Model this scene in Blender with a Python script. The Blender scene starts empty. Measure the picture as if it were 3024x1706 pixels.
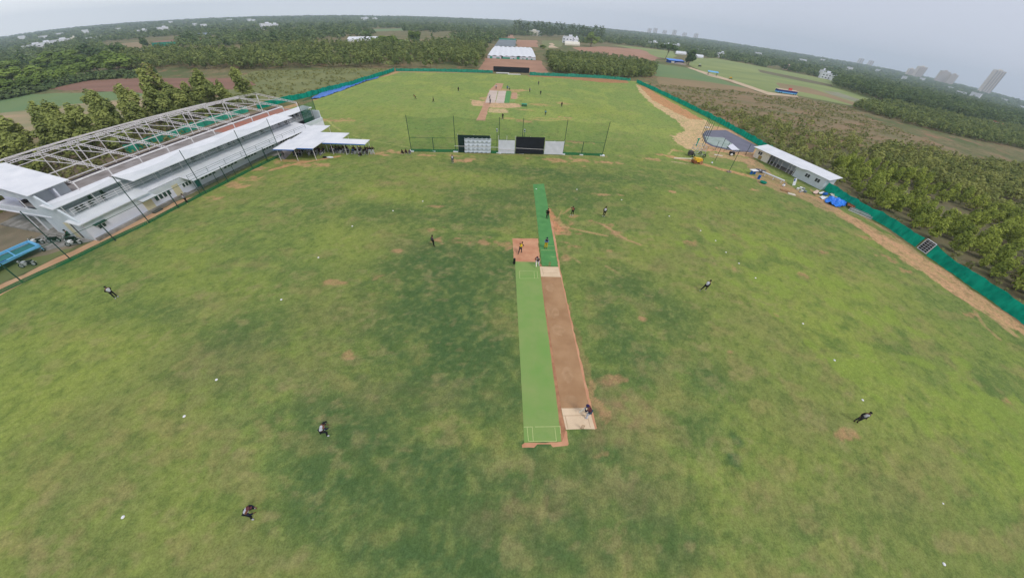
import bpy, math, random
import numpy as np
from mathutils import Vector, Matrix
random.seed(7); RS = np.random.RandomState(11)
SC = bpy.context.scene; COL = SC.collection

# ------------------------------------------------------------------ camera (ultra wide drone lens)
CAMH = 23.716; TILT = 0.75803; ROLL = 0.06834
LENS = (1.83417, -0.64705, -0.26006, 0.20294)      # theta(r), r in half frame widths
PW, PH = 3024.0, 1706.0
def ray(px, py):
    u = (px - PW/2)/(PW/2); v = -(py - PH/2)/(PW/2); r = math.hypot(u, v) + 1e-12
    th = LENS[0]*r + LENS[1]*r**2 + LENS[2]*r**3 + LENS[3]*r**4
    s = math.sin(th)/r; x, y, z = u*s, v*s, math.cos(th)
    c, n = math.cos(ROLL), math.sin(ROLL); x, y = x*c - y*n, x*n + y*c
    ct, st = math.cos(TILT), math.sin(TILT)
    return (x, z*ct + y*st, -z*st + y*ct)
def G(px, py, z=0.0):                               # survey helper: where a sight line meets height z
    d = ray(px, py); k = (CAMH - z)/max(-d[2], 1e-4); return (d[0]*k, d[1]*k)
cam = bpy.data.cameras.new('camera'); co = bpy.data.objects.new('camera', cam); COL.objects.link(co)
c_, s_, ct_, st_ = math.cos(ROLL), math.sin(ROLL), math.cos(TILT), math.sin(TILT)
right = Vector((c_, s_*st_, s_*ct_)); up = Vector((-s_, c_*st_, c_*ct_)); fwd = Vector((0, ct_, -st_))
m4 = Matrix((right, up, -fwd)).transposed().to_4x4(); m4.translation = (0, 0, CAMH); co.matrix_world = m4
cam.type = 'PANO'; cam.sensor_width = 36.0; cam.sensor_fit = 'HORIZONTAL'; cam.clip_end = 20000; cam.clip_start = 0.1
cy = cam; cy.panorama_type = 'FISHEYE_LENS_POLYNOMIAL'; cy.fisheye_fov = math.radians(200)
cy.fisheye_polynomial_k0 = 0.0
for i, k in enumerate(LENS): setattr(cy, 'fisheye_polynomial_k%d' % (i+1), -k/18.0**(i+1))
SC.camera = co
SC.view_settings.view_transform = 'Standard'; SC.view_settings.look = 'None'; SC.view_settings.gamma = 1
EXPOSURE = 0.0
SC.view_settings.exposure = EXPOSURE

# ------------------------------------------------------------------ sky and sun (thin overcast)
def lin(v):
    v /= 255.0
    return v/12.92 if v <= 0.04045 else ((v + 0.055)/1.055)**2.4
def sr(r, g, b): return (lin(r), lin(g), lin(b), 1.0)
SUN_EL, SUN_AZ = math.radians(51), math.radians(130)   # azimuth from +Y towards +X
W = bpy.data.worlds.new('World'); SC.world = W; W.use_nodes = True
nt = W.node_tree; nt.nodes.clear(); N = nt.nodes.new; L = nt.links.new
sky = N('ShaderNodeTexSky'); sky.sky_type = 'NISHITA'; sky.sun_disc = False; sky.sun_elevation = SUN_EL
sky.sun_rotation = SUN_AZ; sky.altitude = 900; sky.air_density = 1.2; sky.dust_density = 3.0; sky.ozone_density = 1.5
tc = N('ShaderNodeTexCoord'); sep = N('ShaderNodeSeparateXYZ'); L(tc.outputs['Generated'], sep.inputs[0])
mx = N('ShaderNodeMapRange'); mx.inputs[1].default_value = -1; mx.inputs[2].default_value = 0.55; L(sep.outputs['X'], mx.inputs[0])
horiz = N('ShaderNodeMixRGB'); L(mx.outputs[0], horiz.inputs[0])
SKYK = 10.0
horiz.inputs[1].default_value = tuple(SKYK*v for v in (1.32, 1.34, 1.38)) + (1,)
horiz.inputs[2].default_value = tuple(SKYK*v for v in (0.635, 0.675, 0.815)) + (1,)
mz = N('ShaderNodeMapRange'); mz.inputs[1].default_value = 0.0; mz.inputs[2].default_value = 0.30; L(sep.outputs['Z'], mz.inputs[0])
nz = N('ShaderNodeTexNoise'); nz.inputs['Scale'].default_value = 1.6; nz.inputs['Detail'].default_value = 6; cmap = N('ShaderNodeMapping'); cmap.inputs['Scale'].default_value = (1, 1, 5); L(tc.outputs['Generated'], cmap.inputs[0]); L(cmap.outputs[0], nz.inputs[0])
dome = N('ShaderNodeMixRGB'); L(mz.outputs[0], dome.inputs[0]); L(horiz.outputs[0], dome.inputs[1])
dome.inputs[2].default_value = tuple(SKYK*v for v in (0.755, 0.775, 0.86)) + (1,)
cl = N('ShaderNodeMixRGB'); cl.blend_type = 'OVERLAY'; cl.inputs[0].default_value = 0.14; L(dome.outputs[0], cl.inputs[1]); L(nz.outputs[0], cl.inputs[2])
mixs = N('ShaderNodeMixRGB'); mixs.inputs[0].default_value = 0.88; L(sky.outputs[0], mixs.inputs[1]); L(dome.outputs[0], mixs.inputs[2])
bg = N('ShaderNodeBackground'); bg.inputs[1].default_value = 0.1; L(mixs.outputs[0], bg.inputs[0])
wo = N('ShaderNodeOutputWorld'); L(bg.outputs[0], wo.inputs[0])
sl = bpy.data.lights.new('sun', 'SUN'); sl.energy = 1.5; sl.angle = math.radians(14); sl.color = (1.0, 0.96, 0.9)
so = bpy.data.objects.new('sun', sl); COL.objects.link(so)
sd = Vector((math.sin(SUN_AZ)*math.cos(SUN_EL), math.cos(SUN_AZ)*math.cos(SUN_EL), math.sin(SUN_EL)))
so.rotation_euler = sd.to_track_quat('Z', 'Y').to_euler(); so.location = (0, 0, 60)
try: SC.cycles.volume_bounces = 1; SC.cycles.max_bounces = 6; SC.cycles.transparent_max_bounces = 16
except Exception: pass

# ------------------------------------------------------------------ materials
def mat(name, rgb, rgb2=None, scale=3.0, rough=0.8, metal=0.0, bump=0.0, alpha=None, stretch=None, detail=4.0, spec=0.3):
    m = bpy.data.materials.new(name); m.use_nodes = True; t = m.node_tree; b = t.nodes['Principled BSDF']
    n, l = t.nodes.new, t.links.new
    b.inputs['Roughness'].default_value = rough; b.inputs['Metallic'].default_value = metal
    b.inputs['Specular IOR Level'].default_value = spec
    if rgb2 is None: rgb2 = tuple(v*0.86 for v in rgb)
    c1, c2 = sr(*rgb), sr(*rgb2)
    g = n('ShaderNodeNewGeometry'); mp = n('ShaderNodeMapping'); l(g.outputs['Position'], mp.inputs[0])
    if stretch: mp.inputs['Scale'].default_value = stretch
    no = n('ShaderNodeTexNoise'); no.inputs['Scale'].default_value = scale; no.inputs['Detail'].default_value = detail
    l(mp.outputs[0], no.inputs['Vector'])
    mr = n('ShaderNodeMapRange'); mr.inputs[1].default_value = 0.3; mr.inputs[2].default_value = 0.7; l(no.outputs[0], mr.inputs[0])
    mi = n('ShaderNodeMixRGB'); mi.inputs[1].default_value = c1; mi.inputs[2].default_value = c2
    l(mr.outputs[0], mi.inputs[0]); l(mi.outputs[0], b.inputs['Base Color'])
    if bump:
        bp = n('ShaderNodeBump'); bp.inputs['Strength'].default_value = bump; bp.inputs['Distance'].default_value = 0.05
        l(no.outputs[0], bp.inputs['Height']); l(bp.outputs[0], b.inputs['Normal'])
    if alpha is not None: b.inputs['Alpha'].default_value = alpha
    return m
def leafmat(name, dark, light, trunk=(150, 135, 110), rnd=0.35):
    m = bpy.data.materials.new(name); m.use_nodes = True; t = m.node_tree; t.nodes.clear(); n, l = t.nodes.new, t.links.new
    at = n('ShaderNodeAttribute'); at.attribute_name = 'tint'; oi = n('ShaderNodeObjectInfo')
    ad = n('ShaderNodeMath'); ad.operation = 'MULTIPLY_ADD'; l(oi.outputs['Random'], ad.inputs[0]); ad.inputs[1].default_value = rnd; l(at.outputs['Fac'], ad.inputs[2])
    r = n('ShaderNodeValToRGB'); l(ad.outputs[0], r.inputs[0]); e = r.color_ramp.elements
    e[0].position = 0.0; e[0].color = sr(*dark); e[1].position = 0.9; e[1].color = sr(*light)
    x = r.color_ramp.elements.new(1.0); x.color = sr(*trunk) if trunk else sr(*light)
    df = n('ShaderNodeBsdfDiffuse'); tr = n('ShaderNodeBsdfTranslucent'); mi = n('ShaderNodeMixShader'); mi.inputs[0].default_value = 0.3
    l(r.outputs[0], df.inputs[0]); l(r.outputs[0], tr.inputs[0]); l(df.outputs[0], mi.inputs[1]); l(tr.outputs[0], mi.inputs[2])
    o = n('ShaderNodeOutputMaterial'); l(mi.outputs[0], o.inputs[0]); return m
def netmat(name, rgb, opacity, cell=0.0):
    m = bpy.data.materials.new(name); m.use_nodes = True; t = m.node_tree; t.nodes.clear(); n, l = t.nodes.new, t.links.new
    df = n('ShaderNodeBsdfDiffuse'); df.inputs[0].default_value = sr(*rgb); tp = n('ShaderNodeBsdfTransparent'); mi = n('ShaderNodeMixShader')
    no = n('ShaderNodeTexNoise'); no.inputs['Scale'].default_value = 0.8; g = n('ShaderNodeNewGeometry'); l(g.outputs['Position'], no.inputs[0])
    mr = n('ShaderNodeMapRange'); mr.inputs[3].default_value = opacity*0.7; mr.inputs[4].default_value = min(1, opacity*1.3); l(no.outputs[0], mr.inputs[0])
    l(mr.outputs[0], mi.inputs[0]); l(tp.outputs[0], mi.inputs[1]); l(df.outputs[0], mi.inputs[2])
    o = n('ShaderNodeOutputMaterial'); l(mi.outputs[0], o.inputs[0]); return m
M = {}
def mk(k, *a, **kw): M[k] = mat(k, *a, **kw); return M[k]
mk('white_sheet', (230, 231, 234), (212, 215, 220), scale=0.45, rough=0.45, detail=9, stretch=(1, 1, 1))
mk('white_paint', (236, 237, 242), (222, 224, 232), scale=0.7)
mk('grey_wall', (214, 220, 226), (198, 206, 212), scale=0.8)
mk('lavender_wall', (232, 234, 244), (220, 222, 236), scale=0.6)
mk('white_steel', (232, 229, 230), (212, 206, 206), scale=1.5, rough=0.5)
mk('pale_tier', (192, 196, 200), (168, 172, 178), scale=1.2); mk('concrete', (168, 162, 160), (120, 112, 108), scale=0.9, bump=0.3)
mk('brick_red', (172, 104, 84), (150, 118, 104), scale=1.0); mk('slab', (160, 154, 152), (126, 118, 114), scale=0.5)
mk('dark_concrete', (92, 86, 86), (60, 56, 58), scale=1.5)
mk('beige_door', (222, 212, 178), (208, 196, 160)); mk('brown_door', (96, 74, 70)); mk('yellow_door', (176, 150, 84))
mk('dark_glass', (38, 46, 52), (60, 70, 76), rough=0.2, spec=0.6)
mk('green_pole', (34, 74, 62), (26, 56, 50)); mk('net_rope', (36, 92, 70))
def clothmat(name, rgb, rgb2):
    m = bpy.data.materials.new(name); m.use_nodes = True; t = m.node_tree; t.nodes.clear(); n, l = t.nodes.new, t.links.new
    g = n('ShaderNodeNewGeometry'); mp = n('ShaderNodeMapping'); mp.inputs['Scale'].default_value = (1, 1, .35); no = n('ShaderNodeTexNoise'); no.inputs['Scale'].default_value = 1.1; no.inputs['Detail'].default_value = 5; l(g.outputs['Position'], mp.inputs[0]); l(mp.outputs[0], no.inputs['Vector'])
    r_ = n('ShaderNodeMapRange'); r_.inputs[1].default_value = .35; r_.inputs[2].default_value = .65; l(no.outputs[0], r_.inputs[0]); mi = n('ShaderNodeMixRGB'); mi.inputs[1].default_value = sr(*rgb); mi.inputs[2].default_value = sr(*rgb2); l(r_.outputs[0], mi.inputs[0])
    df = n('ShaderNodeBsdfDiffuse'); tr = n('ShaderNodeBsdfTranslucent'); x = n('ShaderNodeMixShader'); x.inputs[0].default_value = .45; l(mi.outputs[0], df.inputs[0]); l(mi.outputs[0], tr.inputs[0]); l(df.outputs[0], x.inputs[1]); l(tr.outputs[0], x.inputs[2]); o = n('ShaderNodeOutputMaterial'); l(x.outputs[0], o.inputs[0]); return m
M['shade_net'] = clothmat('shade_net', (14, 176, 146), (0, 138, 116)); mk('teal_plastic', (10, 156, 128), (0, 126, 104), scale=1.6, rough=0.9)
mk('shade_net_back', (56, 164, 136), (34, 134, 112), scale=0.7, rough=0.9)
mk('black_cloth', (30, 34, 42), (24, 27, 34), scale=1.0); mk('dark_green_cloth', (24, 52, 48), (18, 40, 38))
mk('grey_cloth', (222, 223, 232), (208, 210, 220), scale=1.2); mk('pleated_cloth', (206, 214, 222), (186, 194, 204), scale=1.5)
mk('blue_tarp', (84, 130, 206), (60, 104, 186), scale=1.0, rough=0.5); mk('bright_blue_tarp', (60, 152, 246), (14, 96, 210), scale=3.5, rough=0.35)
mk('blue_paint', (118, 190, 236), (100, 170, 220)); mk('dark_blue', (28, 70, 150)); mk('drum_blue', (30, 110, 196))
mk('yellow_paint', (232, 186, 44), (214, 164, 36), rough=0.5); mk('rust', (150, 92, 58), (110, 66, 44), scale=4)
mk('rubber', (28, 28, 30)); mk('metal', (190, 194, 198), (160, 164, 168), rough=0.45, metal=0.2); mk('black_plastic', (24, 25, 28), rough=0.5)
mk('wood', (176, 136, 96), (140, 104, 72), scale=4); mk('white_plastic', (238, 238, 238), (226, 226, 228), rough=0.5)
mk('clay', (176, 140, 104), (154, 118, 84), scale=0.6, bump=0.1, detail=8); mk('cream', (224, 200, 170), (208, 184, 152), scale=0.8, bump=0.1, detail=8)
mk('turf_mat', (118, 154, 80), (136, 156, 92), scale=0.45, rough=0.95, detail=8); mk('green_mat', (92, 148, 84), (76, 132, 74), scale=0.8, rough=0.95)
mk('orange_soil', (206, 156, 122), (182, 126, 94), scale=0.7, bump=0.3, detail=8); mk('dark_soil', (150, 104, 76), (184, 134, 100), scale=2.0, bump=0.4, detail=8)
mk('pale_pitch', (204, 188, 176), (192, 174, 160), scale=0.3); mk('tan_strip', (190, 150, 120), (174, 132, 104), scale=0.5)
mk('sand', (214, 174, 138), (194, 146, 110), scale=0.25, bump=0.5, detail=8); mk('crease', (196, 206, 140), (170, 188, 118), scale=6)
mk('crease_dark', (176, 150, 122), (196, 170, 140), scale=6)
mk('liner', (106, 106, 122), (92, 92, 108), scale=0.3, rough=0.5); mk('liner_blue', (120, 138, 150), (96, 112, 126), scale=0.5, rough=0.5)
mk('algae_water', (150, 164, 154), (84, 116, 80), scale=0.22, rough=0.12, spec=0.5)
mk('red_paint', (214, 84, 84), (190, 70, 72)); mk('teal_net', (60, 130, 128), (46, 108, 110))
mk('bark', (128, 116, 98), (92, 82, 68), scale=3); mk('skin', (112, 76, 58), (98, 64, 48)); mk('hair', (20, 18, 18))
mk('grey_stone', (164, 150, 140), (120, 106, 96), scale=1.5, bump=0.5)
mk('cream_wall', (236, 230, 214), (222, 214, 196)); mk('pink_wall', (224, 196, 180), (206, 178, 162)); mk('tower_glass', (150, 152, 160), (136, 140, 148)); mk('tower_wall', (204, 186, 174), (190, 174, 164)); mk('tower_pale', (238, 224, 210), (224, 212, 202))
mk('grey_net', (126, 134, 138), (110, 118, 122), scale=0.05)
M['leaf_sapling'] = leafmat('leaf_sapling', (98, 118, 56), (184, 194, 94))
M['leaf_tall'] = leafmat('leaf_tall', (94, 112, 70), (172, 180, 104))
M['leaf_broad'] = leafmat('leaf_broad', (72, 98, 56), (150, 172, 88))
M['leaf_dark'] = leafmat('leaf_dark', (58, 82, 54), (110, 134, 80))
M['leaf_far'] = leafmat('leaf_far', (76, 100, 68), (144, 158, 98), rnd=0.0)
M['leaf_plant'] = leafmat('leaf_plant', (108, 122, 70), (180, 180, 106), rnd=0.0)
M['leaf_mid'] = leafmat('leaf_mid', (88, 108, 66), (160, 168, 100), rnd=0.0)
M['leaf_scrub'] = leafmat('leaf_scrub', (104, 112, 66), (172, 168, 108), rnd=0.0)
M['net_thin'] = netmat('net_thin', (52, 116, 78), 0.13); M['net_mid'] = netmat('net_mid', (40, 104, 78), 0.55); M['net_low'] = netmat('net_low', (34, 104, 66), 0.95)
M['net_field'] = netmat('net_field', (46, 120, 74), 0.22); M['net_wall'] = netmat('net_wall', (70, 120, 104), 0.10)

# ------------------------------------------------------------------ mesh builder
class MB:
    def __init__(s): s.v = []; s.f = []
    def add(s, vs, fs):
        o = len(s.v); s.v += [tuple(p) for p in vs]; s.f += [tuple(i + o for i in f) for f in fs]; return s
    def hexa(s, a, b): return s.add(list(a) + list(b), [(3, 2, 1, 0), (4, 5, 6, 7), (0, 1, 5, 4), (1, 2, 6, 5), (2, 3, 7, 6), (3, 0, 4, 7)])
    def box(s, cx, cy, z0, sx, sy, z1, rz=0.0):
        c, n = math.cos(rz), math.sin(rz); q = [(-sx/2, -sy/2), (sx/2, -sy/2), (sx/2, sy/2), (-sx/2, sy/2)]
        q = [(cx + x*c - y*n, cy + x*n + y*c) for x, y in q]
        return s.hexa([(x, y, z0) for x, y in q], [(x, y, z1) for x, y in q])
    def bar(s, p, q, w, h=None):
        p, q = Vector(p), Vector(q); d = (q - p).normalized(); u = Vector((0, 0, 1)) if abs(d.z) < 0.95 else Vector((1, 0, 0))
        a = d.cross(u).normalized()*(w/2); b = a.cross(d).normalized()*((h or w)/2)
        k = [-a - b, a - b, a + b, -a + b]; return s.hexa([p + x for x in k], [q + x for x in k])
    def tube(s, p, q, r, r2=None, n=8):
        p, q = Vector(p), Vector(q); r2 = r if r2 is None else r2; d = (q - p).normalized(); u = Vector((0, 0, 1)) if abs(d.z) < 0.95 else Vector((1, 0, 0))
        a = d.cross(u).normalized(); b = a.cross(d); o = len(s.v)
        for c, rr in ((p, r), (q, r2)):
            for i in range(n):
                t = 2*math.pi*i/n; s.v.append(tuple(c + a*(rr*math.cos(t)) + b*(rr*math.sin(t))))
        for i in range(n): j = (i + 1) % n; s.f.append((o + i, o + j, o + n + j, o + n + i))
        s.f.append(tuple(o + i for i in reversed(range(n)))); s.f.append(tuple(o + n + i for i in range(n))); return s
    def prism(s, pts, z0, z1):
        n = len(pts); a = [(p[0], p[1], z0) for p in pts]; b = [(p[0], p[1], z1) for p in pts]
        return s.add(a + b, [tuple(reversed(range(n))), tuple(range(n, 2*n))] + [(i, (i+1) % n, n + (i+1) % n, n + i) for i in range(n)])
    def sheet(s, pts, t):                      # thick sheet from 4 corner points (3D), thickness downwards
        return s.hexa([(p[0], p[1], p[2] - t) for p in pts], pts)
    def ball(s, c, rx, ry=None, rz=None, n=10, m=6, zmin=-1.0):
        ry = ry or rx; rz = rz or rx; o = len(s.v); rows = []
        for j in range(m + 1):
            ph = -math.pi/2 + math.pi*j/m; zz = max(math.sin(ph), zmin); cr = math.cos(ph); row = []
            for i in range(n):
                t = 2*math.pi*i/n; row.append(len(s.v)); s.v.append((c[0] + rx*cr*math.cos(t), c[1] + ry*cr*math.sin(t), c[2] + rz*zz))
            rows.append(row)
        for j in range(m):
            for i in range(n): k = (i + 1) % n; s.f.append((rows[j][i], rows[j][k], rows[j+1][k], rows[j+1][i]))
        return s
    def ring(s, c, axis, R, r, n=16, k=6):
        ax = Vector(axis).normalized(); u = Vector((0, 0, 1)) if abs(ax.z) < 0.9 else Vector((1, 0, 0)); a = ax.cross(u).normalized(); b = ax.cross(a); o = len(s.v); c = Vector(c)
        for i in range(n):
            t = 2*math.pi*i/n; d = a*math.cos(t) + b*math.sin(t)
            for j in range(k):
                p = 2*math.pi*j/k; s.v.append(tuple(c + d*(R + r*math.cos(p)) + ax*(r*math.sin(p))))
        for i in range(n):
            for j in range(k): i2, j2 = (i + 1) % n, (j + 1) % k; s.f.append((o + i*k + j, o + i2*k + j, o + i2*k + j2, o + i*k + j2))
        return s
    def build(s, name, m, parent=None, world=True, smooth=False):
        off = parent.location if (parent is not None and world) else Vector((0, 0, 0))
        if parent is not None and world and parent.parent is not None: off = off + parent.parent.location
        me = bpy.data.meshes.new(name); me.from_pydata([(v[0] - off[0], v[1] - off[1], v[2] - off[2]) for v in s.v], [], s.f); me.update()
        if smooth: me.polygons.foreach_set('use_smooth', [True]*len(me.polygons))
        o = bpy.data.objects.new(name, me); COL.objects.link(o)
        if m is not None: me.materials.append(M[m] if isinstance(m, str) else m)
        if parent is not None: o.parent = parent
        return o
def tag(o, label=None, cat=None, group=None, kind=None):
    if label: o['label'] = label
    if cat: o['category'] = cat
    if group: o['group'] = group
    if kind: o['kind'] = kind
    return o
def thing(name, label, cat, loc=(0, 0, 0), rz=0.0, group=None):
    o = bpy.data.objects.new(name, None); COL.objects.link(o); o.location = loc; o.rotation_euler = (0, 0, rz); o.empty_display_size = 0.3
    return tag(o, label, cat, group)
def kids(o): return [c for c in KID.get(o.name, [])]
def copy_tree(o, parent=None):
    c = o.copy(); COL.objects.link(c)
    if parent is not None: c.parent = parent
    for ch in o.children: copy_tree(ch, c)
    return c
def qmesh(name, V, tint):                       # V (n,4,3), tint (n,)
    n = len(V); me = bpy.data.meshes.new(name); me.vertices.add(4*n); me.vertices.foreach_set('co', V.reshape(-1).astype(np.float32))
    me.loops.add(4*n); me.loops.foreach_set('vertex_index', np.arange(4*n, dtype=np.int32)); me.polygons.add(n)
    me.polygons.foreach_set('loop_start', np.arange(0, 4*n, 4, dtype=np.int32))
    a = me.attributes.new('tint', 'FLOAT', 'POINT'); a.data.foreach_set('value', np.repeat(tint, 4).astype(np.float32)); me.update(); me.validate(); return me
def gridmesh(name, X, Y, Z, colattr=None):
    ny, nx = X.shape; me = bpy.data.meshes.new(name); me.vertices.add(nx*ny); me.vertices.foreach_set('co', np.stack([X, Y, Z], -1).reshape(-1).astype(np.float32))
    i = np.arange((ny-1)*(nx-1)); r, c = i//(nx-1), i % (nx-1); a = r*nx + c; F = np.stack([a, a+1, a+nx+1, a+nx], 1).astype(np.int32)
    me.loops.add(4*len(F)); me.loops.foreach_set('vertex_index', F.reshape(-1)); me.polygons.add(len(F)); me.polygons.foreach_set('loop_start', np.arange(0, 4*len(F), 4, dtype=np.int32))
    if colattr is not None:
        at = me.attributes.new('paint', 'FLOAT_COLOR', 'POINT'); at.data.foreach_set('color', np.concatenate([colattr, np.ones(colattr.shape[:2] + (1,))], -1).reshape(-1).astype(np.float32))
    me.update(); me.validate(); me.polygons.foreach_set('use_smooth', [True]*len(me.polygons)); return me
def link(name, me, m=None, parent=None):
    o = bpy.data.objects.new(name, me); COL.objects.link(o)
    if m is not None and len(me.materials) == 0: me.materials.append(M[m])
    if parent is not None: o.parent = parent
    return o
_lat = {}
def vnoise(x, y, s, seed=0, oct=4, gain=0.5):
    out = 0; amp = 1; tot = 0
    for o in range(oct):
        k = (seed, o)
        if k not in _lat: _lat[k] = np.random.RandomState(seed*31 + o*7 + 5).rand(256, 256)
        T = _lat[k]; u, v = x/s, y/s; i, j = np.floor(u).astype(int), np.floor(v).astype(int); fu, fv = u - i, v - j; fu = fu*fu*(3 - 2*fu); fv = fv*fv*(3 - 2*fv)
        a = T[i % 256, j % 256]*(1-fu) + T[(i+1) % 256, j % 256]*fu; b = T[i % 256, (j+1) % 256]*(1-fu) + T[(i+1) % 256, (j+1) % 256]*fu
        out = out + amp*(a*(1-fv) + b*fv); tot += amp; amp *= gain; s = s/2.03
    return out/tot
def inpoly(x, y, P):
    r = np.zeros(np.shape(x), bool); n = len(P); j = n - 1
    for i in range(n):
        xi, yi = P[i][0], P[i][1]; xj, yj = P[j][0], P[j][1]
        c = ((yi > y) != (yj > y)) & (x < (xj - xi)*(y - yi)/((yj - yi) if yj != yi else 1e-9) + xi); r ^= c; j = i
    return r
def Gs(pts): return [G(*p) for p in pts]
def zz(x0, y0, s): return lambda pts: [(x0 + a/s, y0 + b/s) for a, b in pts]
Q1, Q2, Q3, Q4 = zz(0, 0, 3.403), zz(756, 0, 3.403), zz(1512, 0, 3.403), zz(2268, 0, 3.403)
Q5, Q6, Q7, Q8 = zz(0, 427, 3.403), zz(756, 427, 3.403), zz(1512, 427, 3.403), zz(2268, 427, 3.403)
QP, QN, QF, QR, QK, QT = zz(1500, 600, 6.317), zz(1500, 1150, 7.267), zz(1350, 200, 7.36), zz(1950, 320, 5.152), zz(700, 240, 6.44), zz(2340, 500, 10.377)

# ------------------------------------------------------------------ terrain sheet
def hillz(x, y):
    r = np.hypot(x, y); t = np.clip((r - 1300)/2600, 0, 1); t = t*t*(3 - 2*t)
    return t*(13 + 17*vnoise(x + 9000, y + 9000, 900, 3, 3))
def ground_sheet():
    a = np.linspace(-1, 1, 181); a = np.sign(a)*np.abs(a)**2.2*4600; X, Y = np.meshgrid(a, a); Z = hillz(X, Y)
    m = bpy.data.materials.new('scrubland'); m.use_nodes = True; t = m.node_tree; b = t.nodes['Principled BSDF']; n, l = t.nodes.new, t.links.new
    b.inputs['Roughness'].default_value = 0.95; b.inputs['Specular IOR Level'].default_value = 0.1
    g = n('ShaderNodeNewGeometry')
    def nz(sc, d, lo, hi):
        o = n('ShaderNodeTexNoise'); o.inputs['Scale'].default_value = sc; o.inputs['Detail'].default_value = d; l(g.outputs['Position'], o.inputs['Vector'])
        r = n('ShaderNodeMapRange'); r.inputs[1].default_value = lo; r.inputs[2].default_value = hi; l(o.outputs[0], r.inputs[0]); return r.outputs[0]
    def mix(f, c1, c2):
        x = n('ShaderNodeMixRGB'); l(f, x.inputs[0])
        for k, c in ((1, c1), (2, c2)):
            if isinstance(c, tuple): x.inputs[k].default_value = sr(*c)
            else: l(c, x.inputs[k])
        return x.outputs[0]
    c = mix(nz(0.03, 6, 0.38, 0.6), (96, 106, 66), (134, 122, 90)); c = mix(nz(0.4, 5, 0.5, 0.68), c, (92, 92, 60)); c = mix(nz(0.11, 6, 0.56, 0.68), c, (150, 116, 92))
    c = mix(nz(1.3, 3, 0.55, 0.75), c, (74, 84, 48)); l(c, b.inputs['Base Color'])
    me = gridmesh('ground', X, Y, Z); me.materials.append(m); o = link('ground', me); tag(o, 'green and brown scrub and farmland reaching to the horizon', 'ground', kind='structure')
ground_sheet()

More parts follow.
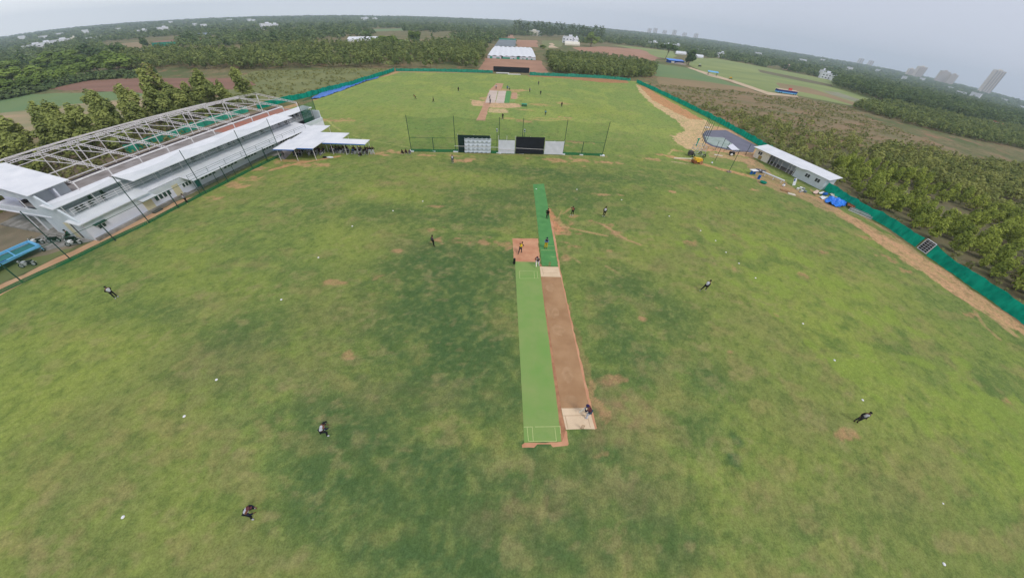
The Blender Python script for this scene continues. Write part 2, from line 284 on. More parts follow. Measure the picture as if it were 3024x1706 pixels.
# ------------------------------------------------------------------ the grass outfield
DIRT, ORG, TAN, SANDC = (206, 152, 114), (196, 140, 104), (156, 138, 96), (222, 184, 146)
DKG, MDG, OLV, YG, BRT = (80, 104, 62), (102, 126, 68), (120, 132, 72), (134, 147, 72), (146, 160, 80)
def smooth(a, b, x): t = np.clip((x - a)/(b - a), 0, 1); return t*t*(3 - 2*t)
def outfield():
    ny = np.concatenate([np.arange(-18, 42, 0.17), np.arange(42, 80, 0.3), np.arange(80, 206, 0.6), [206]]); nx = 680
    yl = [-18, 20, 34, 44, 60, 84.8, 85.2, 101, 110, 128, 143, 188, 215]; xl = [-72, -62, -57, -55.5, -55, -57, -84, -84.3, -81, -77, -73.8, -71.6, -71]
    T, Yb = np.meshgrid(np.linspace(0, 1, nx), ny); XL = np.interp(Yb, yl, xl); X = XL + (73.3 - XL)*T
    yb = np.interp(X, [-72, -45, 0, 12, 43, 61, 74], [190.5, 195, 200.5, 203.5, 212.5, 214.3, 214.3]); Y = -18 + (Yb + 18)*(yb + 18)/224.0
    lc = lambda c: np.array(sr(*c)[:3])
    n1, n2 = vnoise(X + 500, Y + 500, 16, 1, 5), vnoise(X + 500, Y + 700, 5.0, 2, 5); n3 = vnoise(X + 300, (Y + 300)*1.5, 2.6, 4, 5); n4 = vnoise(X + 100, Y + 100, 0.9, 6, 3)
    C = np.ones(X.shape + (3,))*lc(OLV)
    def mixin(w, c):
        nonlocal C
        C = C*(1 - w[..., None]) + lc(c)*w[..., None]
    mixin(smooth(0.42, 0.6, n1)*0.45, MDG); mixin(smooth(0.5, 0.66, n2)*0.2, DKG); mixin(smooth(0.52, 0.68, vnoise(X + 900, Y + 100, 9, 8, 5))*0.5, YG)
    mixin(smooth(0.55, 0.7, n3)*0.35, TAN); mixin(smooth(0.58, 0.75, vnoise(X + 50, Y + 950, 1.6, 9, 4))*0.35, BRT)
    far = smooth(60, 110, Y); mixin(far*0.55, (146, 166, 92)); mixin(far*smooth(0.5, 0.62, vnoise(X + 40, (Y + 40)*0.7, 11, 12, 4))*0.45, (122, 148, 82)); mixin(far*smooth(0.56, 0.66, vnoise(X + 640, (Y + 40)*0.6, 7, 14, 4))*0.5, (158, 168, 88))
    Xp, Yp = X + (vnoise(X, Y, 1.8, 21, 4) - 0.5)*2.4, Y + (vnoise(X, Y, 1.8, 22, 4) - 0.5)*2.4
    def blob(px, py, rx, ry, c, s=0.9, soft=0.5, rough=1.0):
        cx, cy_ = G(px, py); d = np.hypot((X - cx)/rx, (Y - cy_)/ry); 
        if d.min() > 2: return
        w = smooth(1.0 + soft*0.5, 1.0 - soft, d + (n3 - 0.5)*1.6*rough + (n4 - 0.5)*1.5*rough); mixin(w*s, c)
    def poly(P, c, s=0.9, cut=0.35):
        w = inpoly(Xp, Yp, P).astype(float); mixin(w*s*smooth(cut - 0.25, cut + 0.15, n3*0.5 + n4*0.5 + 0.1), c)
    for a in [(1380, 850, 9, 9), (1400, 1050, 6, 5), (1300, 940, 6, 5), (1480, 1180, 4, 4), (1700, 560, 13, 6), (1520, 500, 15, 3.2), (1750, 520, 12, 3), (1250, 760, 7, 6), (1900, 1060, 3, 4), (2080, 1120, 3.2, 3),
              (1500, 1420, 7, 2.6), (1000, 1290, 5, 3.4), (1250, 1350, 6, 2), (1800, 1330, 3.4, 1.6), (1100, 620, 9, 4), (700, 1010, 5, 5), (420, 930, 7, 3), (250, 760, 5, 3), (1980, 930, 4, 4), (1800, 950, 2.2, 6), (1400, 640, 10, 4), (1860, 840, 4, 4),
              (1180, 930, 9, 9), (1340, 1000, 5, 7), (1120, 1250, 7, 4.5), (1330, 1500, 10, 3.4), (1900, 1500, 5, 3), (1650, 1620, 9, 2.4), (1000, 1600, 6, 2), (2050, 1250, 3, 3), (1720, 1130, 4.5, 5), (1500, 590, 15, 4.5), (1400, 760, 9, 6), (1580, 1340, 1.6, 0.7), (1720, 1275, 0.6, 0.6), (1340, 1650, 5, 1.6), (2000, 1650, 4, 1.6), (900, 1480, 3, 2), (2650, 1050, 5, 2)]:
        blob(*a, (76, 101, 61), 0.7, 1.0, 0.5)
    for a in [(2165, 1350, 0.9, 1.3), (2180, 1310, 0.7, 0.7), (1570, 1310, 0.9, 0.5)]: blob(*a, (66, 96, 60), 0.9, 0.6)
    for a in [(2450, 880, 8, 8), (2250, 700, 8, 7), (2700, 1130, 7, 5), (2850, 1250, 5, 4), (2600, 830, 6, 6), (2050, 600, 9, 4), (2330, 760, 6, 5), (200, 1050, 9, 7), (2500, 1000, 9, 8), (2200, 850, 9, 8), (2650, 1250, 7, 6), (130, 1180, 6, 4), (500, 780, 8, 4), (1000, 720, 7, 4), (340, 1010, 5, 3), (700, 850, 6, 4), (1330, 520, 12, 3.5), (1150, 570, 8, 3), (2000, 300, 16, 16), (1750, 330, 16, 12), (1400, 420, 10, 8), (1100, 330, 14, 10), (560, 700, 6, 3), (2800, 1000, 5, 4), (80, 1000, 4, 3), (2480, 1010, 5, 4), (2930, 1400, 4, 3)]:
        blob(*a, (140, 152, 74), 0.5, 1.0, 0.7)
    for a in [(640, 1080, 6, 3), (300, 1230, 4, 2), (560, 1250, 5, 1.6), (900, 1090, 4, 2.6), (1000, 930, 4, 3), (1180, 720, 4, 1.6), (2250, 960, 4, 3), (2650, 1450, 4, 2), (2400, 1250, 5, 2), (2300, 1500, 4, 1.6), (700, 1650, 5, 1.6), (1720, 1450, 4, 1.6), (1100, 1150, 2.2, 1.6), (1500, 1550, 3, 1), (2050, 760, 3.4, 2.4), (1950, 780, 3, 2), (200, 1400, 4, 1.6), (620, 900, 4, 2), (1300, 1170, 2, 1.4), (2750, 1330, 4, 2), (1900, 1460, 3.4, 1.4)]:
        blob(*a, (132, 124, 86), 0.36, 1.0, 0.9)
    # worn and bare soil
    for a in [(860, 475, 3, .9), (905, 487, 4, .8), (770, 500, 2, .8), (632, 586, 1.6, .5), (705, 547, 3, 1), (749, 527, 2, 1), (1257, 459, 2, .6), (1342, 461, 1.2, .4), (1361, 473, 1.6, .8), (1386, 469, 1.5, .8), (1161, 449, 3.2, 1.2), (1120, 455, 2, .6), (1554, 467, .8, .5),
              (1649, 475, 2.4, .9), (1720, 474, 2.7, .8), (1775, 478, 2, .8), (1807, 481, 2, .7), (1720, 492, .6, .5), (1694, 419, 3, .9), (1679, 430, 1.5, .7), (1699, 450, 3.2, .5), (1671, 348, 2.4, .8), (1551, 357, 3, 1), (1829, 461, .6, .4), (990, 356, 5, 1.6), (1430, 718, 4.6, .7), (1360, 716, 2.2, .5), (1282, 680, 1.2, .6),
              (1173, 741, .4, .3), (1117, 815, .5, .4), (985, 838, 1, .5), (1926, 471, 2.2, .8), (1947, 456, 1, .5), (1994, 445, 1.6, .7), (1771, 574, 1.4, .4), (1832, 577, .5, .3), (2035, 715, .8, .5), (2170, 694, .8, .4), (2161, 785, 1, .6), (2132, 556, 1, .5), (2229, 562, 1.2, .5), (1985, 566, .6, .3),
              (2550, 700, 2, .9), (2629, 765, 1.6, .9), (2679, 800, 1.3, .6), (2368, 812, 1, .7), (2421, 744, 1, .8), (2980, 1190, .6, .5), (2500, 1290, 1, .5), (2160, 1040, .4, .3), (2290, 930, .5, .3), (2870, 930, 1, .4), (1290, 610, .8, .3), (1030, 1040, .4, .5), (2690, 690, .6, 1),
              (1635, 650, .7, 2.0), (1644, 672, 1.0, 1.2), (1748, 652, .7, .35), (1776, 664, 1.7, .5), (1800, 672, 1.2, .4), (1820, 688, 1.4, .5), (1850, 703, 1.6, .45), (1700, 640, .6, .5), (1690, 660, .7, .9), (1712, 690, .5, .3), (1665, 680, .8, .8), (1680, 735, .8, 1), (1672, 760, .7, .7), (1800, 740, .5, .3), (1790, 1340, .4, .3), (1815, 1120, .9, .4), (1900, 940, .6, .4)]:
        blob(*a, (178, 138, 104) if a[1] > 600 else (196, 150, 114), 0.72, 0.6, 1.9)
    for a in [(1880, 1240, 3.0, 2.0), (1820, 1200, 1.8, 2.2), (1870, 1180, 2, 1), (1770, 1290, 1.2, 1.0), (1840, 1300, 1.4, .7), (1150, 540, 3, 1), (1560, 1500, 2, .7)]: blob(*a, (158, 128, 98), 0.4, 1.0, 1.1)
    def track(P, w, c, s=0.85, rough=1.0):
        P = Gs(P); d = np.full(X.shape, 1e9)
        for (ax, ay), (bx, by) in zip(P[:-1], P[1:]):
            t = np.clip(((X - ax)*(bx - ax) + (Y - ay)*(by - ay))/((bx - ax)**2 + (by - ay)**2), 0, 1); d = np.minimum(d, np.hypot(X - ax - t*(bx - ax), Y - ay - t*(by - ay)))
        mixin(s*smooth(1.3, 0.6, d/w + (n3 - 0.5)*1.4*rough + (n4 - 0.5)*0.6), c)
    track([(2430, 585), (2474, 628), (2562, 684), (2650, 724), (2709, 770), (2768, 815), (2870, 886), (2950, 935), (3030, 985)], 0.7, (196, 154, 120), 0.75, 2.2)
    track([(2500, 640), (2600, 715), (2745, 806), (2805, 857), (2865, 893), (2937, 943), (3000, 990)], 0.5, (196, 154, 120), 0.7, 2.2)
    track([(2550, 640), (2640, 690), (2700, 742), (2780, 800), (2850, 850), (2950, 915), (3060, 985)], 0.9, (182, 146, 114), 0.7, 2.0)
    track([(2880, 920), (2905, 960), (2950, 1000)], 0.3, (182, 146, 110), 0.5, 2.0)
    track([(1655, 662), (1671, 671), (1730, 684), (1794, 697)], 0.22, (186, 150, 110), 0.8); track([(1660, 620), (1650, 640), (1654, 660), (1680, 668)], 0.18, (176, 146, 104), 0.7); track([(1672, 622), (1690, 612), (1662, 632)], 0.15, (176, 146, 104), 0.7)
    track([(1756, 656), (1780, 664), (1806, 680), (1850, 708), (1890, 722)], 0.3, (184, 146, 110), 0.75); track([(1788, 785), (1830, 808)], 0.12, (180, 150, 110), 0.8); track([(1660, 770), (1690, 760), (1712, 775)], 0.14, (180, 150, 110), 0.6)
    track([(800, 502), (870, 485), (930, 474), (1000, 462)], 0.5, DIRT, 0.8); track([(968, 356), (985, 372), (1005, 386)], 0.22, (196, 190, 120), 0.8); track([(1040, 400), (1080, 412), (1210, 436)], 0.14, (186, 180, 118), 0.6)
    track([(1225, 450), (1480, 457), (1790, 463)], 0.35, (150, 140, 92), 0.8)
    track([(1980, 463), (2050, 478), (2130, 500), (2230, 525), (2330, 560), (2420, 590)], 0.9, DIRT, 0.75)
    track([(1985, 478), (2030, 484)], 0.3, (200, 170, 140), 0.7); track([(1975, 455), (1990, 440)], 0.25, (196, 170, 120), 0.8)
    # sandy works along the far right boundary, dirt along the back
    poly(Gs([(1878, 250), (1905, 256), (1950, 283), (2020, 322), (2085, 358), (2110, 372), (2100, 385), (2075, 440), (2048, 446), (2000, 424), (1985, 402), (2022, 386), (2004, 360), (1930, 312), (1892, 276)]), SANDC, 0.85, 0.42)
    poly(Gs([(1885, 252), (1905, 256), (1950, 283), (2020, 322), (2078, 354), (2040, 352), (1990, 330), (1930, 298)]), (196, 140, 100), 0.9, 0.3)
    poly(Gs([(2075, 436), (2110, 372), (2160, 384), (2235, 428), (2225, 466), (2180, 460), (2110, 446), (2060, 446)]), (206, 160, 126), 0.95, 0.2)
    poly(Gs([(1560, 221), (1700, 228), (1853, 237), (1855, 246), (1780, 244), (1640, 230), (1560, 226)]), (176, 122, 92), 0.95, 0.15); poly(Gs([(1160, 210), (1300, 213), (1456, 216), (1456, 218), (1250, 215), (1160, 214)]), (176, 150, 110), 0.9, 0.2)
    poly(Gs([(1167, 210), (1117, 226), (1130, 229), (1180, 214)]), (196, 150, 116), 0.9, 0.2); poly(Gs([(800, 318), (920, 288), (960, 276), (985, 268), (960, 285), (905, 305), (850, 322)]), (190, 146, 116), 0.85, 0.25)
    poly(Gs([(2470, 612), (2600, 690), (2700, 745), (2800, 806), (2913, 888), (3040, 960), (3040, 1000), (2900, 920), (2760, 830), (2640, 745), (2540, 680)]), (204, 158, 122), 0.7, 0.38)
    poly(Gs([(2395, 556), (2440, 590), (2520, 640), (2620, 690), (2700, 742), (2690, 752), (2600, 712), (2500, 655), (2420, 600)]), (196, 152, 118), 0.6, 0.45)
    poly(Gs([(1640, 900), (1690, 900), (1755, 1140), (1765, 1200), (1700, 1180)]), (164, 130, 96), 0.4, 0.4); poly(Gs([(1742, 1120), (1762, 1130), (1790, 1190), (1800, 1260), (1762, 1240)]), (186, 140, 106), 0.5, 0.35)
    poly(Gs([(1618, 620), (1632, 618), (1660, 680), (1640, 700), (1626, 680)]), ORG, 0.9, 0.2)
    poly(Gs([(2225, 466), (2262, 500), (2330, 548), (2400, 578), (2470, 616), (2440, 625), (2370, 590), (2290, 562), (2240, 540), (2215, 500), (2190, 470)]), (172, 140, 108), 0.8, 0.42); poly(Gs([(2100, 448), (2225, 470), (2230, 488), (2150, 470), (2090, 462)]), (196, 156, 122), 0.7, 0.45)
    # worn square round the far pitches
    sq = lambda P: Gs(QF(P))
    poly(sq([(300, 700), (620, 740), (1140, 770), (1390, 790), (1400, 870), (1000, 880), (330, 830)]), (210, 172, 138), 0.95, 0.1); poly(sq([(680, 890), (1110, 905), (1110, 975), (670, 985)]), (206, 180, 140), 0.9, 0.2)
    poly(sq([(720, 455), (960, 455), (1180, 480), (1400, 470), (1600, 500), (1300, 530), (700, 500)]), (196, 158, 116), 0.85, 0.3); poly(sq([(500, 640), (640, 640), (610, 720), (480, 700)]), (190, 160, 118), 0.8, 0.3); poly(sq([(1280, 590), (1340, 590), (1330, 670), (1270, 690)]), (206, 170, 140), 0.8, 0.3)
    for a in [(1590, 310, 4, 2), (1640, 352, 5, 1), (1600, 355, 4, .9), (1500, 350, 2.4, .8), (1550, 325, 3, 1), (1660, 305, 3, 2)]: blob(*a, (196, 158, 112), 0.7, 0.8)
    n5 = vnoise(X + 37, Y + 19, 0.7, 41, 3); mixin(smooth(0.56, 0.74, n5)*0.3, (140, 148, 84)); mixin(smooth(0.44, 0.26, n5)*0.36, (78, 100, 54)); n6 = vnoise(X + 137, (Y + 19)*1.4, 3.2, 43, 4); mixin(smooth(0.6, 0.72, n6)*smooth(0.5, 0.62, n5)*0.28, (150, 136, 100))
    n7 = vnoise(X + 71, Y + 9, 0.38, 47, 3); mixin(smooth(0.58, 0.72, n7)*0.22, (146, 150, 92)); mixin(smooth(0.42, 0.28, n7)*0.25, (72, 94, 50)); n8 = vnoise(X + 171, (Y + 9)*1.5, 1.1, 49, 4); mixin(smooth(0.64, 0.72, n8)*smooth(0.5, 0.6, vnoise(X + 5, Y + 3, 12, 50, 2))*0.25, (158, 142, 102))
    zr = inpoly(Xp, Yp, Gs([(2050, 640), (2400, 760), (2700, 960), (3100, 1250), (3100, 1500), (2800, 1330), (2500, 1120), (2250, 900), (2000, 720)])).astype(float); mixin(zr*smooth(0.5, 0.64, vnoise(X + 11, Y + 77, 2.2, 45, 5))*0.6, (132, 152, 68)); mixin(zr*smooth(0.42, 0.3, vnoise(X + 11, Y + 77, 2.2, 45, 5))*0.4, (84, 112, 58))
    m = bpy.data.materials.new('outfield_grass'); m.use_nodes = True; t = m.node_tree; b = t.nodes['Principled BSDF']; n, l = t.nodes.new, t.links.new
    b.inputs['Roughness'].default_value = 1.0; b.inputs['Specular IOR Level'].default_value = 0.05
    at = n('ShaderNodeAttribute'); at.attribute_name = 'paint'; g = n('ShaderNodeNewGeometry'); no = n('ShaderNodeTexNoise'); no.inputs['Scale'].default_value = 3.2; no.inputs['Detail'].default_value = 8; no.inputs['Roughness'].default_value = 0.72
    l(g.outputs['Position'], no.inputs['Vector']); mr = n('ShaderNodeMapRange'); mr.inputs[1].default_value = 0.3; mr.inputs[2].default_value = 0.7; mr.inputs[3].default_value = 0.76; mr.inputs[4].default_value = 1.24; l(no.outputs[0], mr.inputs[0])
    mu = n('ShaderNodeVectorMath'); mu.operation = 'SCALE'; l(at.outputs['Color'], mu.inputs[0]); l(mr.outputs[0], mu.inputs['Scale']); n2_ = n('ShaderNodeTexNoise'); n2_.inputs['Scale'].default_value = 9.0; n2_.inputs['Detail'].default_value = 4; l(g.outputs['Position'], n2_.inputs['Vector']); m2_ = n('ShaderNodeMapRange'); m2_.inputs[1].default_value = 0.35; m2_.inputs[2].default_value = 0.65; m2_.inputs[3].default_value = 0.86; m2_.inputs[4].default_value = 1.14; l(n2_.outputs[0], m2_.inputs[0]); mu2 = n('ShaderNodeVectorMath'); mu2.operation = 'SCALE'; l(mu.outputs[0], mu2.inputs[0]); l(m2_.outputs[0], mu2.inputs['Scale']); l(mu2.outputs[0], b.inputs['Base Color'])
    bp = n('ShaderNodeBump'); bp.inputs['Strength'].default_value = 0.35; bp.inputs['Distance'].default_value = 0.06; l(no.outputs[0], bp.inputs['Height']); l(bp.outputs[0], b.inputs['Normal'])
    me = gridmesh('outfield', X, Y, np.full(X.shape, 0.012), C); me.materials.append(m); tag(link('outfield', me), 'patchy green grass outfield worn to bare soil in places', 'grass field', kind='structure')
outfield()

# ------------------------------------------------------------------ flat ground features (structure)
def patch(name, pts, m, z, jit=0.0, step=0.0, label=None, t=0.0):
    P = []
    for i in range(len(pts)):
        a, b = Vector(pts[i]), Vector(pts[(i+1) % len(pts)]); k = max(1, int((b - a).length/step)) if step else 1
        for q in range(k):
            p = a.lerp(b, q/k); P.append((p.x + random.uniform(-jit, jit), p.y + random.uniform(-jit, jit)))
    mb = MB(); mb.add([(x, y, z) for x, y in P], [tuple(range(len(P)))]); o = mb.build(name, m)
    if o.data.polygons[0].normal.z < 0: o.data.flip_normals()
    return tag(o, label, name.replace('_', ' '), kind='structure')
turf = Gs([(1521, 772.5), (1592, 774), (1658, 1303), (1548.5, 1306)])
patch('soil_apron', Gs(QN([(300, 1180), (355, 1130), (700, 1140), (1150, 1120), (1236, 860), (1262, 900), (1306, 1170), (1290, 1200), (960, 1224), (920, 1165), (635, 1172), (560, 1240), (310, 1244)])), 'orange_soil', 0.018, 0.03, 0.4)
patch('soil_strip', Gs([(1592, 774), (1600, 785), (1657.5, 1205), (1672, 1270), (1660, 1300), (1654, 1300)]), 'dark_soil', 0.020, 0.05, 0.4)
patch('orange_patch', Gs([(1513.5, 704), (1588.5, 704.5), (1595, 774), (1518, 773)]), 'orange_soil', 0.022, 0.05, 0.4)
patch('turf_pitch', turf, 'turf_mat', 0.026, 0.015, 0.5, 'light green turf pitch strip left of the brown clay pitch')
patch('soil_border', Gs([(1623.5, 652), (1632, 655), (1654, 792), (1700, 1000), (1762, 1262), (1755, 1268), (1739, 1204), (1690, 985), (1649, 788)]), 'orange_soil', 0.019, 0.06, 0.5)
patch('clay_pitch', Gs([(1597.5, 816), (1656, 817.5), (1739.3, 1205), (1657.3, 1206.5)]), 'clay', 0.030, 0.01, 1.0, 'brown clay cricket pitch between two cream batting ends')
patch('batting_end', Gs([(1594, 787.5), (1649, 788.5), (1656.5, 818.5), (1597.5, 817)]), 'cream', 0.036, 0.01, 0.6, 'cream coloured batting end beside the green mat')
patch('batting_end', Gs([(1657.3, 1205.5), (1739.5, 1204), (1757, 1267), (1722, 1266), (1671, 1268.5)]), 'cream', 0.036, 0.01, 0.6, 'cream coloured batting end under the near batter')
patch('green_mat', Gs([(1574, 544.5), (1606.5, 543), (1648, 786.5), (1600.5, 785)]), 'green_mat', 0.030, 0.01, 1.0, 'long dark green mat running away from the far batting end')
def oval(px, py, rx, ry, m, z, nm):
    x, y = G(px, py); patch(nm, [(x + rx*math.cos(a)*random.uniform(.8, 1.1), y + ry*math.sin(a)*random.uniform(.8, 1.1)) for a in np.linspace(0, 6.1, 22)], m, z)
mk('clay_pale', (178, 143, 108), (160, 126, 92), scale=2.0); mk('clay_dark', (158, 124, 90), (168, 134, 100), scale=2.0); mk('turf_worn', (130, 155, 88), (122, 152, 82), scale=1.6)
oval(1637, 921, .62, .95, 'clay_dark', .033, 'worn_patch'); oval(1640, 921, .42, .7, 'clay_pale', .0345, 'worn_patch'); oval(1648, 975, .7, .8, 'clay_pale', .033, 'worn_patch'); oval(1675, 1105, .55, .9, 'clay_pale', .033, 'worn_patch'); oval(1625, 850, .6, .7, 'clay_pale', .033, 'worn_patch'); oval(1685, 1180, .7, .4, 'clay_dark', .033, 'worn_patch')
oval(1602, 1225, .75, .45, 'turf_worn', .029, 'worn_patch'); oval(1605, 1285, .7, .25, 'turf_worn', .029, 'worn_patch'); oval(1556, 860, .5, 1.1, 'turf_worn', .029, 'worn_patch'); oval(1575, 1010, .35, 1.3, 'turf_worn', .029, 'worn_patch'); oval(1558, 795, .8, .5, 'turf_worn', .029, 'worn_patch')
def crease(pts, w, m, z=0.045):
    mb = MB(); P = Gs(pts)
    for (a, b) in zip(P[:-1], P[1:]):
        d = (Vector(b) - Vector(a)).normalized(); n_ = Vector((-d.y, d.x))*(w/2); a, b = Vector(a), Vector(b)
        mb.add([(*(a - n_), z), (*(b - n_), z), (*(b + n_), z), (*(a + n_), z)], [(0, 1, 2, 3)])
    o = mb.build('crease_line', m)
    for p in o.data.polygons:
        if p.normal.z < 0: o.data.flip_normals(); break
    tag(o, kind='structure')
for P in [[(1547, 1260.5), (1573, 1260)], [(1580, 1260), (1655, 1259)], [(1556.5, 1262), (1560.5, 1303)], [(1572, 1262), (1574.5, 1302)], [(1638, 1262), (1643, 1303)], [(1653.5, 1260), (1655, 1280)], [(1560.5, 1303), (1643, 1303)],
          [(1534, 801), (1535, 823)], [(1535, 823), (1592, 822)], [(1577, 803), (1578, 822)], [(1586, 803), (1588, 822)], [(1534, 800), (1590, 802)]]: crease(P, 0.045, 'crease')
for P in [[(1661, 1227.5), (1736, 1225.5)], [(1669, 1229), (1677, 1265)], [(1736, 1234), (1743, 1262)], [(1600, 791), (1605, 812)], [(1602, 806), (1648, 807)]]: crease(P, 0.05, 'crease_dark')
for P in [[(1617, 726.5), (1636, 727.5)], [(1598, 738.5), (1640, 740)], [(1626, 758), (1640, 759)]]: crease(P, 0.05, 'crease', 0.04)
F = lambda P: Gs(QF(P))
patch('tan_strip', F([(852, 340), (1005, 345), (960, 480), (860, 490), (740, 760), (680, 900), (610, 1155), (415, 1150), (560, 820), (700, 500)]), 'tan_strip', 0.022, 0.15, 2.0, 'long tan clay strip running through the far square')
patch('pale_pitch', F([(705, 500), (885, 505), (822, 768), (612, 766)]), 'pale_pitch', 0.034, 0.05, 2); patch('pale_pitch', F([(898, 508), (1066, 507), (1020, 772), (836, 770)]), 'pale_pitch', 0.034, 0.05, 2)
patch('far_green_mat', F([(1072, 505), (1172, 510), (1136, 772), (1022, 771)]), 'green_mat', 0.034, 0.03, 2); patch('grey_pitch', F([(1190, 540), (1308, 545), (1278, 690), (1165, 680)]), 'tan_strip', 0.030, 0.05, 2)
patch('turf_pitch', F([(1160, 690), (1265, 695), (1255, 745), (1140, 742)]), 'turf_mat', 0.028, 0.05, 2)
# fields, plots and tracks beyond the ring fence
mk('red_plough', (142, 104, 86), (122, 90, 72), scale=0.05, stretch=(0.5, 3, 1), detail=8); mk('striped_field', (170, 146, 114), (112, 124, 82), scale=0.06, stretch=(0.4, 2.4, 1), detail=8); mk('green_field', (98, 126, 80), (112, 130, 78), scale=0.03, detail=8)
mk('pale_track', (202, 182, 154), (184, 158, 128), scale=0.1); mk('brown_field', (150, 124, 92), (132, 118, 80), scale=0.03, detail=8); mk('bright_field', (142, 152, 90), (116, 132, 76), scale=0.012, stretch=(1, 2.6, 1), detail=8); mk('red_clay', (172, 130, 104), (154, 116, 92), scale=0.06, detail=8)
mk('yellow_scrub', (126, 128, 76), (104, 112, 66), scale=0.08, detail=9); mk('brown_scrub', (142, 114, 84), (106, 106, 66), scale=0.07, stretch=(0.6, 1.6, 1), detail=9); mk('dark_earth', (112, 100, 72), (94, 96, 60), scale=0.25, detail=8); mk('wet_plot', (150, 150, 130), (126, 126, 96), scale=0.02)
g = lambda Q, P: Gs(Q(P))
patch('ploughed_field', g(Q1, [(480, 900), (880, 812), (1500, 788), (2400, 785), (2600, 850), (2300, 905), (1500, 932), (1000, 922)]), 'red_plough', 0.030, 1.2, 10, 'red brown ploughed field behind the tall trees on the left')
patch('striped_field', g(Q1, [(-60, 1100), (300, 1060), (900, 1010), (1250, 980), (1500, 960), (1400, 1120), (1000, 1330), (300, 1380), (-60, 1390)]), 'striped_field', 0.026, 1.0, 8)
patch('green_field', g(Q1, [(-60, 1020), (300, 950), (700, 930), (1250, 925), (1520, 945), (1300, 985), (900, 1040), (300, 1100), (-60, 1150)]), 'green_field', 0.030, 1.5, 8)
patch('ploughed_field', g(Q1, [(200, 615), (240, 595), (540, 555), (540, 578), (400, 600), (270, 625)]), 'red_plough', 0.03, 3, 30); patch('track', g(Q1, [(250, 632), (400, 605), (545, 580), (545, 590), (420, 612), (270, 645)]), 'pale_track', 0.034, 2, 30)
patch('green_field', g(Q1, [(280, 650), (420, 615), (420, 690), (290, 690)]), 'bright_field', 0.03, 2, 30); patch('green_field', g(Q1, [(180, 560), (460, 495), (520, 520), (230, 590)]), 'green_field', 0.03, 4, 40)
patch('brown_field', g(Q1, [(960, 480), (1100, 450), (1420, 420), (1440, 490), (1350, 495), (1100, 500)]), 'brown_field', 0.03, 4, 30); patch('ploughed_field', g(Q1, [(1530, 440), (1560, 415), (1800, 395), (1800, 440)]), 'red_plough', 0.03, 4, 30)
patch('track', g(Q1, [(1360, 500), (1490, 490), (1760, 478), (1775, 515), (1500, 520), (1380, 530)]), 'pale_track', 0.034, 3, 30); patch('green_field', g(Q1, [(1890, 420), (2060, 385), (2350, 365), (2360, 395), (2150, 430)]), 'green_field', 0.03, 5, 40); patch('ploughed_field', g(Q1, [(1890, 392), (2020, 380), (2020, 400), (1890, 410)]), 'red_plough', 0.034, 4, 30)
patch('scrub_field', g(Q2, [(-200, 800), (0, 720), (600, 700), (1380, 690), (1380, 700), (900, 850), (300, 990), (0, 1050), (-300, 1000)]), 'yellow_scrub', 0.024, 2, 10, 'yellow green scrub field outside the green fence on the left')
patch('brown_field', g(Q2, [(1400, 405), (1560, 400), (1940, 400), (1960, 425), (1700, 445), (1420, 440)]), 'brown_field', 0.03, 3, 20); patch('green_field', g(Q2, [(1050, 300), (1480, 288), (1480, 310), (1050, 322)]), 'green_field', 0.03, 8, 60); patch('green_field', g(Q2, [(1425, 405), (1560, 402), (1560, 440), (1430, 440)]), 'bright_field', 0.034, 2, 20)
patch('red_plot', g(zz(1400, 60, 8.587), [(1085, 500), (1575, 510), (1640, 690), (1070, 680)]), 'red_clay', 0.03, 2, 30, 'square red brown plot behind the white fabric shed'); patch('red_plot', g(zz(1400, 60, 8.587), [(100, 1260), (300, 960), (1700, 1030), (1900, 1350), (100, 1270)]), 'red_clay', 0.028, 1, 10, 'bare red plot between the far black screen and the white fabric shed')
patch('red_plot', g(zz(1400, 60, 8.587), [(830, 370), (970, 370), (1020, 470), (830, 460)]), 'red_clay', 0.03, 3, 40); patch('green_field', g(zz(1400, 60, 8.587), [(1700, 520), (2260, 520), (2300, 640), (1900, 740), (1650, 700)]), 'yellow_scrub', 0.026, 4, 30)
patch('pale_track', g(zz(1400, 60, 8.587), [(1930, 590), (2060, 590), (2080, 700), (1930, 700)]), 'pale_track', 0.034, 4, 20)
patch('brown_field', g(Q3, [(620, 480), (900, 470), (1300, 500), (1500, 590), (1400, 610), (1000, 560), (700, 520)]), 'red_clay', 0.03, 3, 20); patch('green_field', g(Q3, [(1000, 450), (1640, 520), (1640, 600), (1480, 580), (1200, 490)]), 'bright_field', 0.026, 4, 40)
patch('green_field', g(Q3, [(1430, 640), (1800, 690), (2000, 765), (2350, 885), (2000, 830), (1450, 770)]), 'green_field', 0.030, 1.5, 10, 'dark green field beside the pale dirt track on the right')
patch('brown_field', g(Q3, [(1450, 770), (2000, 830), (2350, 885), (2573, 960), (2200, 900), (1500, 860), (1450, 830)]), 'brown_field', 0.028, 1.5, 10)
patch('light_field', g(Q3, [(1800, 590), (2040, 585), (2600, 690)]) + g(Q4, [(0, 685), (300, 740), (650, 812), (1220, 1040), (1160, 1062), (840, 1065), (300, 960), (0, 930)]) + g(Q3, [(2200, 800), (1990, 745), (1790, 670)]), 'bright_field', 0.024, 2, 20, 'wide pale green field crossed by brown wet streaks')
patch('wet_plot', g(Q4, [(540, 910), (700, 930), (1010, 1030), (900, 1030), (620, 950)]), 'wet_plot', 0.034, 1, 15); patch('brown_plot', g(Q4, [(80, 830), (400, 880), (900, 1040), (1150, 1052), (860, 1062), (560, 970), (100, 880)]), 'brown_field', 0.030, 1.5, 15)
patch('hedge_track', g(Q4, [(-100, 700), (300, 780), (660, 855), (660, 880), (300, 810), (-100, 725)]), 'dark_earth', 0.036, 2, 20)
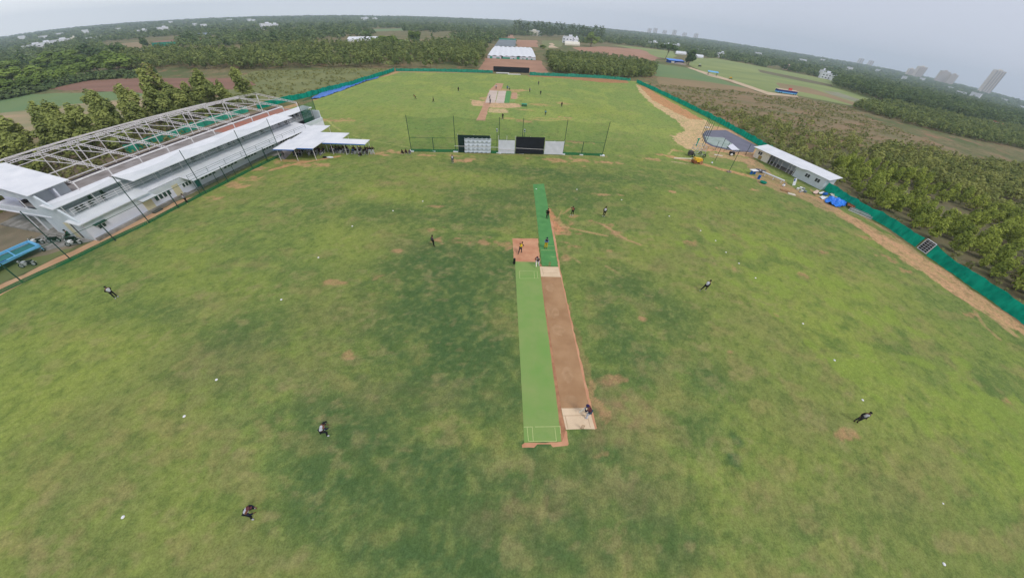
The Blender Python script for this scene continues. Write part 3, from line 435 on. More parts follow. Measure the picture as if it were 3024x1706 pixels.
patch('dirt_track', g(Q3, [(1760, 680), (1800, 680), (1990, 742), (2180, 795), (2573, 925)]) + g(Q4, [(0, 925), (300, 965), (300, 978), (0, 955)]) + g(Q3, [(2573, 955), (2180, 815), (1980, 765)]), 'pale_track', 0.040, 0.6, 8, 'pale dirt track passing the blue shelters on the right')
patch('scrub_field', g(Q3, [(1300, 830), (1500, 855), (2200, 905), (2573, 965)]) + g(Q4, [(300, 980), (800, 1075), (1150, 1250), (1800, 1480), (2650, 1900), (1200, 1900), (0, 1500)]) + g(Q3, [(2573, 1400), (2150, 1270), (1750, 1060)]), 'brown_scrub', 0.020, 2, 10, 'brown and green rough scrub right of the green fence')
patch('earth_bank', [(74.2, -30), (250, -30), (240, 128), (180, 117), (143, 120), (92, 100), (74.2, 110)], 'dark_earth', 0.026, 0.5, 4); mk('yard_soil', (146, 128, 108), (118, 106, 88), scale=0.35, detail=8, bump=.3)
patch('earth_yard', [(-130, 8), (-70.5, 8), (-62, 28), (-56, 70), (-56, 98), (-85, 100), (-122, 90)], 'yard_soil', 0.008, 0.5, 5)
patch('yard_grass', [(-90, 4), (-74, 4), (-63.4, 22), (-62.0, 27.4), (-66, 25), (-80, 16)], 'yellow_scrub', 0.014, 0.3, 1.5)
patch('dirt_strip', [(-80, -8), (-66.8, -8), (-61.0, 20), (-57.3, 33), (-55.8, 43), (-57.4, 42), (-60.3, 30), (-63.2, 21.5), (-72, 2)], 'sand', 0.016, 0.3, 1.5, 'bare orange soil strip along the pavilion wall')
patch('paving', [(-72, 24), (-66, 26.5), (-61, 29), (-57.4, 44), (-54.6, 62), (-50, 60), (-56, 84), (-72, 60)], 'concrete', 0.020, 0.1, 3)

# ------------------------------------------------------------------ green shade-net fences round the ground
def shade_fence(pts, h, label, m='shade_net', lean=0.0, gap=3.0):
    t = thing('shade_net_fence', label, 'fence', (*pts[0], 0)); P = [Vector((*p, 0)) for p in pts]; rows = []; posts = []; s = 0
    for a, b in zip(P[:-1], P[1:]):
        L_ = (b - a).length; n = max(1, round(L_/gap)); d = (b - a)/n; nn = Vector((-d.y, d.x, 0)).normalized(); hh = h*random.uniform(0.92, 1.06)
        for i in range(n):
            posts.append((a + d*i, hh)); h2 = h*random.uniform(0.86, 1.08)
            for k in range(6):
                f = k/6; p = a + d*(i + f); sag = math.sin(math.pi*f); top = hh*(1-f) + h2*f - 0.14*sag*random.uniform(0.4, 1.4)
                rows.append([(p + nn*((0.22*sag*random.uniform(-1, 1)) + lean*(1 - q)*random.uniform(0.5, 1.2)), top*q if q else 0.015) for q in (0, 0.25, 0.5, 0.75, 1.0)])
            hh = h2
    rows.append([(P[-1], hh*q) for q in (0.01, .25, .5, .75, 1)]); posts.append((P[-1], hh))
    mb = MB(); mb.v = [(p.x, p.y, z) for r in rows for p, z in r]
    mb.f = [(5*i + j, 5*i + j + 5, 5*i + j + 6, 5*i + j + 1) for i in range(len(rows) - 1) for j in range(4)]
    mb.build('net', m, t, smooth=True); step = max(1, math.ceil(len(posts)/90))
    for p, hh in posts[::step]: MB().tube((p.x + 0.08, p.y, 0), (p.x + 0.08, p.y, hh + 0.12), 0.04, n=6).build('post', 'green_pole', t)
    return t
shade_fence([(75.5, -6), (74.4, 14), (73.2, 30), (73.0, 41.2)], 2.0, 'green shade net fence on the right, nearest run before the score panel', lean=0.5)
shade_fence([(73.0, 43.4), (73.4, 50), (71.6, 58), (71.5, 66.5)], 2.0, 'green shade net fence between the score panel and the white roofed shed', lean=0.15)
shade_fence([(72.6, 68), (73.6, 98), (73.0, 120), (70.6, 146), (68.2, 178), (65.0, 209)], 1.75, 'long green shade net fence running far down the right side past the pond')
shade_fence([(62.5, 214), (43, 212.5), (12.5, 204.6), (1.6, 201.6)], 1.7, 'green shade net fence along the far boundary right of the black screen', m='shade_net_back')
shade_fence([(-19.3, 201.4), (-45, 196.2), (-71.5, 191.6)], 1.5, 'green shade net fence along the far boundary left of the black screen', m='shade_net_back')
shade_fence([(-72.4, 191.5), (-73.2, 170), (-75, 146), (-79, 130), (-80.2, 120), (-84, 111), (-87, 102)], 1.8, 'green shade net fence behind the long blue tarpaulin on the left')
shade_fence([(-88, 99), (-90, 80), (-92, 62)], 1.9, 'green shade net fence seen through the open roof frames', m='shade_net_back')

# long blue tarpaulin on the ground by the left fence
def rumple(name, poly_pts, m, zfun, label, cat, step=0.5):
    xs = [p[0] for p in poly_pts]; ys = [p[1] for p in poly_pts]; X, Y = np.meshgrid(np.arange(min(xs), max(xs) + step, step), np.arange(min(ys), max(ys) + step, step))
    ins = inpoly(X, Y, poly_pts); Z = zfun(X, Y); me = bpy.data.meshes.new(name); idx = -np.ones(X.shape, int); idx[ins] = np.arange(ins.sum())
    V = np.stack([X[ins], Y[ins], Z[ins]], 1); Fc = []
    for r in range(X.shape[0] - 1):
        for c in range(X.shape[1] - 1):
            q = (idx[r, c], idx[r, c+1], idx[r+1, c+1], idx[r+1, c])
            if min(q) >= 0: Fc.append(tuple(int(k) for k in q))
    me.from_pydata(V.tolist(), [], Fc); me.polygons.foreach_set('use_smooth', [True]*len(Fc)); me.materials.append(M[m]); me.update(); o = bpy.data.objects.new(name, me); COL.objects.link(o); return tag(o, label, cat)
rumple('tarpaulin', Gs(Q2([(1240, 772), (1235, 790), (1100, 822), (930, 892), (700, 975), (600, 1002), (535, 1000), (680, 925), (860, 868), (1110, 798)])), 'blue_tarp', lambda x, y: 0.1 + 0.9*np.abs(vnoise(x, y, 1.8, 31, 3) - .4), 'very long blue tarpaulin strip lying inside the left green fence', 'tarpaulin', 0.45)
bx, by = G(2468, 602)
hp = Gs(QT([(960, 960), (1100, 890), (1420, 950), (1620, 990), (1610, 1170), (1400, 1200), (1200, 1120), (980, 1030)]))
rumple('tarpaulin', hp, 'bright_blue_tarp', lambda x, y: 0.1 + 1.5*np.abs(vnoise(x, y, 1.0, 33, 2) - 0.42) + .45*np.abs(vnoise(x, y, .33, 34, 2) - .5), 'bright blue tarpaulin heap near the right green fence', 'tarpaulin', 0.09)
rumple('rubble_heap', Gs(QT([(1620, 1000), (1720, 960), (1900, 1130), (1900, 1230), (1740, 1240), (1620, 1130)])), 'rust', lambda x, y: 0.1 + 0.7*vnoise(x, y, 0.7, 35, 3), 'brown earth heap between the blue tarpaulin and the metal frames', 'heap', 0.15)
rumple('canvas_sheet', Gs(QT([(800, 860), (880, 830), (1100, 880), (1000, 930), (900, 950)])), 'white_sheet', lambda x, y: 0.06 + 0.3*vnoise(x, y, 0.6, 36, 3), 'crumpled white sheet just behind the bright blue tarpaulin', 'sheet', 0.15)
rumple('canvas_sheet', Gs(QT([(760, 760), (930, 700), (960, 740), (900, 790), (780, 800)])), 'white_sheet', lambda x, y: 0.1 + 0.5*vnoise(x, y, 0.5, 37, 3), 'white sheet bundle beside the blue drum near the shed corner', 'sheet', 0.12)
rumple('canvas_sheet', Gs(QT([(1100, 780), (1160, 760), (1370, 860), (1370, 910), (1250, 880)])), 'cream_wall', lambda x, y: 0.1 + 0.4*vnoise(x, y, 0.5, 38, 3), 'pale cream sheet heap between the blue drum and the fence', 'sheet', 0.12)
rumple('rubble_heap', Gs(QT([(1150, 640), (1250, 660), (1560, 900), (1500, 930), (1250, 780), (1120, 700)])), 'grey_stone', lambda x, y: 0.1 + 0.6*vnoise(x, y, 0.6, 39, 3), 'grey rubble heap leaning along the green fence by the shed', 'heap', 0.15)
rumple('rubble_heap', Gs(QT([(600, 720), (720, 650), (830, 690), (740, 790), (640, 780)])), 'pink_wall', lambda x, y: 0.08 + 0.4*vnoise(x, y, 0.4, 40, 3), 'pinkish rubble pile at the near end of the white shed', 'heap', 0.12)

# ------------------------------------------------------------------ pavilion on the left
BU = Vector((0.134, 0.991, 0)).normalized(); BN = Vector((-BU.y, BU.x, 0)); BO = Vector((-60.2, 29.2, 0))
def B(s, d, z): p = BO + BU*s + BN*d; return (p.x, p.y, z)
def bbox(mb, s0, s1, d0, d1, z0, z1, dz=0.0): return mb.hexa([B(s0, d0, z0), B(s1, d0, z0), B(s1, d1, z0), B(s0, d1, z0)][::-1], [B(s0, d0, z1), B(s1, d0, z1), B(s1, d1, z1 + dz), B(s0, d1, z1 + dz)][::-1])
def bsheet(mb, s0, s1, d0, z0, d1, z1, t=0.06): return mb.sheet([B(s0, d0, z0), B(s0, d1, z1), B(s1, d1, z1), B(s1, d0, z0)], t)
PV = thing('pavilion', 'long white sports pavilion with stepped seats, white strip roofs and open steel roof frames', 'pavilion', B(0, 0, 0))
w = MB(); bbox(w, 0, 54, 0, 0.25, 0, 2.75); w.build('wall', 'lavender_wall', PV)
MB_ = MB(); bbox(MB_, 0, 54, -0.012, 0, 1.95, 2.72); MB_.build('wall_band', 'grey_wall', PV)
w = MB(); w.hexa([B(0, 0.26, 0), B(0, 6, 0), B(0.25, 6, 0), B(0.25, 0.26, 0)], [B(0, 0.26, 3.0), B(0, 6, 6.5), B(0.25, 6, 6.5), B(0.25, 0.26, 3.0)]); w.build('end_wall', 'grey_wall', PV)
w = MB(); bbox(w, 53.7, 54, 0.28, 12, 0, 4.4); w.build('end_wall', 'grey_wall', PV); w = MB(); bbox(w, 0.3, 53.68, 11.6, 11.9, 0, 4.24); w.build('back_wall', 'grey_wall', PV)
w = MB(); bbox(w, 0, 14.4, -0.55, -0.02, 0, 0.42); bbox(w, 14.4, 40, -0.4, -0.02, 0, 0.22); w.build('plinth', 'concrete', PV)
o = MB(); bsheet(o, -0.5, 9.5, -0.35, 2.88, 2.4, 3.2, 0.12); o.build('lower_roof', 'white_sheet', PV)
o = MB(); bsheet(o, 9.5, 15.1, 0.0, 2.95, 2.4, 3.2, 0.12); o.build('lower_roof', 'white_paint', PV)
o = MB(); bsheet(o, 15.1, 47, -2.7, 2.42, 2.4, 3.2, 0.08); o.build('lower_roof', 'white_sheet', PV)
o = MB(); bsheet(o, 7.6, 9.9, -1.0, 2.25, -0.02, 2.35, 0.07); o.build('door_canopy', 'white_sheet', PV)
for k in range(9):
    p = MB(); s = 15 + k*3.9; p.tube(B(s, -2.6, 0), B(s, -2.6, 2.34), 0.04, n=6); p.build('post', 'green_pole', PV)
st = MB()
for k in range(4): bbox(st, 0.3, 53.6, 2.4 + 0.65*k, 2.4 + 0.65*(k+1) if k < 3 else 5.2, 2.9, 3.25 + 0.36*(k+1) - 0.3)
st.build('seat_tier', 'pale_tier', PV)
wb = MB(); bbox(wb, 0.3, 53.6, 5.2, 5.4, 3.0, 5.0); wb.build('rear_wall', 'pale_tier', PV)
sb = MB(); bbox(sb, 0.3, 53.6, 5.42, 12.2, 4.25, 4.5); sb.build('deck_slab', 'slab', PV)
sb = MB(); bbox(sb, 0.3, 53.6, 12.22, 12.45, 4.0, 5.0); sb.build('parapet', 'dark_concrete', PV)
for k, (s0, s1, z) in enumerate([(1, 13, 3.3), (14, 33, 3.3), (33.5, 52, 3.3)]):
    r = MB()
    for hh in (0.35, 0.65, 0.95): r.bar(B(s0, 2.46, z + hh), B(s1, 2.46, z + hh), 0.05)
    n = int((s1 - s0)/1.9)
    for i in range(n + 1): q = s0 + (s1 - s0)*i/n; r.bar(B(q, 2.46, z - 0.1), B(q, 2.46, z + 0.98), 0.055)
    r.build('railing', 'white_steel', PV)
r = MB()
for hh in (0.1, 0.4, 0.7, 1.0): r.bar(B(0.35, 2.46, 3.3 + hh), B(0.35, 5.0, 4.1 + hh), 0.05)
r.build('railing', 'white_steel', PV)
r = MB()
for hh in (0.45, 0.75): r.bar(B(15, -2.0, 2.55 + hh), B(45, -2.0, 2.55 + hh), 0.035)
for i in range(9): q = 15 + i*3.75; r.bar(B(q, -2.0, 2.52), B(q, -2.0, 3.32), 0.04)
r.build('railing', 'green_pole', PV)
o = MB(); bsheet(o, -0.4, 8.8, 2.9, 4.95, 5.3, 5.35, 0.1); o.build('upper_roof', 'white_sheet', PV)
o = MB(); bsheet(o, 8.85, 44.4, 0.15, 5.0, 4.5, 5.6, 0.1); o.build('upper_roof', 'white_sheet', PV)
o = MB(); bsheet(o, 44.45, 53.4, 1.65, 5.2, 4.3, 5.55, 0.1); o.build('upper_roof', 'white_sheet', PV)
for s in [0.6, 4.5, 8.6, 13, 17.5, 22, 26.5, 31, 35.5, 40, 44.3, 48.6, 53]:
    p = MB(); p.tube(B(s, 2.65 if s < 9 else 1.9, 3.1), B(s, 3.0 if s < 9 else 1.9, 5.0), 0.05, n=6); p.build('roof_post', 'white_steel', PV)
# steel gable frames, open to the sky except for the first bay
EZ, ED, RZ, RD = 6.5, 4.9, 8.25, 20.0; FS = [4.45 + 4.78*k for k in range(11)]
def ladder(mb, a, b, w, gap, n):                     # twin chord beam with rungs
    a, b = Vector(a), Vector(b); u = Vector((0, 0, gap)); mb.bar(a, b, w); mb.bar(a + u, b + u, w)
    for i in range(n + 1): p = a.lerp(b, i/n); mb.bar(p, p + u, w*0.9)
for k, s in enumerate(FS):
    RD = 20.0 - 0.33*k
    fr = thing('roof_frame', None, None); fr.parent = PV; fr.location = Vector(B(s, ED, 0)) - PV.location
    def fb(name, mb): 
        off = Vector(B(s, ED, 0)); mb.v = [tuple(Vector(v) - off) for v in mb.v]; return mb.build(name, 'white_steel', fr, world=False)
    m_ = MB(); ladder(m_, B(s, ED, EZ - 0.3), B(s, RD, RZ - 0.3), 0.07, 0.34, 26); fb('rafter', m_)
    m_ = MB(); ladder(m_, B(s, RD, RZ - 0.3), B(s, 2*RD - ED, EZ - 0.3), 0.07, 0.34, 26); fb('rafter', m_)
    m_ = MB(); m_.bar(B(s, ED + 4.6, EZ + 0.3), B(s, 2*RD - ED - 4.6, EZ + 0.3), 0.09); fb('tie_beam', m_)
    for d in (9.5, 13, 16.5, 23): m_ = MB(); m_.bar(B(s, d, EZ + 0.3), B(s, d, EZ - 0.2 + (RZ - EZ)*(1 - abs(d - RD)/(RD - ED))), 0.07); fb('hanger', m_)
    m_ = MB(); m_.bar(B(s, ED, 4.5), B(s, ED, EZ), 0.13); fb('column', m_)
    m_ = MB(); m_.bar(B(s, 2*RD - ED, 0), B(s, 2*RD - ED, EZ), 0.12); fb('column', m_)
    if k % 2 == 0: m_ = MB(); m_.bar(B(s, RD, 0), B(s, RD, RZ - 0.3), 0.12); fb('column', m_)
RD = 20.0; m_ = MB(); ladder(m_, B(FS[0], RD, RZ), B(FS[-2], RD - 3.0, RZ), 0.08, 0.28, 120); m_.build('ridge_beam', 'white_steel', PV)
m_ = MB(); m_.bar(B(FS[0], ED, EZ), B(FS[-2], ED, EZ), 0.14, 0.2); m_.build('eave_beam', 'white_steel', PV)
m_ = MB(); m_.bar(B(FS[0], 2*RD - ED, EZ), B(FS[-2], 2*RD - ED - 6, EZ), 0.2, 0.26); m_.build('eave_beam', 'white_steel', PV)
for d, z in ((12.3, 6.8), (24, 6.8)): m_ = MB(); m_.bar(B(FS[0], d, z), B(FS[-2], d, z), 0.1); m_.build('tie_rail', 'white_steel', PV)
for d, z in ((16.0, 4.4), (23, 4.4)): m_ = MB(); m_.bar(B(FS[0], d, z), B(FS[-2], d, z), 0.14); m_.build('floor_beam', 'white_steel', PV)
o = MB(); bsheet(o, -0.5, FS[0] + 0.15, ED + 0.9, EZ + 0.3, RD, RZ + 0.36, 0.08); bsheet(o, -0.5, FS[0] + 0.15, RD + 0.002, RZ + 0.36, 2*RD - ED, EZ + 0.3, 0.08); o.build('main_roof', 'white_sheet', PV)
w = MB(); w.hexa([B(0.0, 6.02, 0), B(0.0, 8.3, 0), B(0.25, 8.3, 0), B(0.25, 6.02, 0)], [B(0, 6.02, 6.5), B(0, 8.3, 6.75), B(0.25, 8.3, 6.75), B(0.25, 6.02, 6.5)])
w.hexa([B(0.0, 8.3, 5.85), B(0.0, 20, 5.85), B(0.25, 20, 5.85), B(0.25, 8.3, 5.85)], [B(0, 8.3, 6.75), B(0, 20, 8.1), B(0.25, 20, 8.1), B(0.25, 8.3, 6.75)])
w.hexa([B(0.0, 8.3, 3.2), B(0.0, 20, 3.2), B(0.25, 20, 3.2), B(0.25, 8.3, 3.2)], [B(0, 8.3, 3.95), B(0, 20, 3.95), B(0.25, 20, 3.95), B(0.25, 8.3, 3.95)]); w.build('gable_wall', 'grey_wall', PV)
w = MB(); bbox(w, 2.4, 2.6, 6.1, 24, 0, 6.4); w.build('inner_wall', 'lavender_wall', PV); w = MB(); bbox(w, 0.3, 4.5, 7.4, 7.55, 4.52, 6.6); w.build('inner_wall', 'grey_wall', PV); w = MB(); bbox(w, 33, 53, 5.6, 11.9, 4.504, 4.53); w.build('brick_floor', 'brick_red', PV); w = MB(); bbox(w, -0.1, 2.39, 6.3, 24, 3.0, 3.18); w.build('veranda_slab', 'white_paint', PV)
w = MB(); bbox(w, -0.6, 2.38, 6.3, 24, 0.02, 0.3); w.build('veranda_floor', 'concrete', PV)
for d in (8.6, 11.4, 14.2): p = MB(); p.bar(B(0.1, d, 0.3), B(0.1, d, 3.0), 0.16); p.build('post', 'white_paint', PV)
p = MB(); p.bar(B(0.1, 11.2, 3.95), B(0.1, 11.2, 5.85), 0.1); p.build('mullion', 'white_paint', PV)
w = MB(); bbox(w, 2.36, 2.4, 9.4, 10.6, 0.3, 2.5); w.build('door', 'yellow_door', PV); w = MB(); bbox(w, 2.36, 2.4, 7.0, 8.2, 1.0, 2.2); w.build('window', 'dark_glass', PV); w = MB(); bbox(w, 2.36, 2.4, 11.6, 13.2, 0.9, 2.3); w.build('window', 'dark_glass', PV)
w = MB(); bbox(w, -0.03, 0, 3.4, 4.6, 0.05, 2.5); w.build('door', 'beige_door', PV); w = MB(); bbox(w, -0.03, 0, 2.7, 3.1, 0.1, 2.5); w.build('door', 'brown_door', PV)
def bwin(s0, s1, z0, z1, n):
    f = MB(); bbox(f, s0, s1, -0.045, -0.014, z0, z1); fo = f.build('window', 'white_paint', PV)
    g_ = MB(); wd = (s1 - s0)/n
    for i in range(n): bbox(g_, s0 + wd*i + 0.1, s0 + wd*(i+1) - 0.1, -0.06, -0.046, z0 + 0.1, z1 - 0.1)
    off = PV.location + fo.location; g_.v = [tuple(Vector(v) - off) for v in g_.v]; g_.build('pane', 'dark_glass', fo, world=False)
bwin(9.7, 12.5, 1.0, 1.95, 4); bwin(14.6, 16.3, 1.1, 1.9, 3); bwin(1.2, 2.3, 1.1, 1.8, 2)
for s in range(18, 44, 5): bwin(s, s + 3.2, 1.0, 1.9, 4)
w = MB(); bbox(w, 7.9, 9.3, -0.03, 0, 0.42, 2.2); w.build('door', 'beige_door', PV); w = MB(); bbox(w, 13.0, 14.1, -0.03, 0, 0.3, 2.2); w.build('door', 'beige_door', PV); w = MB(); bbox(w, 16.8, 17.7, -0.03, 0.0, 0.23, 2.1); w.build('door', 'teal_net', PV)
w = MB(); bbox(w, 7.9, 9.3, -1.2, -0.56, 0, 0.22); w.build('step', 'dark_concrete', PV)
w = MB(); bsheet(w, 0.9, 2.5, -0.55, 2.0, -0.02, 2.1, 0.05); w.build('window_hood', 'green_pole', PV)

# plastic seats on the stepped stand
def chair_parts(t, col):
    MB().box(0, 0, 0.42, 0.44, 0.42, 0.46).build('seat', col, t, world=False); MB().box(0, -0.2, 0.46, 0.42, 0.04, 0.86).build('backrest', col, t, world=False)
    for x in (-0.18, 0.18):
        for y in (-0.17, 0.17): MB().tube((x*1.1, y*1.1, 0), (x, y, 0.43), 0.02, n=5).build('leg', col, t, world=False)
def nlabel(base, i): return base
ch0 = None
TIER = lambda k: 3.25 + 0.36*(k+1) - 0.3
SEATS = [(16 + 1.05*i + random.uniform(-.3, .3), random.choice((0, 1, 1, 2))) for i in range(35) if random.random() < .72] + [(1.9, 0), (2.6, 0), (3.7, 0), (4.3, 1), (5.3, 0), (6.0, 1), (17.2, 1), (18.4, 2), (20.5, 0), (24.6, 1), (25.4, 1), (28.2, 2), (31.5, 1), (36.4, 1), (37.2, 0), (41.0, 2)]
for i, (s, k) in enumerate(SEATS):
    if ch0 is None: ch0 = thing('chair', 'x', 'chair'); chair_parts(ch0, 'black_plastic'); c = ch0
    else: c = copy_tree(ch0)
    p = B(s, 2.75 + 0.65*k, TIER(k)); c.location = p; c.rotation_euler.z = math.atan2(-BN.y, -BN.x) - math.pi/2 + random.uniform(-.3, .3)
    near = s < 8
    c['label'] = 'black plastic chair in the near cluster on the pavilion seat tiers' if near else 'black plastic chair scattered along the pavilion seat tiers under the long strip roof'
    c['group'] = 'black chairs in the near tier cluster' if near else 'black chairs along the far tiers'

# ------------------------------------------------------------------ tall net fence in front of the pavilion
def net_fence(label, poles, H, shorts, hs, mnet, mlow, lowh=0.5, base=False, m_end=None):
    t = thing('net_fence', label, 'net fence', (*poles[0], 0))
    for p in poles:
        po = MB().tube((*p, 0), (*p, H), 0.065, 0.055, n=7).build('pole', 'green_pole', t)
        if base: MB().box(p[0], p[1], 0.0, 1.1, 0.7, 0.22).build('base_block', 'white_paint', t)
    for p in shorts:
        MB().tube((*p, 0), (*p, hs), 0.07, n=7).build('pole', 'green_pole', t)
        if base: MB().box(p[0], p[1], 0.0, 0.8, 0.6, 0.2).build('base_block', 'white_paint', t)
    allp = sorted(poles + shorts, key=lambda q: (Vector(q) - Vector(poles[0])).length)
    nb = MB(); lb = MB(); ro = MB()
    for a, b in zip(poles[:-1], poles[1:]):
        K = 8
        for i in range(K):
            f, f2 = i/K, (i+1)/K; p = Vector(a).lerp(Vector(b), f); q = Vector(a).lerp(Vector(b), f2); z1, z2 = H - 0.1 - 0.5*math.sin(math.pi*f), H - 0.1 - 0.5*math.sin(math.pi*f2)
            nb.add([(*p, 0.05), (*q, 0.05), (*q, z2), (*p, z1)], [(0, 1, 2, 3)])
            o1, o2 = 0.12*math.sin(7*f + a[0]), 0.12*math.sin(7*f2 + a[0]); lb.add([(p.x, p.y - 0.25 + o1, 0.02), (q.x, q.y - 0.25 + o2, 0.02), (q.x, q.y - 0.03, lowh), (p.x, p.y - 0.03, lowh)], [(0, 1, 2, 3)])
    for a, b in zip(allp[:-1], allp[1:]): ro.bar((*a, hs - 0.05), (*b, hs - 0.05), 0.045)
    nb.build('net', mnet, t); lb.build('net_skirt', mlow, t); ro.build('rope', 'net_rope', t); return t
lp = [(-66.5, 8), (-59.0, 24.7), (-56.2, 34.2), (-54.7, 44.0), (-53.2, 54.5), (-52.0, 62.2)]
net_fence('tall thin green net fence on dark poles in front of the white pavilion', lp, 7.5, [(-61.4, 20.2), (-57.1, 29.4), (-55.4, 38.9), (-54.0, 48.6), (-52.6, 58.4)], 3.0, 'net_thin', 'net_low')
t = thing('net_fence', 'dense green net panel on two poles at the far end of the pavilion', 'net fence', (-53.4, 79, 0))
for p in ((-54.1, 76.6), (-55.6, 85.0)): MB().tube((*p, 0), (*p, 7.5), 0.065, n=7).build('pole', 'green_pole', t)
MB().add([(-54.1, 76.6, 0.1), (-55.6, 85.0, 0.1), (-55.6, 85.0, 7.3), (-54.1, 76.6, 7.3)], [(0, 1, 2, 3)]).build('net', 'net_mid', t)

# ------------------------------------------------------------------ central net with sight screens
cp = [(-24.8, 67.9), (-15.0, 69.4), (-5.2, 70.4), (0.0, 71.2), (9.8, 72.6), (19.4, 73.6)]
net_fence('tall green net fence on white base blocks across the middle of the ground', cp, 7.5, [(-19.9, 68.7), (14.3, 73.1)], 3.0, 'net_field', 'net_low', 0.55, base=True)
def screen(name, label, cat, a, b, h, m, z0=0.1, off=-0.18, wav=0.012, bar_=False, th=0.06):
    a, b = Vector(a), Vector(b); n = 14; d = (b - a); nn = Vector((d.y, -d.x)).normalized(); t = thing(name, label, cat, (a.x, a.y, 0)); mb = MB(); o = 0
    rows = 6
    for side in (0, 1):
        for i in range(n + 1):
            p = a.lerp(b, i/n) + nn*(-off)
            for j in range(rows + 1): q = p + nn*(wav*math.sin(5.3*i/n*3 + 1.7*j) + side*-th); mb.v.append((q.x, q.y, z0 + (h - z0)*j/rows))
    N1 = (n+1)*(rows+1)
    for side in (0, 1):
        for i in range(n):
            for j in range(rows):
                k = side*N1 + i*(rows+1) + j; f = (k, k + rows + 1, k + rows + 2, k + 1); mb.f.append(f if side == 0 else f[::-1])
    for i in range(n):
        for j in (0, rows): k = i*(rows+1) + j; mb.f.append((k, k + rows + 1, k + rows + 1 + N1, k + N1))
    for j in range(rows):
        for i in (0, n): k = i*(rows+1) + j; mb.f.append((k, k + 1, k + 1 + N1, k + N1))
    mb.build('screen_cloth', m, t)
    for i in range(3): p = a.lerp(b, i/2) + nn*(-off - 0.14); MB().bar((p.x, p.y, 0), (p.x, p.y, h + (0.9 if bar_ == 2 else 0.1)), 0.06).build('stay_post', 'white_steel', t)
    if bar_: p, q = a + nn*(-off + 0.12), b + nn*(-off + 0.12); MB().tube((p.x, p.y, h*0.36), (q.x, q.y, h*0.32), 0.035, n=6).build('rail', 'white_steel', t)
    return t
screen('sight_screen', 'black cloth sight screen with a pale rail in the middle of the central net', 'sight screen', (-1.4, 70.75), (5.1, 71.6), 3.75, 'black_cloth', bar_=1)
screen('sight_screen', 'plain white cloth screen left of the black middle screen', 'sight screen', (-5.3, 70.2), (-1.6, 70.7), 2.95, 'grey_cloth', bar_=2)
screen('sight_screen', 'plain white cloth screen right of the black middle screen', 'sight screen', (5.3, 71.7), (9.7, 72.3), 2.95, 'grey_cloth')
screen('sight_screen', 'dark green cloth screen at the left of the central net, partly covered by grey cloth', 'sight screen', (-14.3, 69.3), (-7.2, 70.1), 3.75, 'dark_green_cloth', bar_=0)
def pleats():
    a, b = Vector((-12.9, 69.25)), Vector((-7.0, 69.95)); d = (b - a); nn = Vector((d.y, -d.x)).normalized(); t = thing('pleated_curtain', 'pale grey pleated curtain hung over the dark green screen', 'curtain', (a.x, a.y, 0)); mb = MB(); n, r = 60, 18
    for i in range(n + 1):
        f = i/n; p = a.lerp(b, f)
        for j in range(r + 1):
            q = j/r; off = 0.25 + 0.10*math.sin(f*2*math.pi*6)*(1 if f < .55 else .6) + 0.09*math.sin(q*2*math.pi*4 + 2.2*abs(math.sin(f*math.pi*6))); w_ = p + nn*off + d*(0.02*(q - .5)); mb.v.append((w_.x, w_.y, 0.15 + 3.15*q - 0.12*abs(math.sin(f*math.pi*6))*(q > 0.9)))
    for i in range(n):
        for j in range(r): k = i*(r+1) + j; mb.f.append((k, k + r + 1, k + r + 2, k + 1))
    o = mb.build('curtain_cloth', 'pleated_cloth', t, smooth=True); so_ = o.modifiers.new('thick', 'SOLIDIFY'); so_.thickness = 0.02
    MB().tube((a.x + nn.x*.3, a.y + nn.y*.3, 3.42), (b.x + nn.x*.3, b.y + nn.y*.3, 3.42), 0.03, n=6).build('curtain_rail', 'green_pole', t)
    MB().tube((a.x - 2.2 + nn.x*.5, a.y - .2 + nn.y*.5, 1.55), (b.x + 2 + nn.x*.5, b.y + .2 + nn.y*.5, 1.5), 0.035, n=6).build('rail', 'white_steel', t)
pleats()
for k, (x, y) in enumerate(((-5.7, 70.6), (0.4, 71.7))):
    t = thing('lamp_post', ['slim green post with a small white lamp beside the left white screen', 'slim green post with a small white lamp above the black middle screen'][k], 'lamp post', (x, y, 0))
    MB().tube((x, y, 0), (x, y, 5.3), 0.05, n=6).build('pole', 'green_pole', t); MB().box(x, y - .12, 4.55, 0.34, 0.2, 5.15).build('lamp_head', 'white_plastic', t); MB().box(x, y - .24, 4.7, 0.2, 0.02, 5.0).build('lamp_lens', 'dark_glass', t)
screen('sight_screen', 'wide black sight screen on the far boundary in front of the bare red plot', 'sight screen', (-19.4, 206.6), (1.4, 210.2), 2.75, 'black_cloth', off=0.0, wav=0.03, th=0.1)
for i, (a, b) in enumerate((((565, 1345), (885, 1352)), ((860, 1378), (1180, 1388)))):
    p, q = Gs(zz(1400, 60, 8.587)([a, b])); tag(MB().bar((*p, 0.2), (*q, 0.2), 0.7, 0.35).build('roller_cover', 'white_plastic'), ['long white covered roll lying left below the far black screen', 'long white covered roll lying right below the far black screen'][i], 'roll')

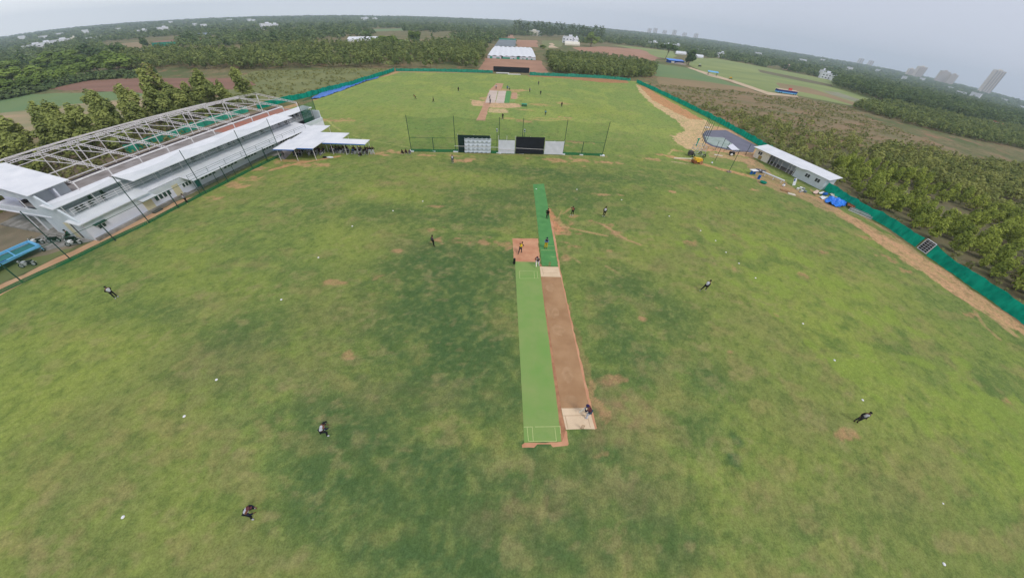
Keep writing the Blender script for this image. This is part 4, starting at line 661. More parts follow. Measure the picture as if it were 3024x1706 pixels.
# ------------------------------------------------------------------ spectator canopy
CN = thing('canopy_shelter', 'stepped white flat roofed shelter on white posts full of seated spectators', 'shelter', (-45, 63, 0))
for (x0, y0, x1, y1, z) in [(-50.9, 59.0, -46.2, 65.0, 2.62), (-46.18, 60.0, -42.6, 65.0, 2.62), (-42.58, 63.6, -33.1, 66.2, 2.62), (-50.6, 65.02, -39.4, 70.0, 2.72), (-51.0, 70.02, -46.6, 75.0, 2.82)]:
    m_ = MB(); m_.sheet([(x0, y0, z - 0.1), (x1, y0, z - 0.1), (x1, y1, z + 0.06), (x0, y1, z + 0.06)], 0.09); m_.build('roof_panel', 'white_sheet', CN)
    m_ = MB(); m_.bar((x0 + .02, y0 - .03, z - .22), (x1 - .02, y0 - .03, z - .22), 0.05, 0.16); m_.build('fascia', 'drum_blue', CN)
for x, y in [(-50.4, 59.5), (-46.6, 59.6), (-43.0, 60.4), (-41, 64.0), (-38, 64.0), (-35.4, 64.2), (-33.4, 66), (-46.5, 65), (-42.9, 65.2), (-39.6, 66.2), (-50.2, 65.2), (-39.8, 69.6), (-46.8, 74.6), (-50.6, 74.6)]:
    MB().tube((x, y, 0), (x, y, 2.55), 0.055, n=7).build('post', 'white_steel', CN)
# ------------------------------------------------------------------ shed on the right
SHU = (Vector((70.0, 66.0)) - Vector((64.2, 85.0))).normalized(); SHN = Vector((-SHU.y, SHU.x)); SHO = Vector((64.2, 85.0))
if SHN.x < 0: SHN = -SHN
def S(s, d, z): p = SHO + SHU*s + SHN*d; return (p.x, p.y, z)
SL = 20.2
SH = thing('equipment_shed', 'long low shed with a white sloping roof and an open middle bay', 'shed', S(0, 0, 0))
def sbox(mb, s0, s1, d0, d1, z0, z1, dz=0): return mb.hexa([S(s0, d0, z0), S(s0, d1, z0), S(s1, d1, z0), S(s1, d0, z0)], [S(s0, d0, z1), S(s0, d1, z1 + dz), S(s1, d1, z1 + dz), S(s1, d0, z1)])
w = MB(); sbox(w, 0, 4.6, 0, 0.15, 0, 2.55); w.build('wall', 'cream_wall', SH); w = MB(); sbox(w, 12.6, SL, 0, 0.15, 0, 2.55); w.build('wall', 'grey_wall', SH)

for q_ in ((0, .15, .16, 3.6, 0, 2.55, .5), (SL - .15, SL, .16, 3.6, 0, 2.55, .5), (.16, SL - .16, 3.45, 3.6, 0, 3.0)): w = MB(); sbox(w, *q_); w.build('wall', 'grey_wall', SH)
w = MB(); sbox(w, 12.2, SL, -0.03, 0, 1.7, 2.5); w.build('wall_band', 'grey_wall', SH)
w = MB(); w.sheet([S(-0.5, -0.9, 2.55), S(14.2, -0.9, 2.55), S(14.2, 4.0, 3.2), S(-0.5, 4.0, 3.2)][::-1], 0.08); w.sheet([S(14.2, -0.9, 2.55), S(15.4, -0.25, 2.64), S(15.4, 4.0, 3.2), S(14.2, 4.0, 3.2)][::-1], 0.08); w.sheet([S(15.4, -0.25, 2.64), S(SL + .7, -0.3, 2.64), S(SL + .7, 4.0, 3.2), S(15.4, 4.0, 3.2)][::-1], 0.08); w.build('roof', 'white_sheet', SH)
for s in (1.0, 15.2, 17.8):
    f = MB(); sbox(f, s, s + 1.3, -0.045, -0.032 if s > 12 else 0, 1.1, 1.95); fo = f.build('window', 'white_paint', SH); g_ = MB(); sbox(g_, s + .08, s + .6, -0.07, -0.046, 1.15, 1.9); sbox(g_, s + .7, s + 1.22, -0.07, -0.046, 1.15, 1.9)
    off = SH.location; g_.v = [tuple(Vector(v) - off) for v in g_.v]; g_.build('pane', 'dark_glass', fo, world=False)
for s in (4.7, 5.4, 6.4, 7.4, 8.6, 10.6, 11.4, 12.3): p = MB(); p.bar(S(s, 0.05, 0), S(s, 0.05, 2.5), 0.1); p.build('post', 'white_steel', SH)
w = MB(); sbox(w, 1.6, 2.6, -0.02, 0, 0.05, 1.0); w.build('door', 'yellow_door', SH)
w = MB(); sbox(w, 4.7, 12.5, 0.2, 3.4, 0.02, 0.06); w.build('floor', 'concrete', SH)
def R1(x, y): return G(*QR([(x, y)])[0])
# things standing around the shed
def simple(name, mb, m, label, cat): return tag(mb.build(name, m), label, cat)
x, y = R1(1400, 1000); t = thing('trestle_table', 'white topped table standing on blue drums in front of the shed', 'table', (x, y, 0))
MB().box(x, y, 0.9, 1.9, 1.2, 0.98, 0.3).build('table_top', 'white_sheet', t)
for k in (-.5, .5): MB().tube((x + k, y + k*.3, 0), (x + k, y + k*.3, 0.89), 0.28, n=12).build('drum', 'drum_blue', t)
x, y = R1(1490, 1075); t = thing('drum', 'upright blue plastic drum beside the white topped table', 'drum', (x, y, 0)); d = MB().tube((x, y, 0), (x, y, 0.85), 0.29, n=14).build('drum_body', 'drum_blue', t); MB().ring((x, y, 0.3), (0, 0, 1), 0.29, 0.02).ring((x, y, .6), (0, 0, 1), .29, .02).build('hoop', 'dark_blue', t)
x, y = R1(1510, 975); t = thing('rowing_boat', 'grey and white shallow boat shaped tub by the open shed bay', 'tub', (x, y, 0)); mb = MB()
n = 16
for j, (k, z) in enumerate(((0.72, 0.12), (1.0, 0.62))):
    for i in range(n): a = 2*math.pi*i/n; mb.v.append((x + 1.35*k*math.cos(a)*0.9, y + 0.62*k*math.sin(a) - .3*1.35*k*math.cos(a), z))
for j, (k, z) in enumerate(((0.94, 0.60), (0.66, 0.2))):
    for i in range(n): a = 2*math.pi*i/n; mb.v.append((x + 1.35*k*math.cos(a)*0.9, y + 0.62*k*math.sin(a) - .3*1.35*k*math.cos(a), z))
mb.f = [(r*n + i, r*n + (i+1) % n, (r+1)*n + (i+1) % n, (r+1)*n + i) for r in range(3) for i in range(n)] + [tuple(reversed(range(n))), tuple(range(3*n, 4*n))]
mb.build('hull', 'liner', t); MB().box(x, y, 0.45, 0.3, 0.95, 0.5, -.3).build('thwart', 'white_plastic', t); 
p, q = R1(1530, 1010), R1(1860, 1150); t = thing('roller_cover', 'long white rolled cover lying on low trestles before the shed', 'roll', (*p, 0)); MB().tube((*p, 0.75), (*q, 0.75), 0.17, n=10).build('roll', 'white_sheet', t)
for f in (.15, .55, .9): c = Vector(p).lerp(Vector(q), f); MB().bar((c.x, c.y, 0), (c.x, c.y, .6), .12).build('trestle', 'white_plastic', t)
x, y = R1(1560, 1140); t = thing('plastic_basin', 'round green plastic basin on the grass by the table', 'basin', (x, y, 0)); MB().tube((x, y, 0), (x, y, 0.35), 0.55, 0.7, 16).build('basin_body', 'shade_net', t); MB().ring((x, y, .36), (0, 0, 1), .7, .04).build('rim', 'shade_net_back', t)
x, y = R1(1865, 1190); t = thing('water_can', 'round white container on the ground before the shed', 'container', (x, y, 0)); MB().ball((x, y, 0.3), .3).build('can_body', 'white_plastic', t); MB().tube((x, y, .55), (x, y, .72), .09).build('cap', 'drum_blue', t)
x, y = R1(780, 840); t = thing('water_can', 'small white container near the yellow roller', 'container', (x, y, 0)); MB().ball((x, y, 0.2), .24, .2, .2).build('can_body', 'white_plastic', t); MB().tube((x, y, .38), (x, y, .5), .06).build('cap', 'drum_blue', t)
def pallet(px, label, s=1.0, rz=-0.4, m='wood'):
    x, y = R1(*px); t = thing('wooden_pallet', label, 'pallet', (x, y, 0), rz)
    for k in (-.4, 0, .4): MB().box(0, k*s, 0, 1.9*s, .1, .12).build('bearer', m, t, world=False)
    for k in range(6): MB().box((-.8 + .32*k)*s, 0, .122, .22*s, 1.0*s, .15).build('deck_board', m, t, world=False)
pallet((1900, 1260), 'orange brown wooden pallet lying on the grass in front of the shed'); pallet((1995, 1310), 'pale wooden pallet lying nearest to the field by the shed', .8, -.4, 'cream_wall')
x, y = R1(2030, 1175); t = thing('display_board', 'white board with a blue corner leaning against the shed wall', 'board', (x, y, 0), 0.3); MB().hexa([(-.5, 0, 0.02), (.5, 0, .02), (.5, .06, .02), (-.5, .06, .02)], [(-.5, .5, 1.5), (.5, .5, 1.5), (.5, .56, 1.5), (-.5, .56, 1.5)]).build('board_face', 'white_sheet', t, world=False); MB().hexa([(-.5, .25, 1.0), (-.1, .25, 1.0), (-.1, .3, 1.0), (-.5, .3, 1.0)], [(-.5, .44, 1.45), (-.1, .44, 1.45), (-.1, .49, 1.45), (-.5, .49, 1.45)]).build('board_patch', 'dark_blue', t, world=False)
k = 0
for (a, b, c_, r) in [(2085, 1235, 'white_plastic', .28), (2130, 1225, 'white_plastic', .3), (2175, 1235, 'metal', .26), (2150, 1265, 'white_plastic', .24), (2195, 1280, 'liner_blue', .3), (2120, 1280, 'metal', .2)]:
    x, y = R1(a, b); t = thing('bucket', ['round white tub at the left end of the heap by the shed wall', 'largest white tub in the heap by the shed wall', 'grey metal tub against the shed wall', 'small white tub in front of the heap', 'blue grey tub at the right end of the heap', 'small grey metal pail at the front of the heap'][k], 'tub', (x, y, 0)); k += 1
    MB().tube((x, y, 0), (x, y, r*1.3), r*.85, r, 12).build('tub_body', c_, t); MB().ring((x, y, r*1.3), (0, 0, 1), r, .03).build('rim', c_, t)
x, y = G(*QT([(985, 800)])[0]); t = thing('drum', 'blue drum lying on its side near the bright blue tarpaulin', 'drum', (x, y, .32)); MB().tube((x - .45, y, .33), (x + .45, y + .2, .33), .33, n=14).build('drum_body', 'drum_blue', t); MB().ring((x - .2, y + .05, .33), (1, .2, 0), .33, .02).ring((x + .2, y + .15, .33), (1, .2, 0), .33, .02).build('hoop', 'dark_blue', t)
x, y = G(*QT([(1210, 640)])[0]); t = thing('concrete_post', 'leaning stub of grey concrete post by the green fence behind the shed', 'post', (x, y, 0)); MB().bar((x, y, 0), (x + .2, y + .5, 1.0), .3).build('shaft', 'grey_stone', t); MB().bar((x + .2, y + .5, 1.0), (x + .26, y + .65, 1.3), .36).build('cap', 'grey_stone', t)
# stack of white metal frames by the fence
p, q = G(2505, 620), G(2572, 648); t = thing('metal_frames', 'stack of white metal frames lying along the green fence', 'frames', (*p, 0)); a, b = Vector(p), Vector(q); d = (b - a).normalized(); nn = Vector((d.y, -d.x))
for i in range(4):
    m_ = MB(); o0 = a + nn*(-0.1 - .35*i); o1 = b + nn*(-.1 - .35*i)
    for w_ in (0, .3): m_.bar((*(o0 + nn*w_), .06 + .14*i), (*(o1 + nn*w_), .06 + .14*i), .06)
    for k in range(9): f = k/8; c = o0.lerp(o1, f); m_.bar((*c, .06 + .14*i), (*(c + nn*.3), .06 + .14*i), .05)
    m_.build('frame', 'white_steel' if i % 2 == 0 else 'metal', t)
# manual score panel set in the fence
a, b = Vector(G(2677, 715)), Vector(G(2701, 734)); a = Vector((73.1, 43.2)); b = Vector((73.1, 41.4)); d = (b - a); t = thing('score_panel', 'white framed black score panel standing in a gap of the green fence', 'score board', (a.x, a.y, 0))
m_ = MB(); L_ = d.length; m_.hexa([(a.x, a.y, .05), (b.x, b.y, .05), (b.x + .08, b.y, .05), (a.x + .08, a.y, .05)], [(a.x + .25, a.y, 2.1), (b.x + .25, b.y, 2.1), (b.x + .33, b.y, 2.1), (a.x + .33, a.y, 2.1)]); m_.build('board_face', 'black_plastic', t)
m_ = MB()
def bp(f, z): p = a.lerp(b, f); return (p.x - .035 + .122*(z - .05), p.y, z)
for f in (0.02, .98): m_.bar(bp(f, .05), bp(f, 2.1), .09)
for z in (.1, 2.06): m_.bar(bp(0, z), bp(1, z), .09)
m_.build('board_frame', 'white_paint', t); m_ = MB()
for z in (.45, .8, 1.15, 1.5, 1.8): m_.bar(bp(.08, z), bp(.92, z), .035)
for f in (.36, .66): m_.bar(bp(f, .12), bp(f, 2.0), .03)
m_.build('number_slots', 'white_paint', t)
# ------------------------------------------------------------------ lined pond, netting posts
pl = Gs(QR([(700, 350), (990, 345), (1440, 575), (1395, 665), (1150, 655), (800, 580), (690, 520), (650, 400)])); cx = sum(p[0] for p in pl)/8; cy_ = sum(p[1] for p in pl)/8
t = thing('lined_pond', 'grey plastic lined pond with greenish water beside the shed', 'pond', (cx, cy_, 0))
inn = Gs(QR([(775, 440), (965, 452), (1225, 645), (1205, 660), (1150, 651), (806, 574), (700, 516), (672, 425)])); m_ = MB(); m_.v = [(p[0], p[1], .3) for p in pl] + [(p[0], p[1], .06) for p in inn] + [((p[0] - cx)*1.04 + cx, (p[1] - cy_)*1.04 + cy_, .03) for p in pl]
m_.f = [(i, (i+1) % 8, 8 + (i+1) % 8, 8 + i) for i in range(8)] + [(16 + i, 16 + (i+1) % 8, (i+1) % 8, i) for i in range(8)] + [tuple(range(8, 16))]; m_.build('liner', 'liner', t)
m_ = MB(); m_.add([(p[0], p[1], .1) for p in inn], [tuple(range(8))]); o = m_.build('pond_water', 'algae_water', t)
if o.data.polygons[0].normal.z < 0: o.data.flip_normals()
m_ = MB(); m_.sheet([(*R1(1010, 590), .32), (*R1(1090, 560), .4), (*R1(1190, 650), .36), (*R1(1080, 650), .3)], .05); m_.build('liner_flap', 'grey_cloth', t)
k = 0
for (bx_, by_), (tx, ty) in [((655, 600), (775, 215)), ((640, 560), (745, 180)), ((636, 500), (715, 160)), ((632, 450), (690, 140)), ((628, 400), (660, 130))]:
    x, y = R1(bx_, by_); tag(MB().tube((x, y, 0), (x + .1, y, 6.6 - .3*k), .075, .06, 8).build('netting_post', 'green_pole'), ['tall green post nearest the camera in the row of five by the pond', 'second tall green post of the row by the pond', 'middle tall green post of the row by the pond', 'fourth tall green post of the row by the pond', 'farthest green post of the row by the pond'][k], 'post', 'tall green posts in a row by the pond'); k += 1
for (bx_, by_, h, lb, base) in [(1040, 970, 5.1, 'leaning green post on a pale base block between pond and shed', 1), (830, 800, 5.4, 'tall green post on the grass in front of the pond', 0), (830, 640, 2.4, 'short green post at the pond edge', 0), (1290, 720, 3.0, 'short green post near the shed end by the pond', 0), (1000, 640, 2.2, 'short dark post at the middle of the near pond edge', 0), (860, 330, 1.8, 'short dark post on the sandy ground behind the pond', 0)]:
    x, y = R1(bx_, by_); t = thing('netting_post', lb, 'post', (x, y, 0)); MB().tube((x, y, 0), (x + .3, y + .4, h), .055, n=7).build('shaft', 'green_pole', t)
    if base: MB().box(x, y, 0, 1.0, .7, .2, .3).build('base_block', 'grey_stone', t)
x, y = R1(545, 570); t = thing('padded_post', 'short thick green padded post left of the pond', 'post', (x, y, 0)); MB().tube((x, y, 0), (x, y, 1.85), .17, n=10).build('shaft', 'shade_net_back', t); MB().box(x, y, 1.8, .75, .3, 2.0).build('cap', 'shade_net_back', t)
x, y = R1(660, 390); t = thing('floodlight_panel', 'small white panel lying across the green posts by the pond', 'panel', (x, y, 2)); MB().box(x + .2, y, 2.0, 1.6, .6, 2.1, .2).build('panel_face', 'white_plastic', t); MB().bar((x + .2, y, 1.3), (x + .2, y, 2.0), .06).build('bracket', 'green_pole', t)
p1, p2 = R1(660, 500), R1(1440, 690); 
t = thing('rope_fence', 'low sagging rope fence on dark pegs along the near pond bank', 'fence', (*p1, 0)); pts = [R1(*q) for q in [(640, 640), (720, 630), (800, 650), (870, 640), (960, 670), (1060, 680), (1180, 690), (1290, 700), (1390, 730)]]; r = MB()
for a, b in zip(pts[:-1], pts[1:]): r.bar((*a, .75), (*b, .75), .05); r.bar((*a, .4), (*b, .4), .04)
r.build('rope', 'net_rope', t)
for a in pts: MB().tube((*a, 0), (*a, .9), .045, n=6).build('peg', 'dark_soil', t)
# roller, rig and other ground gear
x, y = R1(550, 835); t = thing('pitch_roller', 'yellow heavy pitch roller with a rusty drum on the worn track', 'roller', (x, y, 0), 0.15)
m_ = MB(); m_.hexa([(-1.1, -.6, .45), (1.1, -.6, .45), (1.1, .6, .45), (-1.1, .6, .45)], [(-1.0, -.5, 1.35), (.95, -.5, 1.2), (.95, .5, 1.2), (-1.0, .5, 1.35)]); m_.build('body', 'yellow_paint', t, world=False)
MB().tube((-.85, -.62, .42), (-.85, .62, .42), .42, n=20).build('drum', 'rust', t, world=False); MB().tube((.75, -.65, .42), (.75, .65, .42), .42, n=18).build('drum', 'dark_soil', t, world=False); MB().box(1.35, .3, .3, .5, .5, 1.0).build('engine', 'black_plastic', t, world=False); MB().bar((-1.2, -.3, 1.1), (-1.9, -.3, 1.2), .06).bar((-1.2, .3, 1.1), (-1.9, .3, 1.2), .06).bar((-1.9, -.3, 1.2), (-1.9, .3, 1.2), .06).build('tow_handle', 'metal', t, world=False)
x, y = R1(545, 730); t = thing('scaffold_trolley', 'silver metal scaffold trolley on black wheels behind the yellow roller', 'trolley', (x, y, 0), 0.2); t.scale = (1.25, 1.25, 1.3)
for sx in (-1.3, 1.3):
    for sy in (-.7, .7):
        MB().bar((sx, sy, .4), (sx*.75, sy, 2.3), .06).build('upright', 'metal', t, world=False); w = MB().ring((sx, sy, .35), (0, 1, 0), .3, .09, 16, 6).build('wheel', 'rubber', t, world=False)
for z, f in ((.5, 1.28), (1.3, 1.02), (2.25, .77)):
    m_ = MB()
    for sy in (-.7, .7): m_.bar((-1.0*f*1.02, sy, z), (1.0*f*1.02, sy, z), .05)
    for sx in (-1, 1): m_.bar((sx*f, -.7, z), (sx*f, .7, z), .05)
    m_.build('rail', 'metal', t, world=False)
MB().bar((-1.2, -.7, .5), (1.0, -.7, 2.2), .045).bar((1.2, .7, .5), (-1.0, .7, 2.2), .045).build('brace', 'metal', t, world=False); MB().box(-1.6, 0, .3, .8, .8, 1.0).build('motor', 'dark_concrete', t, world=False)
p, q = R1(205, 765), R1(470, 775); t = thing('timber_beam', 'long pale timber beam lying left of the yellow roller', 'beam', (*p, 0)); MB().bar((*p, .12), (*q, .12), .2).build('plank', 'cream_wall', t); MB().box(q[0] - .3, q[1], 0, .3, .9, .02 + .0).build('block', 'wood', t)
x, y = R1(1075, 715); t = thing('tool_cart', 'dark tool cart with a white ball shaped lid by the pond bank', 'cart', (x, y, 0)); MB().box(x, y, .35, 1.3, .8, .95, .3).build('box', 'black_plastic', t); MB().ball((x - .3, y - .5, .35), .32).build('lid', 'white_plastic', t)
for k in (-.5, .5): MB().ring((x + k, y - .35, .3), (0, 1, 0), .25, .07).build('wheel', 'rubber', t)
MB().bar((x + .6, y, .8), (x + 1.2, y + .3, 1.3), .05).build('handle', 'metal', t)
x, y = R1(880, 720); t = thing('timber_beam', 'short pale timber stack beside the dark tool cart', 'beam', (x, y, 0)); MB().box(x, y, 0, 2.2, .25, .2, -.1).build('plank', 'cream_wall', t); MB().box(x + .2, y + .35, 0, 1.8, .2, .18, .05).build('plank', 'wood', t)
# ------------------------------------------------------------------ blue cover frame and motorbikes by the near pavilion end
t = thing('pitch_cover_frame', 'pale blue steel pitch cover frame with dark green netting at the left edge', 'cover frame', (-68.2, 21.5, 0)); C4 = [Vector((-66.0, 26.2)), Vector((-69.3, 27.0)), Vector((-72.6, 18.0)), Vector((-69.0, 16.6))]
m_ = MB()
for i in range(4): a, b = C4[i], C4[(i+1) % 4]; m_.bar((*a, .95), (*b, .95), .28, .3)
m_.build('frame_rail', 'blue_paint', t); m_ = MB(); m_.add([(*c, .7) for c in C4], [(0, 1, 2, 3)]); m_.build('cover_net', 'teal_net', t)
for i in range(1, 4): a = C4[0].lerp(C4[3], i/4); b = C4[1].lerp(C4[2], i/4); MB().bar((*a, .9), (*b, .9), .14).build('cross_rail', 'blue_paint', t)
MB().bar((*C4[0].lerp(C4[3], .35), 1.12), (*C4[0].lerp(C4[3], .75), 1.12), .2, .04).build('side_flap', 'dark_blue', t)
for c in C4: MB().bar((*c, .3), (*c, .8), .1).build('leg', 'blue_paint', t); MB().ring((c.x, c.y, .25), (1, .3, 0), .19, .06).build('wheel', 'rubber', t)
def motorbike(loc, rz, label, body):
    t = thing('motorbike', label, 'motorbike', (*loc, 0), rz, 'motorbikes parked by the pavilion')
    for y in (-.65, .65):
        w = MB().ring((0, y, .3), (1, 0, 0), .25, .06, 18, 6).build('wheel', 'rubber', t, world=False); MB().tube((-.04, 0, 0), (.04, 0, 0), .19, n=12).build('rim', 'metal', w, world=False).location = (0, y, .3)
    MB().ball((0, .12, .72), .15, .34, .17).build('tank', body, t, world=False); MB().box(0, -.38, .68, .24, .72, .8).build('seat', 'black_plastic', t, world=False)
    MB().box(0, .0, .32, .26, .5, .6).build('engine', 'metal', t, world=False); MB().bar((-.09, .65, .3), (-.07, .42, .95), .05).bar((.09, .65, .3), (.07, .42, .95), .05).build('fork', 'metal', t, world=False)
    MB().tube((-.36, .34, 1.02), (.36, .34, 1.02), .025, n=6).build('handlebar', 'black_plastic', t, world=False); MB().ball((0, .56, .9), .1, .08, .1).build('headlight', 'white_plastic', t, world=False)
    MB().tube((.16, -.1, .28), (.2, -.85, .38), .05, n=8).build('exhaust', 'metal', t, world=False); MB().box(0, -.72, .56, .2, .3, .64).build('mudguard', body, t, world=False)
    m_ = MB(); m_.bar((0, .4, .9), (0, -.6, .62), .06); m_.bar((0, .3, .8), (0, -.65, .3), .05); m_.build('frame', 'black_plastic', t, world=False); t.scale = (1.35, 1.12, 1.08); m_ = MB(); m_.box(0, .02, .55, .34, .62, .74); m_.build('side_panel', body, t, world=False); MB().box(0, -.3, .34, .3, .4, .62).build('battery_box', 'black_plastic', t, world=False); return t
motorbike((-62.6, 27.9), 2.0, 'black motorbike with white panels nearest the pavilion corner', 'white_plastic'); motorbike((-64.0, 28.6), 1.8, 'dark motorbike standing just behind the bike with white panels', 'black_plastic')
motorbike((-69.3, 27.6), 1.9, 'white motorbike parked in front of the veranda posts', 'white_plastic'); motorbike((-67.0, 28.3), 1.8, 'dark motorbike parked by the beige end door', 'black_plastic'); motorbike((-64.3, 23.0), 2.0, 'black and silver motorbike parked beside the blue cover frame', 'metal')
# ------------------------------------------------------------------ boundary discs, stumps
discs = [(364, 1526, 'white disc nearest the lower left corner of the ground'), (544.7, 1229, 'white disc on the left arc below its close neighbour'), (639.8, 1121, 'white disc on the left arc above its close neighbour'), (831, 885, 'white disc on the left arc right of the worn patch'), (940.5, 760.8, 'white disc on the left arc left of the grey shirted fielder'), (1040.5, 668.3, 'white disc on the upper left arc over the grey shirted fielder'), (1160.6, 623, 'white disc second from the top of the left arc'), (1248.5, 594.8, 'white disc at the top of the left arc below the central net'),
         (1583.5, 558.7, 'white disc lying on the far end of the dark green mat'), (1703.6, 559.8, 'white disc right of the far end of the dark green mat'), (1835.5, 590.7, 'white disc above the fielder in the white vest'), (1976.3, 638.6, 'white disc highest on the right arc after the bare patches'), (2068.6, 681.5, 'second white disc down the right arc'), (2113, 710.9, 'third white disc down the right arc'), (2143.8, 745.3, 'fourth white disc down the right arc'), (2182, 777.9, 'white disc on the right arc beside the orange worn spot'), (2231, 821, 'white disc on the right arc right of the running fielder'), (2371, 955.6, 'white disc on the right arc amid bright grass'), (2464, 1063.6, 'white disc on the right arc above the standing right fielder'), (2547, 1181, 'white disc just above the head of the right fielder'), (2784.5, 1486, 'small white disc low on the right'), (2787, 1664.6, 'white disc nearest the lower right corner')]
d0 = None
for (px, py, lb) in discs:
    x, y = G(px, py); sc = 0.6 if 'small' in lb else 1.0
    if d0 is None: d0 = thing('marker_disc', lb, 'marker disc', (x, y, .015)); MB().tube((0, 0, 0), (0, 0, .06), .105, .08, 16).build('disc', 'white_plastic', d0, world=False); MB().ring((0, 0, .02), (0, 0, 1), .1, .014, 16, 6).build('rim', 'white_plastic', d0, world=False); o = d0
    else: o = copy_tree(d0)
    o.location = (x, y, .015); o.scale = (sc, sc, sc); o['label'] = lb; o['group'] = 'white discs marking the fielding circle'
def stumps(px, py, label):
    x, y = G(px, py); t = thing('wicket', label, 'wicket', (x, y, .03), -0.07)
    for k in (-.095, 0, .095): MB().tube((k, 0, 0), (k, 0, .71), .019, n=8).build('stump', 'wood', t, world=False)
    for k in (-.05, .05): MB().tube((k - .045, 0, .722), (k + .045, 0, .722), .011, n=6).build('bail', 'wood', t, world=False)
stumps(1717.5, 1266, 'three brown stumps behind the near batter on the cream batting end'); stumps(1622, 787, 'three stumps where the green mat meets the far cream batting end')
x, y = G(1518.5, 778); t = thing('kit_bag', 'upright black kit bag at the far left corner of the light green turf', 'bag', (x, y, 0)); MB().tube((x, y, 0), (x, y, .8), .17, .15, 10).build('bag_body', 'black_plastic', t); MB().ring((x, y, .8), (1, 0, 0), .1, .02).build('handle', 'black_plastic', t)
x, y = G(966, 467); t = thing('kit_bag', 'dark and white kit bags lying on the grass before the shelter', 'bag', (x, y, 0)); MB().ball((x - .5, y, .2), .5, .3, .2).build('bag_body', 'black_plastic', t); MB().ball((x + .7, y, .18), .8, .3, .18).build('bag_cover', 'white_sheet', t)
x, y = G(1548, 314); t = thing('mesh_crate', 'small pale green mesh box on the grass right of the far pitches', 'box', (x, y, 0)); MB().box(x, y, 0, 1.9, 1.2, .7).build('box_body', 'net_mid', t); MB().box(x, y, .7, 2.0, 1.3, .76).build('lid', 'shade_net_back', t)

# ------------------------------------------------------------------ people: one skinned body per pose, clothing as children
STAND = dict(pel=(0, 0, .95), wai=(0, 0, 1.1), che=(0, 0, 1.33), nec=(0, 0, 1.5), hd0=(0, .02, 1.58), hd1=(0, .03, 1.7),
             shL=(.19, 0, 1.42), shR=(-.19, 0, 1.42), elL=(.26, -.03, 1.15), elR=(-.26, -.03, 1.15), wrL=(.27, .06, .91), wrR=(-.27, .06, .91),
             hiL=(.1, 0, .92), hiR=(-.1, 0, .92), knL=(.12, .03, .5), knR=(-.12, .03, .5), anL=(.13, 0, .09), anR=(-.13, 0, .09), toL=(.15, .17, .04), toR=(-.15, .17, .04))
def P_(**k): d = dict(STAND); d.update(k); return d
def shift(d, keys, v): 
    for k in keys: d[k] = tuple(Vector(d[k]) + Vector(v))
    return d
UP = ['wai', 'che', 'nec', 'hd0', 'hd1', 'shL', 'shR', 'elL', 'elR', 'wrL', 'wrR']
